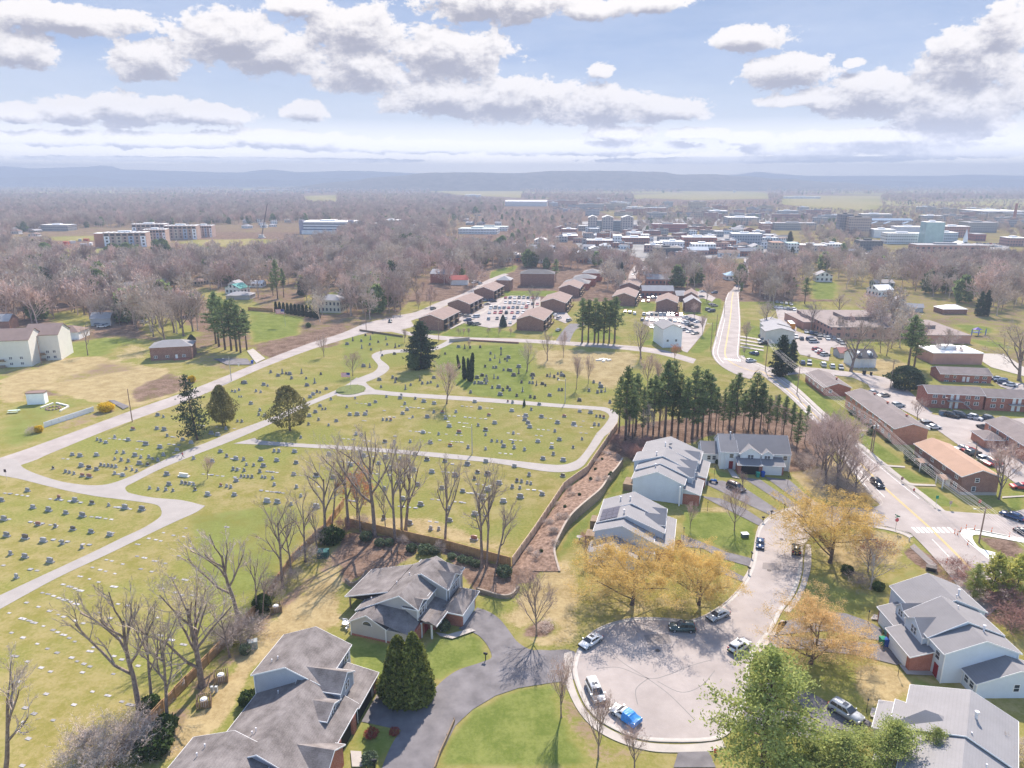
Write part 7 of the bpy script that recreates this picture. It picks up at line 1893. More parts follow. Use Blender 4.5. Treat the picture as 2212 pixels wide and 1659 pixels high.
for args in [('two-storey shops with white parapet on the main street','C',0,215,575,500,C_BR,RF_W),('shop row with a flat grey roof on the main street','C',60,210,610,545,C_W,RF_W),('low white shop at the street corner','C',235,310,585,548,C_W,RF_W),
('flat white-roofed store across the street','C',320,510,545,478,C_GR,RF_W),('cream gabled inn by the street','C',445,520,615,548,(.60,.60,.52),RF_G),('brown-roofed shop by the trees','C',575,650,600,535,C_TAN,(.30,.18,.14)),
('green-roofed hall by the conifers','C',680,750,600,540,C_W,(.34,.46,.46)),('long pale shop roofs below the dormitories','C',770,930,590,552,C_ST,RF_W),('pale flat-roofed shops beside the long roofs','C',930,1040,585,545,C_W,RF_W),
('dark pitched-roof pair near the car park','C',1150,1290,585,525,C_DK,RF_D),('brick block with white parapet behind the church','C',1680,1850,500,430,C_PK,RF_W),('brick school by the steaming stack','C',2110,2230,560,505,C_PK,RF_W),
('dark red block near the stack','C',1890,1960,525,480,(.30,.12,.12),RF_G),('grey hall behind the stadium','C',1560,1680,400,360,C_GR,RF_W),('wide white-roofed hall behind the dormitories','C',1160,1350,400,350,C_ST,RF_W),('flat hall before the long white roof','C',510,620,450,410,C_PK,RF_W),
('long stone wall hall with many windows','C',600,860,455,408,C_ST,RF_G),('low grey block beyond the curved hall','C',180,290,370,330,C_ST,RF_W),('white farm sheds on the far meadow','C',660,890,250,236,C_W,RF_W),('white tower roof in the meadow','C',330,345,210,196,C_W,RF_W),
('white-roofed store row on the main street','B',1590,1760,560,520,C_BR,RF_W),('white parapet shops with a corner tower','B',1760,1815,560,490,C_W,RF_W),('long brick shops on the main street','B',1820,1995,545,502,C_BR,RF_W),('white shop by the street mouth','B',2030,2100,575,535,C_W,RF_W),
('dark flat block behind the white shop','B',2030,2200,625,570,C_DK,RF_D),('white roof hall by the bare trees','B',2090,2220,580,528,C_W,RF_W),('brick post office with white roof','B',1430,1530,520,490,C_BR,RF_W),('white gabled church hall','B',1250,1330,555,505,C_W,RF_W),
('row of white flat roofs','B',1610,1720,510,486,C_W,RF_W),('grey block beside the sports hall','B',1340,1530,300,262,C_PK,RF_G),('long brick dormitory row in haze','B',1540,1700,330,285,C_ST,RF_G),('tan dormitory block in haze','B',1700,1850,325,280,C_TAN,RF_G),('white flat roof in haze','B',1850,1960,335,305,C_ST,RF_W),
('pale blue block by the wood','B',270,370,465,390,C_GR,RF_W),('tan block stepping down beside the pale blue one','B',370,480,480,420,C_TAN,RF_G),('brick and glass block near the parking deck','B',480,600,490,430,C_ST,RF_G),('white gabled house near the parking deck','B',95,165,465,415,C_W,RF_W),('brick block beside the white gabled house','B',165,245,465,410,C_PK,RF_G),
('white house row by the town wood','B',870,935,640,580,C_W,RF_W),('white L-shaped building among trees','B',1060,1180,660,615,C_W,RF_W),('pale barn-like house among trees','B',860,930,655,630,C_W,RF_W),('long pale roof in far trees','A',1620,1900,205,192,C_W,RF_W),('second long pale roof in far trees','A',1900,2180,210,196,C_ST,RF_W),
('blue office in far trees','A',925,990,198,180,(.25,.30,.42),RF_G),('cluster of pale blocks at the far edge','A',220,390,175,150,C_ST,RF_W),('pale far block beside the cluster','A',20,110,172,148,C_ST,RF_W),('brown-roofed school in the far trees','A',80,270,440,398,C_PK,(.36,.18,.14)),('long low pale school wing','A',260,450,460,420,C_ST,RF_W)]:
 lab,l,x0,x1,yb,yt,wc,rc=args
 bld('town_building',lab,'building',l,x0,x1,yb,yt,18,wc,rc,'gabley' if 'gable' in lab else 'flat',R(-6),None,fx=2.8)
 # small houses among the trees and shops of the town
hrng=random.Random(77)
def small_houses(l,poly,n,label,group,cat='house',hh=(4,6.5),ww=(7,13),flat=0.2,cols=None):
 P=[tuple(V(l,x,y)) for x,y in poly];xs=[p[0] for p in P];ys=[p[1] for p in P]
 c=0;tries=0;done=[]
 while c <n and tries <3000:
  tries+=1
  u,v=hrng.uniform(min(xs),max(xs)),hrng.uniform(min(ys),max(ys))
  if not inside(np.array([u]),np.array([v]),P)[0]:continue
  p=at(u,v)
  if any((p -q).length <16 for q in done):continue
  done.append(p)
  k=pxm(p);w=hrng.uniform(*ww);H=hrng.uniform(*hh)
  vt=proj((p.x,p.y,H))[1]
  bld('house' if cat =='house' else 'shop_building',label,cat,'V',u -w*k/2,u+w*k/2,v,vt,hrng.uniform(7,11),hrng.choice(cols or [C_W,C_TAN,C_ST,C_BR]),hrng.choice([RF_G,RF_G,RF_D,RF_B,RF_W]),
'flat' if hrng.random()<flat else hrng.choice(['gable','gabley','hip']),hrng.uniform(-.5,.5),group)
  c+=1
small_houses('A',[(0,430),(330,440),(330,490),(0,510)],7,'grey-gabled house in the estate beside the building site','houses of the estate beside the building site')
small_houses('A',[(300,200),(2100,220),(2100,400),(1400,400),(1000,400),(300,380)],22,'small pale house glimpsed in the dark hazy wood','houses in the dark hazy wood',cols=[C_W,C_W,C_ST])
small_houses('A',[(1420,400),(1900,400),(1900,440),(1420,445)],8,'white town house in the row behind the crane','white houses behind the crane',cols=[C_W])
small_houses('B',[(0,470),(700,500),(860,560),(800,680),(560,640),(0,600)],14,'house half hidden by trees beside the pale office','houses beside the pale office')
small_houses('B',[(100,300),(1050,330),(1050,430),(200,400)],16,'house in the blue wood below the sports hall','houses below the sports hall',cols=[C_W,C_ST,C_GR])
small_houses('B',[(1000,540),(1850,570),(1850,680),(1000,660)],24,'house among bare trees below the main street','houses below the main street')
small_houses('B',[(1400,440),(2212,450),(2212,620),(1420,540)],40,'flat-roofed shop building in the town centre','shops in the town centre','shop',(5,8),(10,20),0.8,[C_BR,C_W,C_ST,C_PK])
small_houses('C',[(0,440),(600,440),(760,600),(420,640),(0,640)],42,'shop building near the top of the main road','shops near the top of the main road','shop',(5,8),(10,20),0.7,[C_BR,C_W,C_ST,C_PK])
small_houses('C',[(0,330),(1000,330),(1000,420),(0,400)],26,'campus building in the haze before the meadows','campus buildings before the meadows','building',(8,15),(18,45),0.9,[C_ST,C_PK,C_TAN,C_GR])
small_houses('C',[(1400,340),(2212,340),(2212,480),(1700,430)],22,'campus building in the haze around the smokestack','campus buildings around the smokestack','building',(8,14),(18,45),0.9,[C_ST,C_PK,C_TAN,C_GR])
small_houses('B',[(1350,270),(2212,270),(2212,400),(1900,400),(1400,350)],26,'campus building in the haze behind the library towers','campus buildings behind the library towers','building',(8,14),(18,45),0.9,[C_ST,C_PK,C_TAN,C_GR])
small_houses('C',[(760,620),(1300,620),(1300,720),(900,700)],6,'house in the trees below the dormitories','houses below the dormitories')
small_houses('C',[(1400,640),(2212,640),(2212,900),(1900,900),(1500,760)],9,'house in the bare wood at the photo edge','houses in the bare wood')
small_houses('A',[(0,620),(500,640),(1000,680),(1000,820),(300,850),(0,760)],8,'house between bare trees below the far lawn','houses below the far lawn')
small_houses('A',[(420,690),(1700,680),(1760,820),(1300,850),(600,860)],16,'house roof showing between bare trees of the broad wood','houses in the broad wood',cols=[C_W,C_W,C_TAN,C_ST])
small_houses('B',[(0,600),(560,600),(560,800),(400,900),(0,900)],9,'house between bare trees beside the curved road','houses beside the curved road wood',cols=[C_W,C_TAN,C_BR])
small_houses('B',[(900,580),(1850,600),(1850,700),(900,690)],12,'pale house in the trees behind the brick flats','pale houses behind the brick flats',cols=[C_W,C_W,C_ST])
# ================================================================ CEMETERY
M_gran=mat('granite_grey',(0.25,0.25,0.27),0.6,0.15,6.0,rnd=0.3,spec=0.3)
M_grand=mat('granite_dark',(0.10,0.09,0.095),0.35,0.15,6.0,spec=0.4)
M_granr=mat('granite_red',(0.26,0.135,0.115),0.5,0.15,6.0,spec=0.3)
M_base=mat('granite_base',(0.34,0.335,0.34),0.8,0.1,4.0)
M_slab=mat('flat_marker_stone',(0.32,0.305,0.305),0.8,0.18,3.0,rnd=0.3)
def stone_mesh(kind):
 t_,b=MB(),MB()
 if kind =='wide':# companion stone with a gently arched top
  n=8;w=.62
  pr=[(-w,.28)]+[(-w+2*w*i/n,.92+.10*math.sin(math.pi*i/n)) for i in range(n+1)]+[(w,.28)]
  t_.extr(pr[::-1],-.13,.13,'y');b.box(-.80,.80,-.24,.24,-.05,.28)
 elif kind =='single':
  n=8;w=.34
  pr=[(-w,.22)]+[(-w*math.cos(math.pi*i/n),.74+.2*math.sin(math.pi*i/n)) for i in range(n+1)]+[(w,.22)]
  t_.extr(pr[::-1],-.10,.10,'y');b.box(-.46,.46,-.2,.2,-.05,.22)
 elif kind =='low':# slant stone
  t_.extr([(-.2,.12),(.2,.12),(.2,.55),(-.05,.55)],-.42,.42,'x');b.box(-.5,.5,-.28,.28,-.05,.12)
  t_.v=[(p[0],p[1],p[2]) for p in t_.v]
 else:# old upright tablet or small obelisk
  t_.poly([(-.2,-.2,.3),(.2,-.2,.3),(.2,.2,.3),(-.2,.2,.3),(-.11,-.11,1.55),(.11,-.11,1.55),(.11,.11,1.55),(-.11,.11,1.55),(0,0,1.8)],
[(0,1,5,4),(1,2,6,5),(2,3,7,6),(3,0,4,7),(4,5,8),(5,6,8),(6,7,8),(7,4,8),(3,2,1,0)]);b.box(-.34,.34,-.34,.34,-.05,.3)
 return t_,b
SM={}
for kind in ('wide','single','low','tall'):
 t_,b=stone_mesh(kind)
 bm_=b.mesh('plinth',M_base)
 for cn,m in (('grey',M_gran),('dark',M_grand),('red',M_granr)):
  SM[kind,cn]=(t_.mesh('headstone_'+kind,m),bm_)
grng=random.Random(9)
STONES=[
('D','on the lawn inside the lower lane bend',0,[(180,800),(10,865),(383,848),(487,865),(597,882),(706,895),(811,912),(921,922),(215,910),(317,928),(428,946),(536,964),(28,987),(248,1020),(360,1034),(474,1050),(592,1069),(713,1088),(45,1092),(165,1108),(283,1128),(405,1142),(532,1170),(70,1212),(163,1230),(327,1260),(108,1362)]),
('D','in the wedge between the public road and the lane',1,[(745,453),(832,472),(632,470),(655,478),(687,488),(946,500),(470,567),(520,575),(627,570),(758,552),(802,555),(876,572),(914,585),(345,655),(529,640),(577,654),(627,663),(745,595),(787,603),(833,610),(655,635),(678,638),(703,640),(727,643),(752,646),(820,658),(858,665),(887,673),(745,690),(797,700),(427,678),(452,682),(481,690),(535,703),(579,711),(1025,605),(958,635),(990,595),(966,585),(905,625),(1038,520),(1060,570),(1148,538),(1023,310),(1060,322),(1085,445),(1018,398),(862,402),(1065,405),(1568,352),(1540,350),(1370,430),(1412,440),(1465,400),(1240,490),(1185,470),(1220,440)]),
('D','on the lawn below the lane walker',1,[(1256,592),(1430,547),(1470,578),(1530,595),(1580,600),(1692,600),(1794,605),(1598,632),(1645,636),(1708,640),(1512,663),(1538,667),(1583,670),(1685,678),(1564,706),(1585,708),(1608,710),(1634,712),(1532,736),(1082,695),(1096,760),(1180,750),(1204,754),(1228,757),(1255,760),(971,785),(1026,792),(1076,795),(1122,800),(1265,795),(1432,767),(1470,772),(1497,778),(1348,827),(1520,828),(1700,712),(1720,715),(1768,720),(1778,762),(1778,545),(1808,546),(1910,548),(1905,695),(2133,565),(1922,778),(2050,705),(2160,716),(1732,872),(1798,876),(1888,890),(1950,835),(2050,908),(1920,620),(1375,610)]),
('E','inside the big rounded lane loop',1,[(36,258),(90,200),(183,243),(222,225),(293,190),(389,182),(382,200),(480,203),(535,222),(412,237),(427,275),(56,307),(103,307),(155,305),(165,288),(463,322),(557,322),(677,333),(600,290),(655,293),(398,300),(270,340),(295,341),(320,342),(602,235),(865,224),(743,290),(899,265),(957,310),(700,383),(994,362),(530,423),(631,433),(763,422),(935,408),(887,377),(935,438),(1079,222),(1110,228),(1105,282),(1231,274),(1283,240),(1195,316),(1297,322),(1190,340),(1210,362),(1221,388),(1445,318),(1401,360),(1507,370),(1545,286),(1615,294),(1653,318),(1677,320),(1700,325),(1115,428),(1384,415),(1413,470),(1560,466),(1274,482),(1363,521),(1374,565),(1502,520),(1438,604),(1307,594),(1052,513),(1120,522),(1187,535),(1112,487),(935,530),(1010,480),(1040,484),(975,478),(577,490),(447,482),(345,485),(283,484),(130,440),(97,435),(822,520),(706,508),(1640,372),(1668,374)]),
('E','between the lane loop and the board fence',0,[(125,547),(143,577),(290,588),(380,593),(432,605),(555,600),(480,566),(243,625),(318,655),(468,668),(587,680),(672,610),(817,630),(937,612),(1122,643),(738,703),(863,725),(883,682),(948,695),(1023,754),(1217,700),(1157,783),(1160,843),(1302,825),(1435,705),(495,763),(372,745),(652,785),(787,805),(950,797),(280,792),(398,855),(910,852),(1050,872),(700,915),(866,955),(515,892),(580,1050),(440,1015),(860,1115),(275,980),(632,1050),(1138,738),(1168,742),(1205,750),(1228,755),(1108,778),(703,995),(60,635)]),
('D','on the strip between public road and straight lane',1,[(1660,155),(1690,160),(1710,113),(1735,120),(2115,140),(2055,160),(2075,163),(2010,193),(1970,210),(2030,175),(1627,235),(1685,280),(1678,308),(1718,315),(2145,207),(2075,250),(2110,270),(2045,290),(2005,315),(2090,272),(1985,265),(2065,340),(2180,348),(1948,363),(2000,370),(2130,375),(1950,455),(1550,147),(1525,158),(1505,155),(1550,190),(1565,190)]),
]
OLD=[('D',[(1755,35),(1830,42),(1855,44),(1878,47),(1803,57),(1570,103),(1587,105),(1890,75),(1955,40),(1985,75),(2080,47),(2040,103),(1990,120)]),
('B',[(157,1135),(205,1122),(290,1160),(190,1160),(240,1178),(298,1195),(75,1168),(130,1172),(38,1192),(185,1195),(350,1212),(375,1205),(133,1217),(193,1228),(265,1265),(345,1255),(185,1340),(145,1335),(900,1212),(1035,1222),(760,1210),(800,1218),(835,1215),(1035,1258),(967,1253),(1083,1280),(673,1255),(995,1280),(965,1295),(1027,1309),(985,1345),(1003,1345),(932,1338),(1052,1360),(1085,1362),(1100,1365),(940,1400),(913,1395),(880,1410),(930,1425),(945,1432),(1015,1412),(990,1410),(865,1445),(890,1445),(910,1447),(937,1447),(978,1475),(1048,1490),(1078,1475),(1092,1490),(1020,1473),(1175,1497),(838,1505),(1030,1520),(1137,1527),(1225,1535),(1253,1540),(1350,1525),(1543,1557),(1060,1290),(1075,1300),(1150,1340),(1117,1395),(1150,1380),(1240,1395),(1240,1413),(1168,1440),(1220,1443),(1240,1445),(1335,1398),(1353,1400),(1380,1405),(1405,1420),(1430,1395),(1445,1400),(1403,1385),(1425,1383),(1303,1450),(1323,1460),(1265,1455),(1410,1490),(1430,1490),(1605,1495),(1660,1505),(1685,1500),(1710,1497),(1682,1470),(1635,1440),(1675,1450),(1740,1570),(510,1425),(450,1457),(416,1482),(525,1447),(580,1440),(355,1420),(350,1438),(247,1423),(258,1470),(333,1410),(600,1410),(625,1465),(560,1445)])]
yaw_st=R(-14)
for l,where,small,pts in STONES:
 for i,(x,y) in enumerate(pts):
  p=g(l,x,y+8)
  rr=grng.random()
  cn='dark' if rr <.07 else 'red' if rr <.13 else 'grey'
  if (l,x,y) in (('D',248,1020),):cn='red'
  if (l,x,y) in (('D',474,1050),('D',597,882)):cn='dark'
  kd=grng.choice(['wide','wide','wide','wide','single'] if not small else ['wide','wide','wide','single','single'])
  s=grng.uniform(.82,1.1)
  nd=min((g(l,*q)-g(l,x,y)).length for q in pts if q != (x,y))
  if nd <2.2:kd='single';s=min(s,max(.6,nd/1.15))
  word={'wide':'broad','single':'narrow'}[kd]
  o=empty('headstone',p,yaw_st+grng.uniform(-.06,.06),'%s %s granite headstone %s' % (word,cn,where),'headstone','%s %s headstones %s' % (word,cn,where),s)
  a,b=SM[kd,cn]
  obj('tablet',a,o);obj('plinth',b,o)
  # the old quarter: too many small stones to count, one object
mb=MB()
for l,pts in OLD:
 for (x,y) in pts:
  p=g(l,x,y+5);kd=grng.choice(['wide','single','single','tall','single'])
  t_,b=stone_mesh(kd);s=grng.uniform(.95,1.25);cy,sy=math.cos(yaw_st),math.sin(yaw_st)
  mb.mi=1 if grng.random()<.3 else 0
  for src in (t_,b):
   mb.poly([(p.x+s*(v[0]*cy -v[1]*sy),p.y+s*(v[0]*sy+v[1]*cy),s*v[2]) for v in src.v],src.f)
tag(mb.build('old_headstones',[M_gran,M_grand]),kind='stuff')
# flat markers
fm=MB();fm.box(-.42,.42,-.24,.24,-.02,.07);FM1=fm.mesh('flat_marker',M_slab)
fm=MB();fm.box(-.75,.75,-.27,.27,-.02,.07);fm.tube((-.0,0,.07),(0,0,.22),.07,.05,6,True);FM2=fm.mesh('flat_marker',M_slab)
fm=MB();fm.box(-.45,.45,-.28,.28,-.02,.16);FM3=fm.mesh('flat_marker',M_gran)
FLAT=[(60,655),(172,588),(250,615),(322,642),(380,665),(413,680),(147,692),(190,705),(222,718),(282,740),(410,470),(452,484),(488,497),(275,524),(312,532),(348,545),(382,558),(420,570),(458,583),(495,597),(75,783),(150,815),(242,855),(308,886),(370,913),(178,970),(267,1010),(328,1035),(97,935),(120,1100),(300,1180),(80,1240),(165,1270),(222,1308),(153,1362),(345,1350),(185,1470),(145,1645),(520,418),(580,435),(640,455),(690,310),(725,318),(796,338),(600,360),(650,375),(685,385),(745,400),(890,287),(937,298),(1003,318),(1072,333),(965,172),(1010,180),(1042,188),(893,210),(1060,135),(1125,152),(1190,160),(1205,105),(1470,98),(913,370),(983,387),(1128,430),(1200,440),(1135,522),(1055,497),(1245,540),(1180,540),(765,597),(830,607),(715,688),(488,705),(540,722),(375,780),(413,797),(450,817),(485,840),(345,765),(605,878),(585,903),(500,968),(545,985),(583,1002),(535,1040),(465,945),(740,935),(790,957),(770,820),(895,998),(735,1050),(600,1165),(700,1190),(790,1230),(845,1250),(480,1250),(1160,285),(1240,235),(1500,560),(1110,830),(1040,800),(1020,685),(1190,860),(645,652),(740,485),(520,510),(535,1450)]
for x,y in FLAT:
 big=grng.random()<.3
 o=obj('grave_marker',FM2 if big else FM1);o.location=g('G',x,y);o.rotation_euler.z=yaw_st+grng.uniform(-.05,.05);k=grng.uniform(.68,1.0);o.scale=(k,k,k)
 tag(o,'wide flat marker with a flower vase in the lawn under the fence trees' if big else 'small flat stone marker flush in the lawn under the fence trees','grave marker','wide flat markers with vases' if big else 'small flat markers under the fence trees')
def marker_rows(l,poly,n,where):
 P=[tuple(g(l,x,y)[:2]) for x,y in poly];c=0;tr=0
 ux,uy=math.cos(yaw_st),math.sin(yaw_st)
 xs=[p[0] for p in P];ys=[p[1] for p in P]
 while c <n and tr <4000:
  tr+=1
  x,y=grng.uniform(min(xs),max(xs)),grng.uniform(min(ys),max(ys))
  r=round((-x*uy+y*ux)/5.2)*5.2;a=x*ux+y*uy
  x,y=a*ux -r*uy,a*uy+r*ux
  for k in range(grng.randint(1,3)):
   xx,yy=x+k*1.5*ux,y+k*1.5*uy
   if c >= n or not inside(np.array([xx]),np.array([yy]),P)[0]:continue
   o=obj('grave_marker',FM1 if grng.random()<.6 else FM3);o.location=(xx,yy,0);o.rotation_euler.z=yaw_st
   tag(o,'low flat marker in a row '+where,'grave marker','low flat markers '+where);c+=1
marker_rows('D',[(0,760),(330,800),(900,900),(1020,960),(600,1170),(0,1440)],40,'inside the lower lane bend')
marker_rows('D',[(280,610),(850,400),(1300,300),(1600,380),(1200,530),(800,700),(560,740)],34,'in the wedge by the public road')
marker_rows('E',[(0,210),(700,250),(1600,310),(1650,400),(1400,600),(900,570),(0,480)],80,'inside the rounded lane loop')
marker_rows('E',[(0,560),(600,610),(1300,700),(1420,720),(1180,1000),(700,1080),(0,980)],50,'between lane loop and board fence')
marker_rows('D',[(1000,790),(1700,520),(2200,560),(2200,800),(1500,850)],26,'below the lane walker')
# vault slabs on the tan grass, white double monument
for i,(x,y) in enumerate([(1668,1300),(1688,1293),(1712,1296),(1735,1300),(1700,1305)]):
 mb=MB();mb.box(-1.2,1.2,-.5,.5,0,.35);mb.box(-1.1,1.1,-.42,.42,.35,.5);o=mb.build('grave_slab',M_newc);o.location=g('B',x,y);o.rotation_euler.z=.3*i
 tag(o,'white raised slab in the huddle on tan cemetery grass','grave slab','white raised slabs')
p=g('D',1192,712);mb=MB();mb.box(-1.5,1.5,-.4,.4,0,.25);mb.box(-1.2,1.2,-.2,.2,.25,.9)
o=mb.build('monument',M_newc);o.location=p;o.rotation_euler.z=yaw_st;tag(o,'long white monument beside the little pinkish tree','monument')
# ================================================================ FENCES AND WALLS
M_board=wave_mat('cedar_boards',(0.40,0.24,0.12),0.16,'XY',0.62,0.85,0.2,1.2,width=0.16)
M_board2=wave_mat('cedar_boards_pale',(0.56,0.42,0.30),0.16,'XY',0.66,0.85,0.15,1.2,width=0.16)
def fence(name,pts,hgt,m,label,step=2.4,cat='fence',post_h=0.12,th=0.05,skew=0.0):
 """board fence: panels between posts"""
 r=empty(name,pts[0],0,label,cat)
 o0=pts[0]
 i=0
 for a,b in zip(pts[:-1],pts[1:]):
  n=max(1,int(round((b -a).length/step)))
  d=(b -a).normalized();nn=Vector((-d.y,d.x,0))
  for k in range(n):
   p,q=a.lerp(b,k/n)-o0,a.lerp(b,(k+1)/n)-o0
   if i <95:
    mb=MB();dz=grng.uniform(-skew,skew)
    mb.poly([p+nn*th,q+nn*th,q+nn*th+Vector((0,0,hgt+dz)),p+nn*th+Vector((0,0,hgt+dz)),p -nn*th,q -nn*th,q -nn*th+Vector((0,0,hgt+dz)),p -nn*th+Vector((0,0,hgt+dz))],
[(0,1,2,3),(7,6,5,4),(3,2,6,7),(0,3,7,4),(1,5,6,2)])
    for zz in (hgt*.2,hgt*.85):mb.tube(p -nn*(th+.03)+Vector((0,0,zz)),q -nn*(th+.03)+Vector((0,0,zz)),.045,.045,4)
    mb.build('fence_panel',m,r)
    pb=MB();pb.tube(p -nn*(th+.06),p -nn*(th+.06)+Vector((0,0,hgt+post_h)),.075,.075,4,True);pb.build('fence_post',m,r)
   i+=1
 return r
fence('board_fence',[g('E',30,1030),g('E',300,1095),g('E',640,1170),g('E',1100,1295)],1.9,M_board,'long orange-brown board fence below the headstones',2.5)
fence('board_fence',[g('E',1106,1293),g('E',1250,1090),g('E',1440,800),g('E',1470,775),g('E',1590,690),g('E',1660,585),g('E',1790,395)],1.9,M_board2,'pale board fence climbing from the corner along the lane',2.4)
fence('board_fence',[g('G',700,1690),g('G',1060,1290),g('G',1350,985),g('G',1700,620),g('G',1900,320),g('G',2110,120),g('G',2230,-40)],1.8,M_board,'slanting weathered board fence under the bare trees',2.6,skew=.12)
fence('white_fence',[g('D',288,395),g('D',610,290)],1.6,mat('white_vinyl',(.72,.74,.77),.5,.04),'white solid panel fence beside the orange bush',2.4)
fence('board_fence',[g('A',1610,975),g('A',1770,985)],1.9,M_board,'reddish board fence before the cypress row',2.4)
fence('guard_fence',[g('H',735,1365),g('H',690,1470),g('H',640,1580),g('H',605,1680)],0.7,M_wood,'low split-rail fence along the driveway bend',2.4)
fence('iron_fence',[g('B',120,1108),g('B',400,1150)],0.9,M_wood,'low rail along the road at the cemetery gate',4)
for pts,lab in (([(700,1180),(760,1176),(830,1168)],'stone gate wall at the cemetery entrance'),([(830,1172),(1150,1190)],'low brick wall running on from the gate wall')):
 w=[g('B',*q) for q in pts]
 o=ribbon('gate_wall',w,0.5,M_conc if 'stone' in lab else B_brown,0,1.5 if 'stone' in lab else .7,kind=None);tag(o,lab,'wall')
 # retaining wall of split blocks with the leaf-covered bank behind it
M_block=brick_mat('split_block',(0.30,0.25,0.21),(0.23,0.19,0.16),(0.13,0.11,0.1))
for n_ in M_block.node_tree.nodes:
 if n_.type =='TEX_BRICK':n_.inputs['Brick Width'].default_value=.45;n_.inputs['Row Height'].default_value=.2
wallp=[g('E',*q) for q in [(1420,1330),(1385,1215),(1415,1140),(1480,1035),(1560,960),(1660,875),(1700,830),(1740,760),(1790,700),(1825,640)]]
wallh=[0.15,1.0,1.6,2.1,2.4,2.4,2.4,2.2,2.1,2.0]
fencep=[g('E',*q) for q in [(1150,1330),(1150,1235),(1230,1125),(1300,1020),(1370,920),(1440,812),(1480,775),(1580,705),(1640,620),(1700,530)]]
K=5
wp=catmull([Vector((p.x,p.y,h_)) for p,h_ in zip(wallp,wallh)],K);fp=catmull(fencep,K)
mb=MB()
for i in range(len(wp)-1):
 a,b=wp[i],wp[i+1];d=b -a;d.z=0;d.normalize();nn=Vector((-d.y,d.x,0))*.3
 A,B=Vector((a.x,a.y,0)),Vector((b.x,b.y,0))
 mb.poly([A,B,b,a,A+nn,B+nn,b+nn,a+nn],[(0,1,2,3),(3,2,6,7),(5,4,7,6)])
rw=empty('retaining_wall',(0,0,0),0,'curving split-block retaining wall behind the pale blue townhouses','wall')
mb.build('block_face',M_block,rw)
mb=MB()
for i in range(len(wp)-1):
 a,b=wp[i],wp[i+1];d=b -a;d.z=0;d.normalize();nn=Vector((-d.y,d.x,0))
 q=[a -nn*.05,b -nn*.05,b+nn*.36,a+nn*.36]
 mb.poly([v+Vector((0,0,.004)) for v in q]+[v+Vector((0,0,.11)) for v in q],[(4,5,6,7),(0,1,5,4),(2,3,7,6)])
mb.build('coping',mat('coping_block',(0.36,0.30,0.25),0.9,0.15,1.5),rw)
rows=[];brng=random.Random(3)
for i in range(len(wp)):
 f=fp[min(i,len(fp)-1)];a=wp[i]
 for k in range(9):
  s=k/8
  q=Vector((a.x,a.y,0)).lerp(Vector((f.x,f.y,0)),.03+s*.95)
  rows.append((q.x,q.y,a.z*(1-s*s)*.97+(0 if k in (0,8) else brng.uniform(-.14,.16))))
mb=MB();n=len(wp)
mb.poly(rows,[(i*9+k,i*9+k+1,(i+1)*9+k+1,(i+1)*9+k) for i in range(n -1) for k in range(8)])
M_leaf=mat('leaf_litter',(0.125,0.08,0.06),0.98,0.25,1.3,c2=(0.27,0.185,0.14),bump=.6,spec=0)
tag(mb.build('bank',M_leaf,smooth=True),kind='structure')
for i in range(26):
 q=rows[brng.randrange(9,len(rows)-9)]
 o=plant('thicket' if i % 3 else 'ivybush',(q[0],q[1],q[2]-.1),1.1 if i % 3 else .7,.35 if i % 3 else .28,'low dead weed tuft on the leaf-covered bank' if i % 3 else 'low green weed clump on the leaf-covered bank','weeds on the leaf bank')
w=catmull([g('H',*q) for q in [(875,515),(930,530),(1010,555),(1070,560),(1110,545),(1150,500)]],4)
tag(ribbon('garden_wall',w,.35,M_block,0,.75,kind=None),'low curved block wall at the end of the mulch bank','wall')
w=catmull([g('H',*q) for q in [(30,455),(60,480),(100,475),(140,440),(165,400)]],4)
tag(ribbon('garden_wall',w,.35,M_block,0,.8,kind=None),'low curved block wall behind the porch of the beige house','wall')
# ================================================================ CARS
M_tyre=mat('tyre',(0.02,0.02,0.021),0.9,0.2);M_rim=mat('alloy_rim',(0.45,0.46,0.48),0.3,0.1,metal=.7)
M_lampw=mat('headlamp',(0.75,0.76,0.78),0.15,0.04,spec=.6);M_lampr=mat('tail_lamp',(0.42,0.02,0.02),0.25,0.1,spec=.5)
M_cglass=mat('car_glass',(0.022,0.026,0.034),0.06,0.1,spec=.7)
def paintm(n,c):
 k='car_paint_'+n
 if k in MATS:return MATS[k]
 m=mat(k,c,.25,.03,.5,spec=.5)
 b=[x for x in m.node_tree.nodes if x.type =='BSDF_PRINCIPLED'][0]
 b.inputs['Coat Weight'].default_value=.35;b.inputs['Coat Roughness'].default_value=.25
 return m
PAINT={k:paintm(k,c) for k,c in dict(white=(.62,.62,.62),silver=(.38,.40,.42),dark=(.04,.045,.055),black=(.018,.018,.02),blue=(.04,.075,.16),red=(.36,.03,.03),grey=(.20,.21,.22),brown=(.20,.14,.11),tan=(.34,.30,.25),green=(.05,.08,.075)).items()}
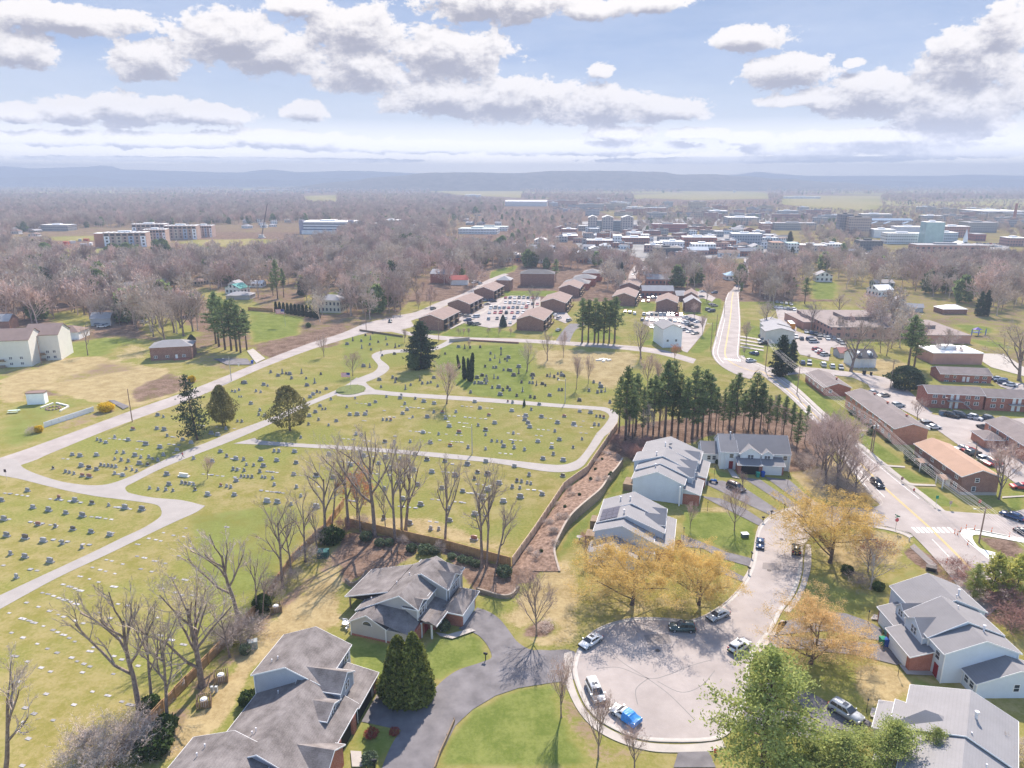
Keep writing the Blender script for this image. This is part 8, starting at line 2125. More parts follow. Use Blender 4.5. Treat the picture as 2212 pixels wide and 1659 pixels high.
def car_shape(kind):
 """side outline of lower body and of the cabin; x forward"""
 if kind =='suv':
  body=[(-2.2,.35),(-2.25,.6),(-2.2,1.0),(-2.05,1.08),(.75,1.08),(1.6,1.0),(2.1,.86),(2.22,.6),(2.2,.35)]
  cab=[(-2.1,1.06),(-1.95,1.58),(-1.6,1.70),(-.2,1.70),(.25,1.62),(1.0,1.06)];W=.93
 elif kind =='van':
  body=[(-2.35,.35),(-2.4,.6),(-2.38,1.0),(-2.3,1.1),(1.1,1.1),(1.75,.98),(2.25,.82),(2.38,.55),(2.35,.35)]
  cab=[(-2.32,1.08),(-2.2,1.72),(-1.9,1.82),(.2,1.80),(.6,1.70),(1.5,1.06)];W=.97
 else:
  body=[(-2.2,.33),(-2.28,.55),(-2.22,.9),(-1.6,.97),(.9,.93),(1.7,.84),(2.15,.72),(2.25,.5),(2.22,.33)]
  cab=[(-1.65,.95),(-1.1,1.33),(-.6,1.43),(.1,1.42),(.4,1.36),(1.15,.91)];W=.9
 return body,cab,W
def tapered(mb,prof,W,top_in,z0,z1,inset=0.0):
 n=len(prof);vs=[]
 for sg in (-1,1):
  for x,z in prof:
   f=max(0,min(1,(z -z0)/(z1 -z0)))
   vs.append((x,sg*(W -inset -top_in*f),z))
 fs=[tuple(range(n)),tuple(range(2*n -1,n -1,-1))]+[(i,i+n,(i+1) % n+n,(i+1) % n) for i in range(n)]
 mb.poly(vs,fs)
def car_parts(kind,paint):
 body,cab,W=car_shape(kind)
 B=MB();tapered(B,body,W,.05,.35,1.1);zt=max(z for _,z in cab);zb=cab[0][1]
 roof=[(x,z) for x,z in cab]
 # roof skin and pillars are the painted part of the cabin
 tapered(B,[cab[0],cab[1],cab[2],cab[3],cab[4],cab[5]],W -.07,.20,zb,zt)
 bmesh_=B.mesh('body',PAINT[paint])
 bmv=bmesh.new();bmv.from_mesh(bmesh_)
 bmesh.ops.bevel(bmv,geom=[e for e in bmv.edges if len(e.link_faces)==2 and e.calc_face_angle(0)>.5],offset=.05,segments=2,affect='EDGES',clamp_overlap=True)
 bmv.to_mesh(bmesh_);bmv.free();bmesh_.polygons.foreach_set('use_smooth',[True]*len(bmesh_.polygons))
 def yat(z):return W -.07-.20*max(0,min(1,(z -zb)/(zt -zb)))+.012
 G=MB()
 z0,z1=zb+.06,zt -.13
 def xr(z):# front pillar x at height
  (xa,za),(xb,zb_)=cab[5],cab[4];return xa+(xb -xa)*(z -za)/(zb_ -za)
 def xl(z):
  (xa,za),(xb,zb_)=cab[0],cab[1];return xa+(xb -xa)*min(1.0,(z -za)/(zb_ -za))
 for sg in (-1,1):
  a0,a1,b1,b0=xl(z0)+.18,xl(z1)+.22,xr(z1)-.10,xr(z0)-.18
  mids=[0,.36,.39,.68,.71,1] if kind != 'sedan' else [0,.48,.52,1]
  for k in range(0,len(mids),2):
   f,h_=mids[k],mids[k+1]
   G.face([(a0+(b0 -a0)*f,sg*yat(z0),z0),(a0+(b0 -a0)*h_,sg*yat(z0),z0),(a1+(b1 -a1)*h_,sg*yat(z1),z1),(a1+(b1 -a1)*f,sg*yat(z1),z1)])
 def cross(pa,pb,f0,f1,off):
  xa,za=pa;xb,zb_=pb
  q=lambda f:(xa+(xb -xa)*f+off,za+(zb_ -za)*f)
  (x0_,q0),(x1_,q1)=q(f0),q(f1)
  G.face([(x0_,-yat(q0)+.1,q0),(x0_,yat(q0)-.1,q0),(x1_,yat(q1)-.08,q1),(x1_,-yat(q1)+.08,q1)])
 cross(cab[5],cab[4],.1,.97,.022);cross(cab[0],cab[1],.15,.92,-.022)
 if kind != 'sedan' or paint =='white':
  zr_=zt+.02
  G.face([(-.55,-.42,zr_),(.05,-.42,zr_),(.05,.42,zr_),(-.55,.42,zr_)])
 gm=G.mesh('window',M_cglass,recalc=False)
 tw=MB();tw.tube((0,-.11,0),(0,.11,0),.34,.34,16,True);tm=tw.mesh('tyre',M_tyre)
 rm_=MB();rm_.tube((0,-.118,0),(0,.118,0),.21,.21,12,True);rimm=rm_.mesh('rim',M_rim)
 wz=.34
 hl=MB();hl.box(-.05,.05,-.2,.2,-.07,.08);hlm=hl.mesh('headlight',M_lampw);tl=MB();tl.box(-.04,.04,-.16,.16,-.12,.14);tlm=tl.mesh('tail_light',M_lampr)
 bp=MB();bp.box(-.06,.06,-W+.06,W -.06,-.14,.1);bpm=bp.mesh('bumper',M_black)
 mi=MB();mi.box(-.08,.08,-.12,.12,-.07,.08);mim=mi.mesh('mirror',PAINT[paint])
 fx=max(x for x,_ in body);rx=min(x for x,_ in body)
 return dict(body=bmesh_,win=gm,tyre=tm,rim=rimm,hl=hlm,tl=tlm,bp=bpm,mi=mim,fx=fx,rx=rx,W=W,hz=.78 if kind != 'sedan' else .66,mz=zb+.08,mx=cab[5][0]-.25)
CP={}
def car(kind,paint,p,ang,label,group=None,s=0.92,cat='car',extra=None):
 k=(kind,paint)
 if k not in CP:CP[k]=car_parts(*k)
 c=CP[k]
 r=empty('parked_car',p,ang,label,cat,group,s)
 obj('body',c['body'],r);obj('window',c['win'],r)
 for sx in (-1.38,1.38):
  for sg in (-1,1):
   w=obj('wheel',c['tyre'],r);w.location=(sx,sg*(c['W']-.1),.34);obj('rim',c['rim'],w)
 for sg in (-1,1):
  o=obj('headlight',c['hl'],r);o.location=(c['fx']-.08,sg*(c['W']-.28),c['hz']);o.rotation_euler.z=sg*.25
  o=obj('tail_light',c['tl'],r);o.location=(c['rx']+.03,sg*(c['W']-.2),c['hz']+.12)
  o=obj('mirror',c['mi'],r);o.location=(c['mx'],sg*(c['W']+.08),c['mz'])
 o=obj('bumper',c['bp'],r);o.location=(c['fx']-.01,0,.44)
 o=obj('bumper',c['bp'],r);o.location=(c['rx']+.0,0,.44)
 return r
def carpx(kind,paint,l,rear,front,label,group=None,s=0.92,**k):
 a,b=g(l,*rear),g(l,*front);d=b -a
 return car(kind,paint,(a+b)/2,math.atan2(d.y,d.x),label,group,s,**k)
carpx('sedan','white','H',(1670,820),(1560,890),'white sedan with a sunroof parked at the kerb below the wide yellow tree')
carpx('suv','green','I',(90,770),(-100,762),'dark green SUV parked between yellow trees on the turning circle')
carpx('sedan','silver','I',(275,665),(180,705),'silver sedan parked behind the dark green SUV')
carpx('suv','white','I',(325,915),(410,860),'white SUV standing in the street mouth beside the big pine')
carpx('van','white','H',(1620,1130),(1670,1235),'white van-like SUV at the kerb under bare branches')
carpx('sedan','blue','F',(503,1130),(500,1190),'blue-silver car parked at the kerb opposite the dark hatchback',s=.88)
carpx('suv','black','F',(735,1225),(735,1170),'black car facing away by the street sidewalk',s=.9)
carpx('suv','silver','I',(985,1275),(1130,1365),'silver SUV with roof rails in the lowest driveway',s=1.0)
carpx('van','brown','F',(300,775),(390,815),'brown van parked in the townhouse driveway under a small tree',s=.95)
carpx('suv','black','F',(1230,745),(1290,800),'black SUV driving on the main road',s=.98)
carpx('sedan','blue','F',(2185,1000),(2085,965),'dark blue car on the side street under the wires',s=1.05)
carpx('sedan','dark','F',(2190,1080),(2250,1105),'dark car cut by the photo edge at the traffic cones')
carpx('suv','blue','C',(490,1268),(435,1255),'dark blue SUV on the corner lawn')
carpx('suv','white','C',(410,1312),(475,1308),'white SUV at the crossing corner')
carpx('sedan','dark','B',(317,1040),(318,1062),'dark car on the curved road by the cemetery',s=1.0)
# covered car with blue tarp
r=carpx('sedan','white','H',(1930,1395),(1745,1275),'white car half wrapped in a blue tarp at the turning circle',s=.95)
tarp=MB();n=10
vs=[]
for i in range(n+1):
 x=-2.35+2.3*i/n
 zt_=.95+(.5*max(0,min(1,(x+1.9)/.8)) if x >-1.9 else 0)+grng.uniform(-.03,.03)
 for y,z in ((-1.0,.3),(-.98,.85),(-.72,zt_),(0,zt_+.06),(.72,zt_),(.98,.85),(1.0,.3)):vs.append((x,y+grng.uniform(-.03,.03),z+grng.uniform(-.04,.04)))
tarp.poly(vs,[(i*7+k,i*7+k+1,(i+1)*7+k+1,(i+1)*7+k) for i in range(n) for k in range(6)]+[tuple(range(6,-1,-1))])
to=tarp.build('tarp',mat('blue_tarp',(.05,.22,.55),.35,.2,2.0),smooth=False);to.location=r.location;to.rotation_euler=r.rotation_euler;to.scale=(.95,.95,.95)
tag(to,'crumpled blue tarp draped over the back of a white car','tarp')
# covered motorcycle
p=g('F',200,755);mo=empty('motorcycle',p,R(-25),'motorcycle with a blue cover on the townhouse driveway','motorcycle')
mb=MB();mb.tube((-.75,-.06,.32),(-.75,.06,.32),.32,.32,14,True);mb.build('wheel',M_tyre,mo)
mb=MB();mb.tube((.75,-.06,.32),(.75,.06,.32),.32,.32,14,True);mb.build('wheel',M_tyre,mo)
mb=MB();mb.ball((0,0,.75),.85,.3,.28,12,6);mb.ball((.35,0,.9),.4,.25,.25,10,5);mb.build('cover',mat('blue_cover',(.05,.16,.45),.5,.2,3),mo)
mb=MB();mb.tube((.75,0,.32),(.5,0,1.1),.05,.05,5);mb.tube((.5,-.4,1.1),(.5,.4,1.1),.03,.03,5);mb.build('handlebar',M_black,mo)
# parked rows: cars too small to show parts
SMC={}
def small_car(kind,paint):
 k=(kind,paint)
 if k in SMC:return SMC[k]
 body,cab,W=car_shape(kind);mb=MB();zt=max(z for _,z in cab);zb=cab[0][1]
 tapered(mb,body,W,.05,.35,1.1);mb.mi=1;tapered(mb,[cab[0],cab[1],cab[4],cab[5]],W -.06,.17,zb,zt -.08)
 mb.mi=0;tapered(mb,[(x,z) for x,z in [(cab[1][0]+.15,zt -.1),(cab[2][0],zt),(cab[3][0],zt),(cab[4][0]-.1,zt -.1)]],W -.16,.08,zt -.12,zt)
 mb.mi=2
 for sx in (-1.38,1.38):
  for sg in (-1,1):mb.tube((sx,sg*(W -.2),.34),(sx,sg*(W+.01),.34),.34,.34,10,True)
 SMC[k]=mb.mesh('parked_car',[PAINT[paint],M_cglass,M_tyre]);return SMC[k]
crng=random.Random(31)
PW=['white','white','white','silver','silver','dark','black','grey','blue','red','tan']
def park(l,pts,ang,where,s=.95,paints=PW,jit=.08):
 for x,y in pts:
  pn=crng.choice(paints);kd=crng.choice(['sedan','suv','suv','sedan','van'])
  o=obj('parked_car',small_car(kd,pn));o.location=g(l,x,y);o.rotation_euler.z=R(ang)+crng.uniform(-jit,jit)+(math.pi if crng.random()<.5 else 0);o.scale=(s,s,s)
  tag(o,'%s %s parked %s' % (pn,{'sedan':'saloon car','suv':'tall car','van':'minivan'}[kd],where),'car','cars parked '+where)
def rowpts(x0,y0,x1,y1,n):return [(x0+(x1 -x0)*i/max(1,n -1),y0+(y1 -y0)*i/max(1,n -1)) for i in range(n)]
park('F',[(1225,175),(1300,195),(1395,260)],15,'on the strip behind the long orange flats')
park('F',[(1570,370),(1590,385),(1625,402)],10,'at the end wall of the long orange flats')
park('F',[(1745,328),(1795,325),(1850,335),(1895,342),(1950,347),(1990,350)],130,'in front of the stair flats',.95)
park('F',[(1950,405)],100,'alone in the middle of the flats car park')
park('F',[(1810,540),(1850,548),(1880,570),(1960,610),(1985,625),(2010,640)],10,'behind the tan-roofed flats')
park('F',[(2095,562)],170,'beside the hipped wing')
park('F',[(2190,790)],170,'at the far corner beyond the tan-roofed flats',1.0,['red'])
park('C',[(2030,1425),(2060,1440),(2085,1452),(2120,1465)],150,'beside the single-storey brick flats',1.0,['blue','white','blue','silver'])
park('C',[(775,1322),(820,1325),(910,1335),(968,1345),(1025,1355)],75,'along the side road below the office')
park('C',[(870,1235),(888,1247),(905,1260),(925,1270)],15,'in the slanting office row')
park('C',[(832,1170),(850,1185)],5,'in the office lot centre')
park('C',rowpts(800,1120,980,1160,7)+rowpts(735,1155,770,1165,2),75,'beneath the school hedge')
park('C',[(885,1160),(940,1165),(1005,1180),(1030,1195)],80,'at the upper office row')
park('C',rowpts(600,960,720,975,7)+rowpts(610,925,700,940,4),80,'near the parked buses')
park('C',[(520,1150),(515,1175),(520,1195)],10,'at the stepped terraces')
park('C',[(130,857),(205,865),(120,890),(190,940),(205,950),(170,975),(185,985)],20,'by the grey gable houses')
park('C',rowpts(20,1025,95,1055,4)+rowpts(15,1060,80,1090,4)+rowpts(10,1105,80,1130,3),35,'in the packed lot beside the main road')
park('B',rowpts(1960,1005,2200,1010,10)+rowpts(1950,1040,2190,1050,9)+rowpts(2010,1085,2190,1090,7)+rowpts(1840,985,1900,1000,3),80,'in the packed lot behind the white gabled house')
park('B',rowpts(1940,890,2070,900,6)+rowpts(1920,915,1990,920,3),80,'below the white-trimmed block')
park('B',rowpts(1065,897,1270,900,8)+rowpts(1065,928,1270,940,8)+rowpts(970,965,1200,960,9),85,'in the upper rows of the flats car park')
park('B',rowpts(960,995,1180,995,7)+rowpts(955,1035,1120,1030,4)+[(1095,1060)],85,'in the lower rows of the flats car park')
park('B',[(780,1012),(815,1018),(870,1022),(818,1045),(845,1068),(878,1070),(930,915),(965,915),(985,922),(945,940)],30,'beside the balconies of the curved-road flats')
park('B',[(1475,1045),(1407,1108),(1390,1010),(1410,1030),(1660,1110)],65,'on the drive between the second flats')
park('B',[(595,968),(860,800),(880,795),(900,805)],65,'on the upper road behind the flats')
park('C',rowpts(395,690,415,735,5)+rowpts(440,640,470,620,3)+[(405,670),(430,655)],95,'on the street into town')
park('C',rowpts(1410,590,1510,585,8)+rowpts(1900,560,2060,565,10)+rowpts(1910,545,2060,548,8),80,'in the town car park by the church')
park('B',[(1905,730),(1920,700),(1890,745)],65,'on the street between rows of flats')
park('A',[(640,1075),(660,1085),(690,1078),(935,1058)],20,'by the wood-edge garages')
# school buses
M_bus=mat('bus_orange',(.62,.25,.03),.5,.1)
for i,(x,y) in enumerate([(690,1035),(700,1090)]):
 b=empty('school_bus',g('C',x,y),R(80),['orange bus parked beyond the stepped terraces','orange bus behind the stepped terraces, half hidden'][i],'bus')
 mb=MB();mb.box(-4,4,-1.2,1.2,.5,2.9);mb.build('body',M_bus,b)
 mb=MB();mb.box(-3.8,3.8,-1.23,1.23,1.7,2.4);mb.build('window',M_cglass,b)
 mb=MB();mb.box(-3.9,3.9,-1.1,1.1,2.9,3.05);mb.build('roof',M_white,b)
 for sx in (-2.5,2.5):
  mb=MB();mb.tube((sx,-1.25,.5),(sx,1.25,.5),.5,.5,12,True);mb.build('wheel',M_tyre,b)
  # ================================================================ STREET FURNITURE
def pole(l,bx,by,tx,ty,label,arms=1,group='utility poles',lamp=False,m=None):
 p=g(l,bx,by);h_=height_at(p,V(l,tx,ty)[1])
 r=empty('utility_pole',p,0,label,'utility pole',group)
 mb=MB();mb.tube((0,0,-.2),(0,0,h_),.16,.11,8,True);mb.build('shaft',m or M_pole,r)
 if arms:
  mb=MB();mb.box(-1.1,1.1,-.06,.06,h_ -.5,h_ -.36);mb.build('crossarm',M_pole,r)
  for x in (-.95,-.45,.45,.95):
   ib=MB();ib.tube((x,0,h_ -.36),(x,0,h_ -.2),.05,.035,6,True);ib.build('insulator',M_metal,r)
 if lamp:
  mb=MB();mb.tube((0,0,h_ -.9),(-1.9,0,h_ -.6),.04,.03,5);mb.box(-2.4,-1.8,-.12,.12,h_ -.66,h_ -.54);mb.build('lamp_arm',M_metal,r)
 return p+Vector((0,0,h_))
tops=[pole('F',1920,1142,1965,905,'leaning reddish utility pole at the road works',1,lamp=True),pole('F',1230,555,1255,350,'utility pole with transformer cans in front of the grey flats'),pole('F',740,180,765,0,'utility pole at the low red brick flats'),pole('C',535,1365,550,1160,'utility pole beside the dark spruce at the crossing')]
for q in (-.25,.25):
 mb=MB();t1=tops[1];mb.tube((q*2,0,t1.z -2.2),(q*2,0,t1.z -1.3),.2,.2,10,True)
 o=mb.build('transformer',M_metal);o.location=(t1.x,t1.y,0);tag(o,'grey transformer can on the pole before the grey flats','transformer','pole transformers')
pole('F',1218,550,1235,400,'second shorter pole standing tight against the transformer pole',0)
for l,bx,by,tx,ty,lab,a,lp in [('D',858,358,820,145,'bare wooden pole at the cemetery road verge',0,False),('A',1500,1432,1488,1275,'wooden pole with a lamp arm opposite the bungalow',0,True),('E',848,567,850,375,'lone grey lamp post on the lane loop',0,True),('E',1450,235,1452,75,'lamp post on the straight lane near the grove',0,True),
('C',182,1225,195,1050,'pole at the road verge by the flats lawn',0,True),('C',215,1140,228,1000,'pole farther along the road verge',0,False),('C',268,1000,278,890,'thin pole on the road bend',0,False),('B',632,1175,635,1040,'pole at the cemetery entrance',1,False),('B',162,1105,158,960,'pole at the curved road guard rail',1,False),('B',382,1010,380,930,'pole where the roads part',1,False),
('F',1890,605,1915,480,'pole in the flats car park',0,True),('F',1740,280,1758,190,'light pole before the stair flats',0,True),('C',1345,1480,1390,1300,'tall pole in front of the dark magnolia',0,False),('A',270,1325,255,1140,'thin pole in front of the cream flats',0,False),('D',65,0,65,-60,'hidden pole',0,False)][:-1]:
 pole(l,bx,by,tx,ty,lab,a,None,lp,M_metal if 'lamp' in lab or 'light' in lab else None)
wires=MB()
def wire(mb,a,b,sag=1.0,n=10,r=.022):
 pr=None
 for i in range(n+1):
  f=i/n;q=a.lerp(b,f)-Vector((0,0,sag*4*f*(1-f)))
  if pr is not None:mb.tube(pr,q,r,r,3)
  pr=q
tops.insert(0,at(2330,1345,0)+Vector((0,0,9)))
k=0
for off in (-.95,-.45,.45,.95,0,0.2):
 mb=MB()
 for a,b in zip(tops[:-1],tops[1:]):
  dz=-.2 if k <4 else -1.4-(k -4)*.6
  wire(mb,a+Vector((off,0,dz)),b+Vector((off,0,dz)),.9)
 o=mb.build('power_line',mat('wire',(.50,.46,.46),.5,.05));tag(o,['outermost power line over the flats','second power line from the outermost over the flats','third power line over the flats','innermost power line over the flats','upper telephone line below the power lines','lower telephone line below the power lines'][k],'cable','wires along the main road');k+=1
 # mailboxes
MBG='kerbside mailboxes'
for i,(l,x,y,lab) in enumerate([('F',520,1008,'mailbox at the second townhouse drive'),('F',575,968,'mailbox at the third townhouse drive'),('F',660,925,'mailbox at the white pair of townhouses'),('F',768,905,'mailbox closest to the junction'),('F',447,1240,'mailbox by the parked blue-silver car'),('F',428,1338,'mailbox below the blue-silver car'),('F',798,1535,'mailbox on the sidewalk by the orange-yellow tree'),('H',935,960,'lamp-topped mailbox in the mulch bed by the drive'),('H',215,1659,'mailbox beside the clipped round shrub')]):
 r=empty('mailbox',g(l,x,y),0.4*i,lab+', black on a post','mailbox',MBG)
 mb=MB();mb.box(-.06,.06,-.06,.06,0,1.05);mb.build('post',M_black,r)
 mb=MB();mb.extr([(-.14,1.05),(.14,1.05),(.14,1.22),(.09,1.33),(-.09,1.33),(-.14,1.22)],-.3,.3,'x');mb.build('box',M_black,r)
for l,x,y,lab in [('I',1395,1060,'garden lamp post on the duplex lawn'),('I',1200,715,'garden lamp post by the farther duplex drive'),('I',1190,1300,'garden lamp post near the lowest driveway'),('F',160,935,'garden lamp post by the townhouse drive'),('F',5,1105,'garden lamp post on the bright lawn'),('F',205,700,'garden lamp post at the white pair of townhouses'),('F',680,765,'garden lamp post at the garage end')]:
 r=empty('garden_lamp',g(l,x,y),0,lab,'lamp post','garden lamp posts')
 mb=MB();mb.tube((0,0,0),(0,0,1.9),.045,.035,6);mb.build('post',M_black,r)
 mb=MB();mb.tube((0,0,1.9),(0,0,2.15),.08,.13,6,True);mb.tube((0,0,2.15),(0,0,2.28),.15,.02,6,True);mb.build('lantern',M_glass,r)
 # stop sign with street name blades
p=g('F',1378,1062);r=empty('stop_sign',p,R(0),'red octagonal stop sign with green street name blades at the junction','sign')
hS=height_at(p,V('F',1388,975)[1])
mb=MB();mb.tube((0,0,0),(0,0,hS),.045,.045,6);mb.build('post',M_metal,r)
def octa(rad,y0,y1):
 mb=MB();mb.extr([(rad*math.cos(R(22.5+45*i)),hS*.8+rad*math.sin(R(22.5+45*i))) for i in range(8)],y0,y1,'y');return mb
octa(.46,-.06,-.05).build('sign_border',M_trim,r);pl=octa(.41,-.075,-.061).build('sign_face',mat('sign_red',(.50,.02,.03),.4,.05),r)
fc=bpy.data.curves.new('lettering','FONT');fc.body='STOP';fc.size=.30;fc.align_x='CENTER';fc.align_y='CENTER';fc.extrude=.004
fc.materials.append(M_trim)
fo=bpy.data.objects.new('lettering',fc);fm_=bpy.data.meshes.new_from_object(fo);bpy.data.objects.remove(fo);fm_.materials.clear();fm_.materials.append(M_trim);fo=obj('lettering',fm_,pl);fo.location=(0,-.082,hS*.8);fo.rotation_euler=(R(90),0,0)
for a in (0,1.57):
 mb=MB();mb.box(-.6,.6,-.02,.02,hS -.02+a*.15,hS+.18+a*.15);o=mb.build('name_blade',mat('sign_green',(.01,.16,.09),.4,.05),r);o.rotation_euler.z=a+.4
def signpost(l,x,y,ty,label,c,shape='box'):
 p=g(l,x,y);h_=max(1.6,height_at(p,V(l,x,ty)[1]));r=empty('road_sign',p,0,label,'sign')
 mb=MB();mb.tube((0,0,0),(0,0,h_),.04,.04,5);mb.build('post',M_metal,r)
 mb=MB();mb.box(-.3,.3,-.06,-.03,h_ -.75,h_);mb.build('sign_plate',plain(c),r)
signpost('F',1640,905,835,'green street name sign on the flats corner',(.02,.22,.14));signpost('F',1730,925,870,'pinkish sign back by the side street kerb',(.42,.32,.30));signpost('F',1418,755,715,'small sign at the flats footpath',(.32,.16,.14));signpost('F',1158,490,435,'white sign on the road verge',(.6,.6,.6));signpost('D',45,735,665,'dark notice board at the cemetery entrance',(.08,.06,.08))
signpost('A',1548,1345,1325,'small white sign by the bungalow drive',(.6,.6,.6));signpost('F',1920,905,862,'red sign half hidden by wires',(.5,.04,.04))
# hydrant
for l,x,y,c_,lab in [('I',213,1558,(.55,.03,.03),'red fire hydrant with a pale cap at the sidewalk end'),('F',1498,808,(.45,.03,.03),'red hydrant on the flats lawn'),('F',1468,1130,(.5,.48,.46),'grey hydrant on the corner lawn')]:
 r=empty('hydrant',g(l,x,y),0,lab,'hydrant')
 mb=MB();mb.tube((0,0,0),(0,0,.62),.15,.13,10,True);mb.tube((-.24,0,.45),(.24,0,.45),.07,.07,8,True);mb.build('barrel',plain(c_),r)
 mb=MB();mb.ball((0,0,.64),.15,.15,.14,10,6);mb.build('cap',plain((.6,.55,.52) if l =='I' else c_),r)
 # traffic cones / channelizer posts
M_cone=mat('cone_orange',(.75,.16,.04),.6,.06)
for i,(x,y) in enumerate([(1780,1095),(1800,1075),(1835,1055),(1890,1060),(2000,1075),(2115,1108),(1845,1160),(1710,1275),(1760,1085)]):
 r=empty('traffic_post',g('F',x,y),0,['orange post at the crosswalk end','orange post beside the new concrete corner','orange post above the concrete corner','thin orange post on the side street','orange post along the new kerb','orange post near the dark car','orange post beside the kerb shadow','orange post by the torn road edge','orange post nearest the painted bars'][i],'traffic post','orange traffic posts')
 mb=MB();mb.tube((0,0,.08),(0,0,1.15),.09,.05,8,True);mb.build('post',M_cone,r)
 mb=MB();mb.tube((0,0,.6),(0,0,.75),.078,.072,8);mb.build('reflector',M_trim,r)
 mb=MB();mb.box(-.25,.25,-.25,.25,0,.08);mb.build('base',M_black,r)
 # bins and boxes
def bin_(l,x,y,c_,label,s=1.0,rz=0):
 r=empty('wheeled_bin',g(l,x,y),rz,label,'bin',None,s)
 mb=MB();mb.poly([(-.26,-.3,0),(.26,-.3,0),(.26,.3,0),(-.26,.3,0),(-.32,-.37,1.0),(.32,-.37,1.0),(.32,.37,1.0),(-.32,.37,1.0)],[(0,1,5,4),(1,2,6,5),(2,3,7,6),(3,0,4,7),(0,3,2,1),(4,5,6,7)]);mb.build('tub',plain(c_),r)
 mb=MB();mb.extr([(-.4,1.0),(.4,1.0),(.38,1.07),(0,1.12),(-.42,1.08)],-.34,.34,'x');mb.build('lid',plain(c_),r)
 for sx in (-.28,.28):
  mb=MB();mb.tube((sx -.04,.32,.12),(sx+.04,.32,.12),.12,.12,10,True);mb.build('wheel',M_tyre,r)
bin_('I',1290,862,(.03,.20,.12),'green wheeled bin at the duplex garage',1.25);bin_('I',1315,868,(.03,.08,.30),'blue wheeled bin touching the green one at the duplex',1.25);bin_('I',1325,800,(.10,.22,.20),'teal bin on the pad between duplex garages',1.2)
bin_('F',485,715,(.03,.26,.20),'green bin before the open garage of the white pair',1.2);bin_('F',518,712,(.02,.08,.36),'blue bin before the closed garage of the white pair',1.2);bin_('A',1635,1320,(.03,.08,.36),'blue bin at the roadside by the bungalow',1.2);bin_('H',300,1185,(.03,.10,.30),'blue bin beside the grey terrace garage',1.0);bin_('C',1175,1390,(.05,.05,.05),'black bin across from the white dormer house',1.5);bin_('C',1220,1395,(.05,.05,.05),'smaller black bin across from the white dormer house',1.1)
r=empty('dumpster',g('F',1685,315),R(-10),'blue-grey dumpster in its fenced bay by the stair flats','dumpster')
mb=MB();mb.box(-1,1,-.7,.7,.1,1.4);mb.build('tub',plain((.14,.20,.27)),r);mb=MB();mb.box(-1.05,1.05,-.75,.75,1.4,1.5);mb.build('lid',M_black,r)
r=empty('utility_box',g('F',402,1102),R(5),'low green utility box with a pale top on the bright lawn','utility box')
mb=MB();mb.box(-.65,.65,-.5,.5,0,.7);mb.build('cabinet',plain((.10,.13,.11)),r);mb=MB();mb.box(-.7,.7,-.55,.55,.7,.8);mb.build('lid',M_white,r)
r=empty('utility_box',g('I',592,905),R(30),'dark utility box by the big pine and sidewalk','utility box')
mb=MB();mb.box(-.65,.65,-.5,.5,0,.8);mb.build('cabinet',plain((.13,.12,.11)),r);mb=MB();mb.box(-.7,.7,-.55,.55,.8,.88);mb.build('lid',plain((.26,.24,.22)),r)
r=empty('drain_box',g('F',1610,1320),R(-30),'open dark drain box in the torn verge','drain box')
mb=MB();mb.box(-.9,.9,-.6,.6,-.02,.8);mb.build('shell',plain((.15,.13,.12)),r);mb=MB();mb.box(-.7,.7,-.65,-.61,.1,.65);mb.build('drain_shade',M_dark,r)  # dark plate on the shell paints the shade in its mouth
# screened air conditioners behind the fence trees
for x,y,lab in [(1790,640,'picketed air conditioner nearest the fence bend'),(1435,1090,'picketed air conditioner by the biggest bare tree'),(1325,1250,'picketed air conditioner lowest on the slope')]:
 r=empty('air_conditioner',g('G',x,y),R(20),lab,'air conditioner','picketed air conditioners')
 mb=MB();mb.tube((0,0,0),(0,0,1.0),.5,.5,14,True);mb.build('casing',plain((.42,.42,.42)),r);mb=MB();mb.tube((0,0,1.0),(0,0,1.12),.38,.3,12,True);mb.build('fan_cap',M_white,r)
 mb=MB()
 for k in range(26):
  s_,f=k // 7,(k % 7)/7
  a=[(-.9,-.9),(.9,-.9),(.9,.9),(-.9,.9),(-.9,-.9)]
  if s_ >3:break
  xx,yy=a[s_][0]+(a[s_+1][0]-a[s_][0])*f,a[s_][1]+(a[s_+1][1]-a[s_][1])*f
  mb.box(xx -.06,xx+.06,yy -.06,yy+.06,0,1.25)
 mb.build('picket_screen',M_wood,r)
r=empty('utility_box',g('G',1390,1165),0,'pair of small grey meter posts between air conditioners','utility box')
for q in (-.3,.3):
 mb=MB();mb.box(q -.18,q+.18,-.18,.18,0,.9);mb.build('meter_post',plain((.40,.42,.42)),r)
r=empty('utility_box',g('G',1640,880),R(20),'grey-green cabinet in the brush behind the fence','utility box')
mb=MB();mb.box(-.7,.7,-.5,.5,0,1.2);mb.build('cabinet',plain((.26,.31,.31)),r);mb=MB();mb.box(-.74,.74,-.54,.54,1.2,1.28);mb.build('lid',plain((.4,.43,.43)),r)
r=empty('compost_bin',g('G',2095,290),0,'dark green lidded box at the fence bend','bin')
mb=MB();mb.box(-1,1,-.8,.8,0,1.3);mb.build('tub',plain((.03,.09,.08)),r);mb=MB();mb.box(-1.05,1.05,-.85,.85,1.3,1.4);mb.build('lid',plain((.05,.13,.12)),r)
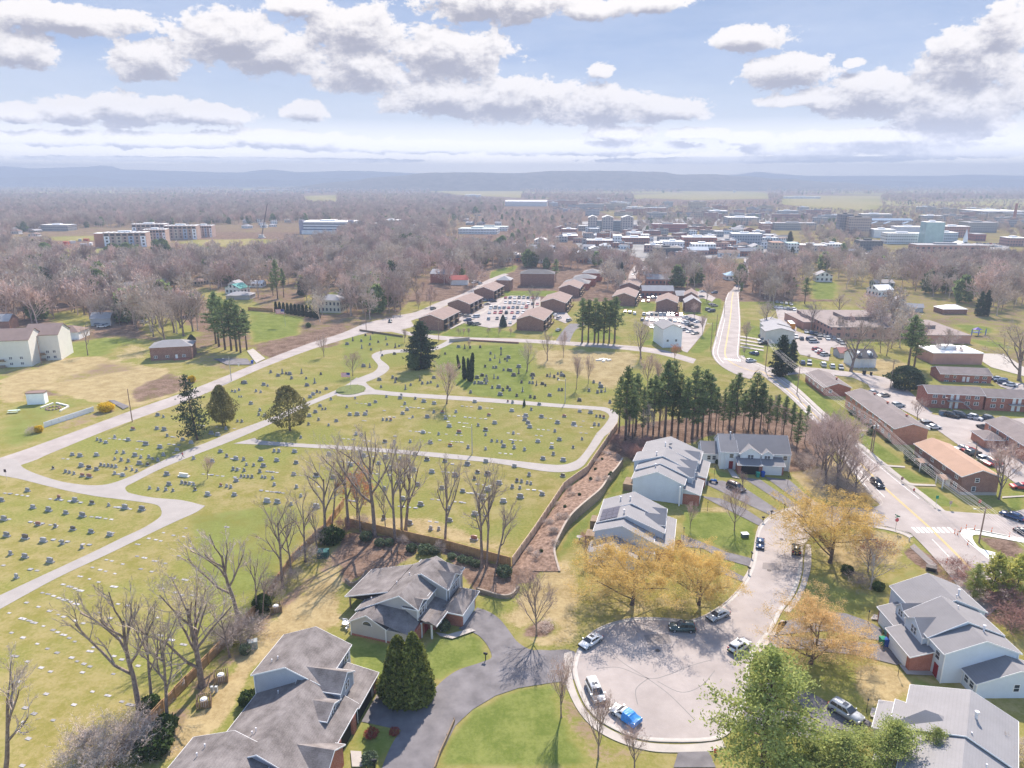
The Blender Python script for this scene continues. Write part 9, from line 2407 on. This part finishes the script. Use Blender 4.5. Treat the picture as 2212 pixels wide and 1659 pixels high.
# garden things: picnic table, timber bed, patio set, bird bath
def picnic(l,x,y,c_,label):
 r=empty('picnic_table',g(l,x,y),R(12),label,'table')
 mb=MB();mb.box(-1.6,1.6,-.5,.5,.72,.8);mb.build('tabletop',plain(c_),r)
 for sy in (-.95,.95):mb=MB();mb.box(-1.5,1.5,sy -.15,sy+.15,.42,.47);mb.build('bench',plain(c_),r)
 for sx in (-1.1,1.1):mb=MB();mb.tube((sx,-.9,0),(sx,.3,.75),.06,.06,4);mb.tube((sx,.9,0),(sx,-.3,.75),.06,.06,4);mb.build('leg',M_wood,r)
picnic('D',92,298,(.46,.58,.52),'pale green picnic table in the fenced garden')
for i,(a,b) in enumerate([((265,270),(345,240)),((365,238),(445,258)),((445,262),(390,290))]):
 A,B=g('D',*a),g('D',*b);mb=MB();d=B -A;ln=d.length;mb.box(0,ln,-.25,.25,0,.4);o=mb.build('timber_beam',M_newc);o.location=A;o.rotation_euler.z=math.atan2(d.y,d.x)
 tag(o,['pale beam on the shed side of the fire ring','pale beam at the back of the fire ring','pale beam nearest the white fence at the fire ring'][i],'beam','beams round the fire ring')
r=empty('fire_ring',g('D',345,272),0,'ring of brown stones between pale beams','fire pit')
for k in range(12):
 mb=MB();a=k*.524;mb.ball((1.9*math.cos(a),1.9*math.sin(a),.2),.42,.36,.3,7,5,.15,grng);mb.build('stone',plain((.34,.24,.20)),r)
r=empty('patio_table',g('H',30,742),0,'white patio table beside the beige house','table')
mb=MB();mb.tube((0,0,.68),(0,0,.74),.6,.6,14,True);mb.build('tabletop',M_white,r);mb=MB();mb.tube((0,0,0),(0,0,.68),.05,.05,6);mb.build('leg',M_white,r)
for i,(x,y,lab) in enumerate([(18,728,'white patio chair by the house wall'),(48,725,'white patio chair behind the patio table'),(40,765,'white patio chair on the lawn side')]):
 c_=empty('patio_chair',g('H',x,y),i*2.0,lab,'chair','white patio chairs')
 mb=MB();mb.box(-.25,.25,-.25,.25,.4,.45);mb.build('seat',M_white,c_);mb=MB();mb.box(-.25,.25,.21,.26,.45,.95);mb.build('backrest',M_white,c_)
 for a in (-.2,.2):
  for b in (-.2,.2):mb=MB();mb.box(a -.03,a+.03,b -.03,b+.03,0,.4);mb.build('leg',M_white,c_)
r=empty('bird_bath',g('E',1543,1128),0,'pale bird bath on the strip of grass below the retaining wall','bird bath')
mb=MB();mb.tube((0,0,0),(0,0,.8),.22,.12,10,True);mb.build('pedestal',M_base,r);mb=MB();mb.tube((0,0,.8),(0,0,.95),.25,.6,14,True);mb.build('bowl',M_base,r)
# playground
r=empty('play_structure',g('C',1925,1140),0,'blue and red climbing frame on the school playground','playground')
for k in range(6):
 mb=MB();mb.tube((-4+k*1.6,(k % 2)*2,0),(-4+k*1.6,(k % 2)*2,3),.12,.12,6);mb.build('post',plain((.10,.16,.45)),r)
mb=MB();mb.box(-2.4,.8,0,2,1.4,1.55);mb.build('deck',plain((.18,.2,.5)),r);mb=MB();mb.poly([(.8,.4,1.5),(.8,1.4,1.5),(4.5,1.4,.2),(4.5,.4,.2)],[(0,1,2,3)]);mb.build('slide',plain((.35,.2,.5)),r)
mb=MB();mb.poly([(-2.6,-.2,2.8),(1,-.2,2.8),(1,2.2,2.8),(-2.6,2.2,2.8),(-.8,1,3.9)],[(0,1,4),(1,2,4),(2,3,4),(3,0,4)]);mb.build('canopy',plain((.30,.22,.45)),r)
# flags
def flag(l,x,y,ty,label,s):
 p=g(l,x,y);h_=height_at(p,V(l,x,ty)[1]);r=empty('flagpole',p,0,label,'flag')
 mb=MB();mb.tube((0,0,0),(0,0,h_),.07,.04,6,True);mb.build('pole',M_metal,r)
 rd,wt,bl=MB(),MB(),MB()
 def q(x0,x1,z0,z1,mbx):
  n=6;vs=[]
  for i in range(n+1):
   xx=-(x0+(x1 -x0)*i/n)
   yy=.10*s*math.sin(xx*5/s)
   vs+=[(xx,yy,z0),(xx,yy,z1)]
  mbx.poly(vs,[(2*i,2*i+2,2*i+3,2*i+1) for i in range(n)])
 ht=h_ -.15
 for k in range(13):
  z1=ht -k*s/13;q(.05 if k >6 else .05+.76*s,.05+1.9*s,z1 -s/13,z1,rd if k % 2==0 else wt)
 q(.05,.05+.76*s,ht -7*s/13,ht,bl)
 f=rd.build('flag',plain((.5,.04,.06),'flag_red'),r,recalc=False);wt.build('white_stripes',M_white,f,recalc=False);bl.build('canton',plain((.04,.06,.22),'flag_blue'),f,recalc=False)
flag('A',1850,1080,965,'tall flagpole with a red, white and blue flag on the far lawn',2.2);flag('B',62,1482,1375,'flag on a pole at the lane island',1.6)
# ================================================================ PEOPLE
def person(p,rz,label,shirt,trousers,stride=.32):
 r=empty('person',p,rz,label,'person')
 J=dict(pelvis=(0,0,.95),chest=(0.03,0,1.32),neck=(.04,0,1.48),head=(.06,0,1.60),crown=(.05,0,1.74),hl=(0,.1,.92),hr=(0,-.1,.92),kl=(stride*.6,.1,.5),kr=(-stride*.3,-.1,.5),al=(stride,.1,.07),ar=(-stride*1.2,-.1,.12),tl=(stride+.2,.1,.04),tr=(-stride*1.2+.18,-.1,.05),
sl=(.03,.2,1.40),sr=(.03,-.2,1.40),el=(-.12,.25,1.14),er=(.14,-.25,1.14),wl=(-.06,.24,.92),wr=(.28,-.22,.96),ml=(-.03,.24,.84),mr=(.36,-.21,.93))
 ks=list(J);ed=[('pelvis','chest'),('chest','neck'),('neck','head'),('head','crown'),('pelvis','hl'),('pelvis','hr'),('hl','kl'),('hr','kr'),('kl','al'),('kr','ar'),('al','tl'),('ar','tr'),('chest','sl'),('chest','sr'),('sl','el'),('sr','er'),('el','wl'),('er','wr'),('wl','ml'),('wr','mr')]
 rad=dict(pelvis=.15,chest=.16,neck=.06,head=.10,crown=.07,hl=.10,hr=.10,kl=.065,kr=.065,al=.045,ar=.045,tl=.04,tr=.04,sl=.07,sr=.07,el=.048,er=.048,wl=.035,wr=.035,ml=.03,mr=.03)
 me=bpy.data.meshes.new('body');me.from_pydata([J[k] for k in ks],[(ks.index(a),ks.index(b)) for a,b in ed],[])
 o=obj('body',me,r)
 bm=bmesh.new();bm.from_mesh(me);bm.verts.layers.skin.verify();bm.to_mesh(me);bm.free()
 sk_=o.modifiers.new('skin','SKIN')
 sv=me.skin_vertices[0].data if me.skin_vertices else None
 if sv is None:return r
 for i,k in enumerate(ks):sv[i].radius=(rad[k],rad[k])
 sv[0].use_root=True
 ss_=o.modifiers.new('sub','SUBSURF');ss_.levels=1;ss_.render_levels=1
 m=bpy.data.materials.new('person_clothes');t=nt(m);out=N(t,'ShaderNodeOutputMaterial');b=N(t,'ShaderNodeBsdfPrincipled',ins={'Roughness':.85});L(t,b.outputs[0],out.inputs[0])
 tc=N(t,'ShaderNodeTexCoord');sx=N(t,'ShaderNodeSeparateXYZ');L(t,tc.outputs['Object'],sx.inputs[0])
 ra=N(t,'ShaderNodeValToRGB');ra.color_ramp.interpolation='CONSTANT'
 e=ra.color_ramp.elements;e[0].color=c4((.03,.03,.03));e[1].position=.06;e[1].color=c4(trousers)
 for pos,c_ in ((.50,shirt),(.815,(.45,.28,.21))):x_=e.new(pos);x_.color=c4(c_)
 dv=N(t,'ShaderNodeMath',operation='DIVIDE',ins={1:1.8});L(t,sx.outputs[2],dv.inputs[0]);L(t,dv.outputs[0],ra.inputs[0]);L(t,ra.outputs[0],b.inputs['Base Color'])
 me.materials.append(m)
 hb=MB();hb.ball((.03,0,1.70),.115,.11,.10,10,7);hb.build('hair',mat('hair_brown',(.05,.03,.02),.8,.2,8),r)
 return r
person(g('D',1185,592),R(35),'walker in a red top and dark trousers on the cemetery lane',(.40,.06,.06),(.05,.05,.07))
person(g('B',258,1250),R(200),'distant walker in dark clothes on the curved lane',(.06,.06,.08),(.04,.04,.05))
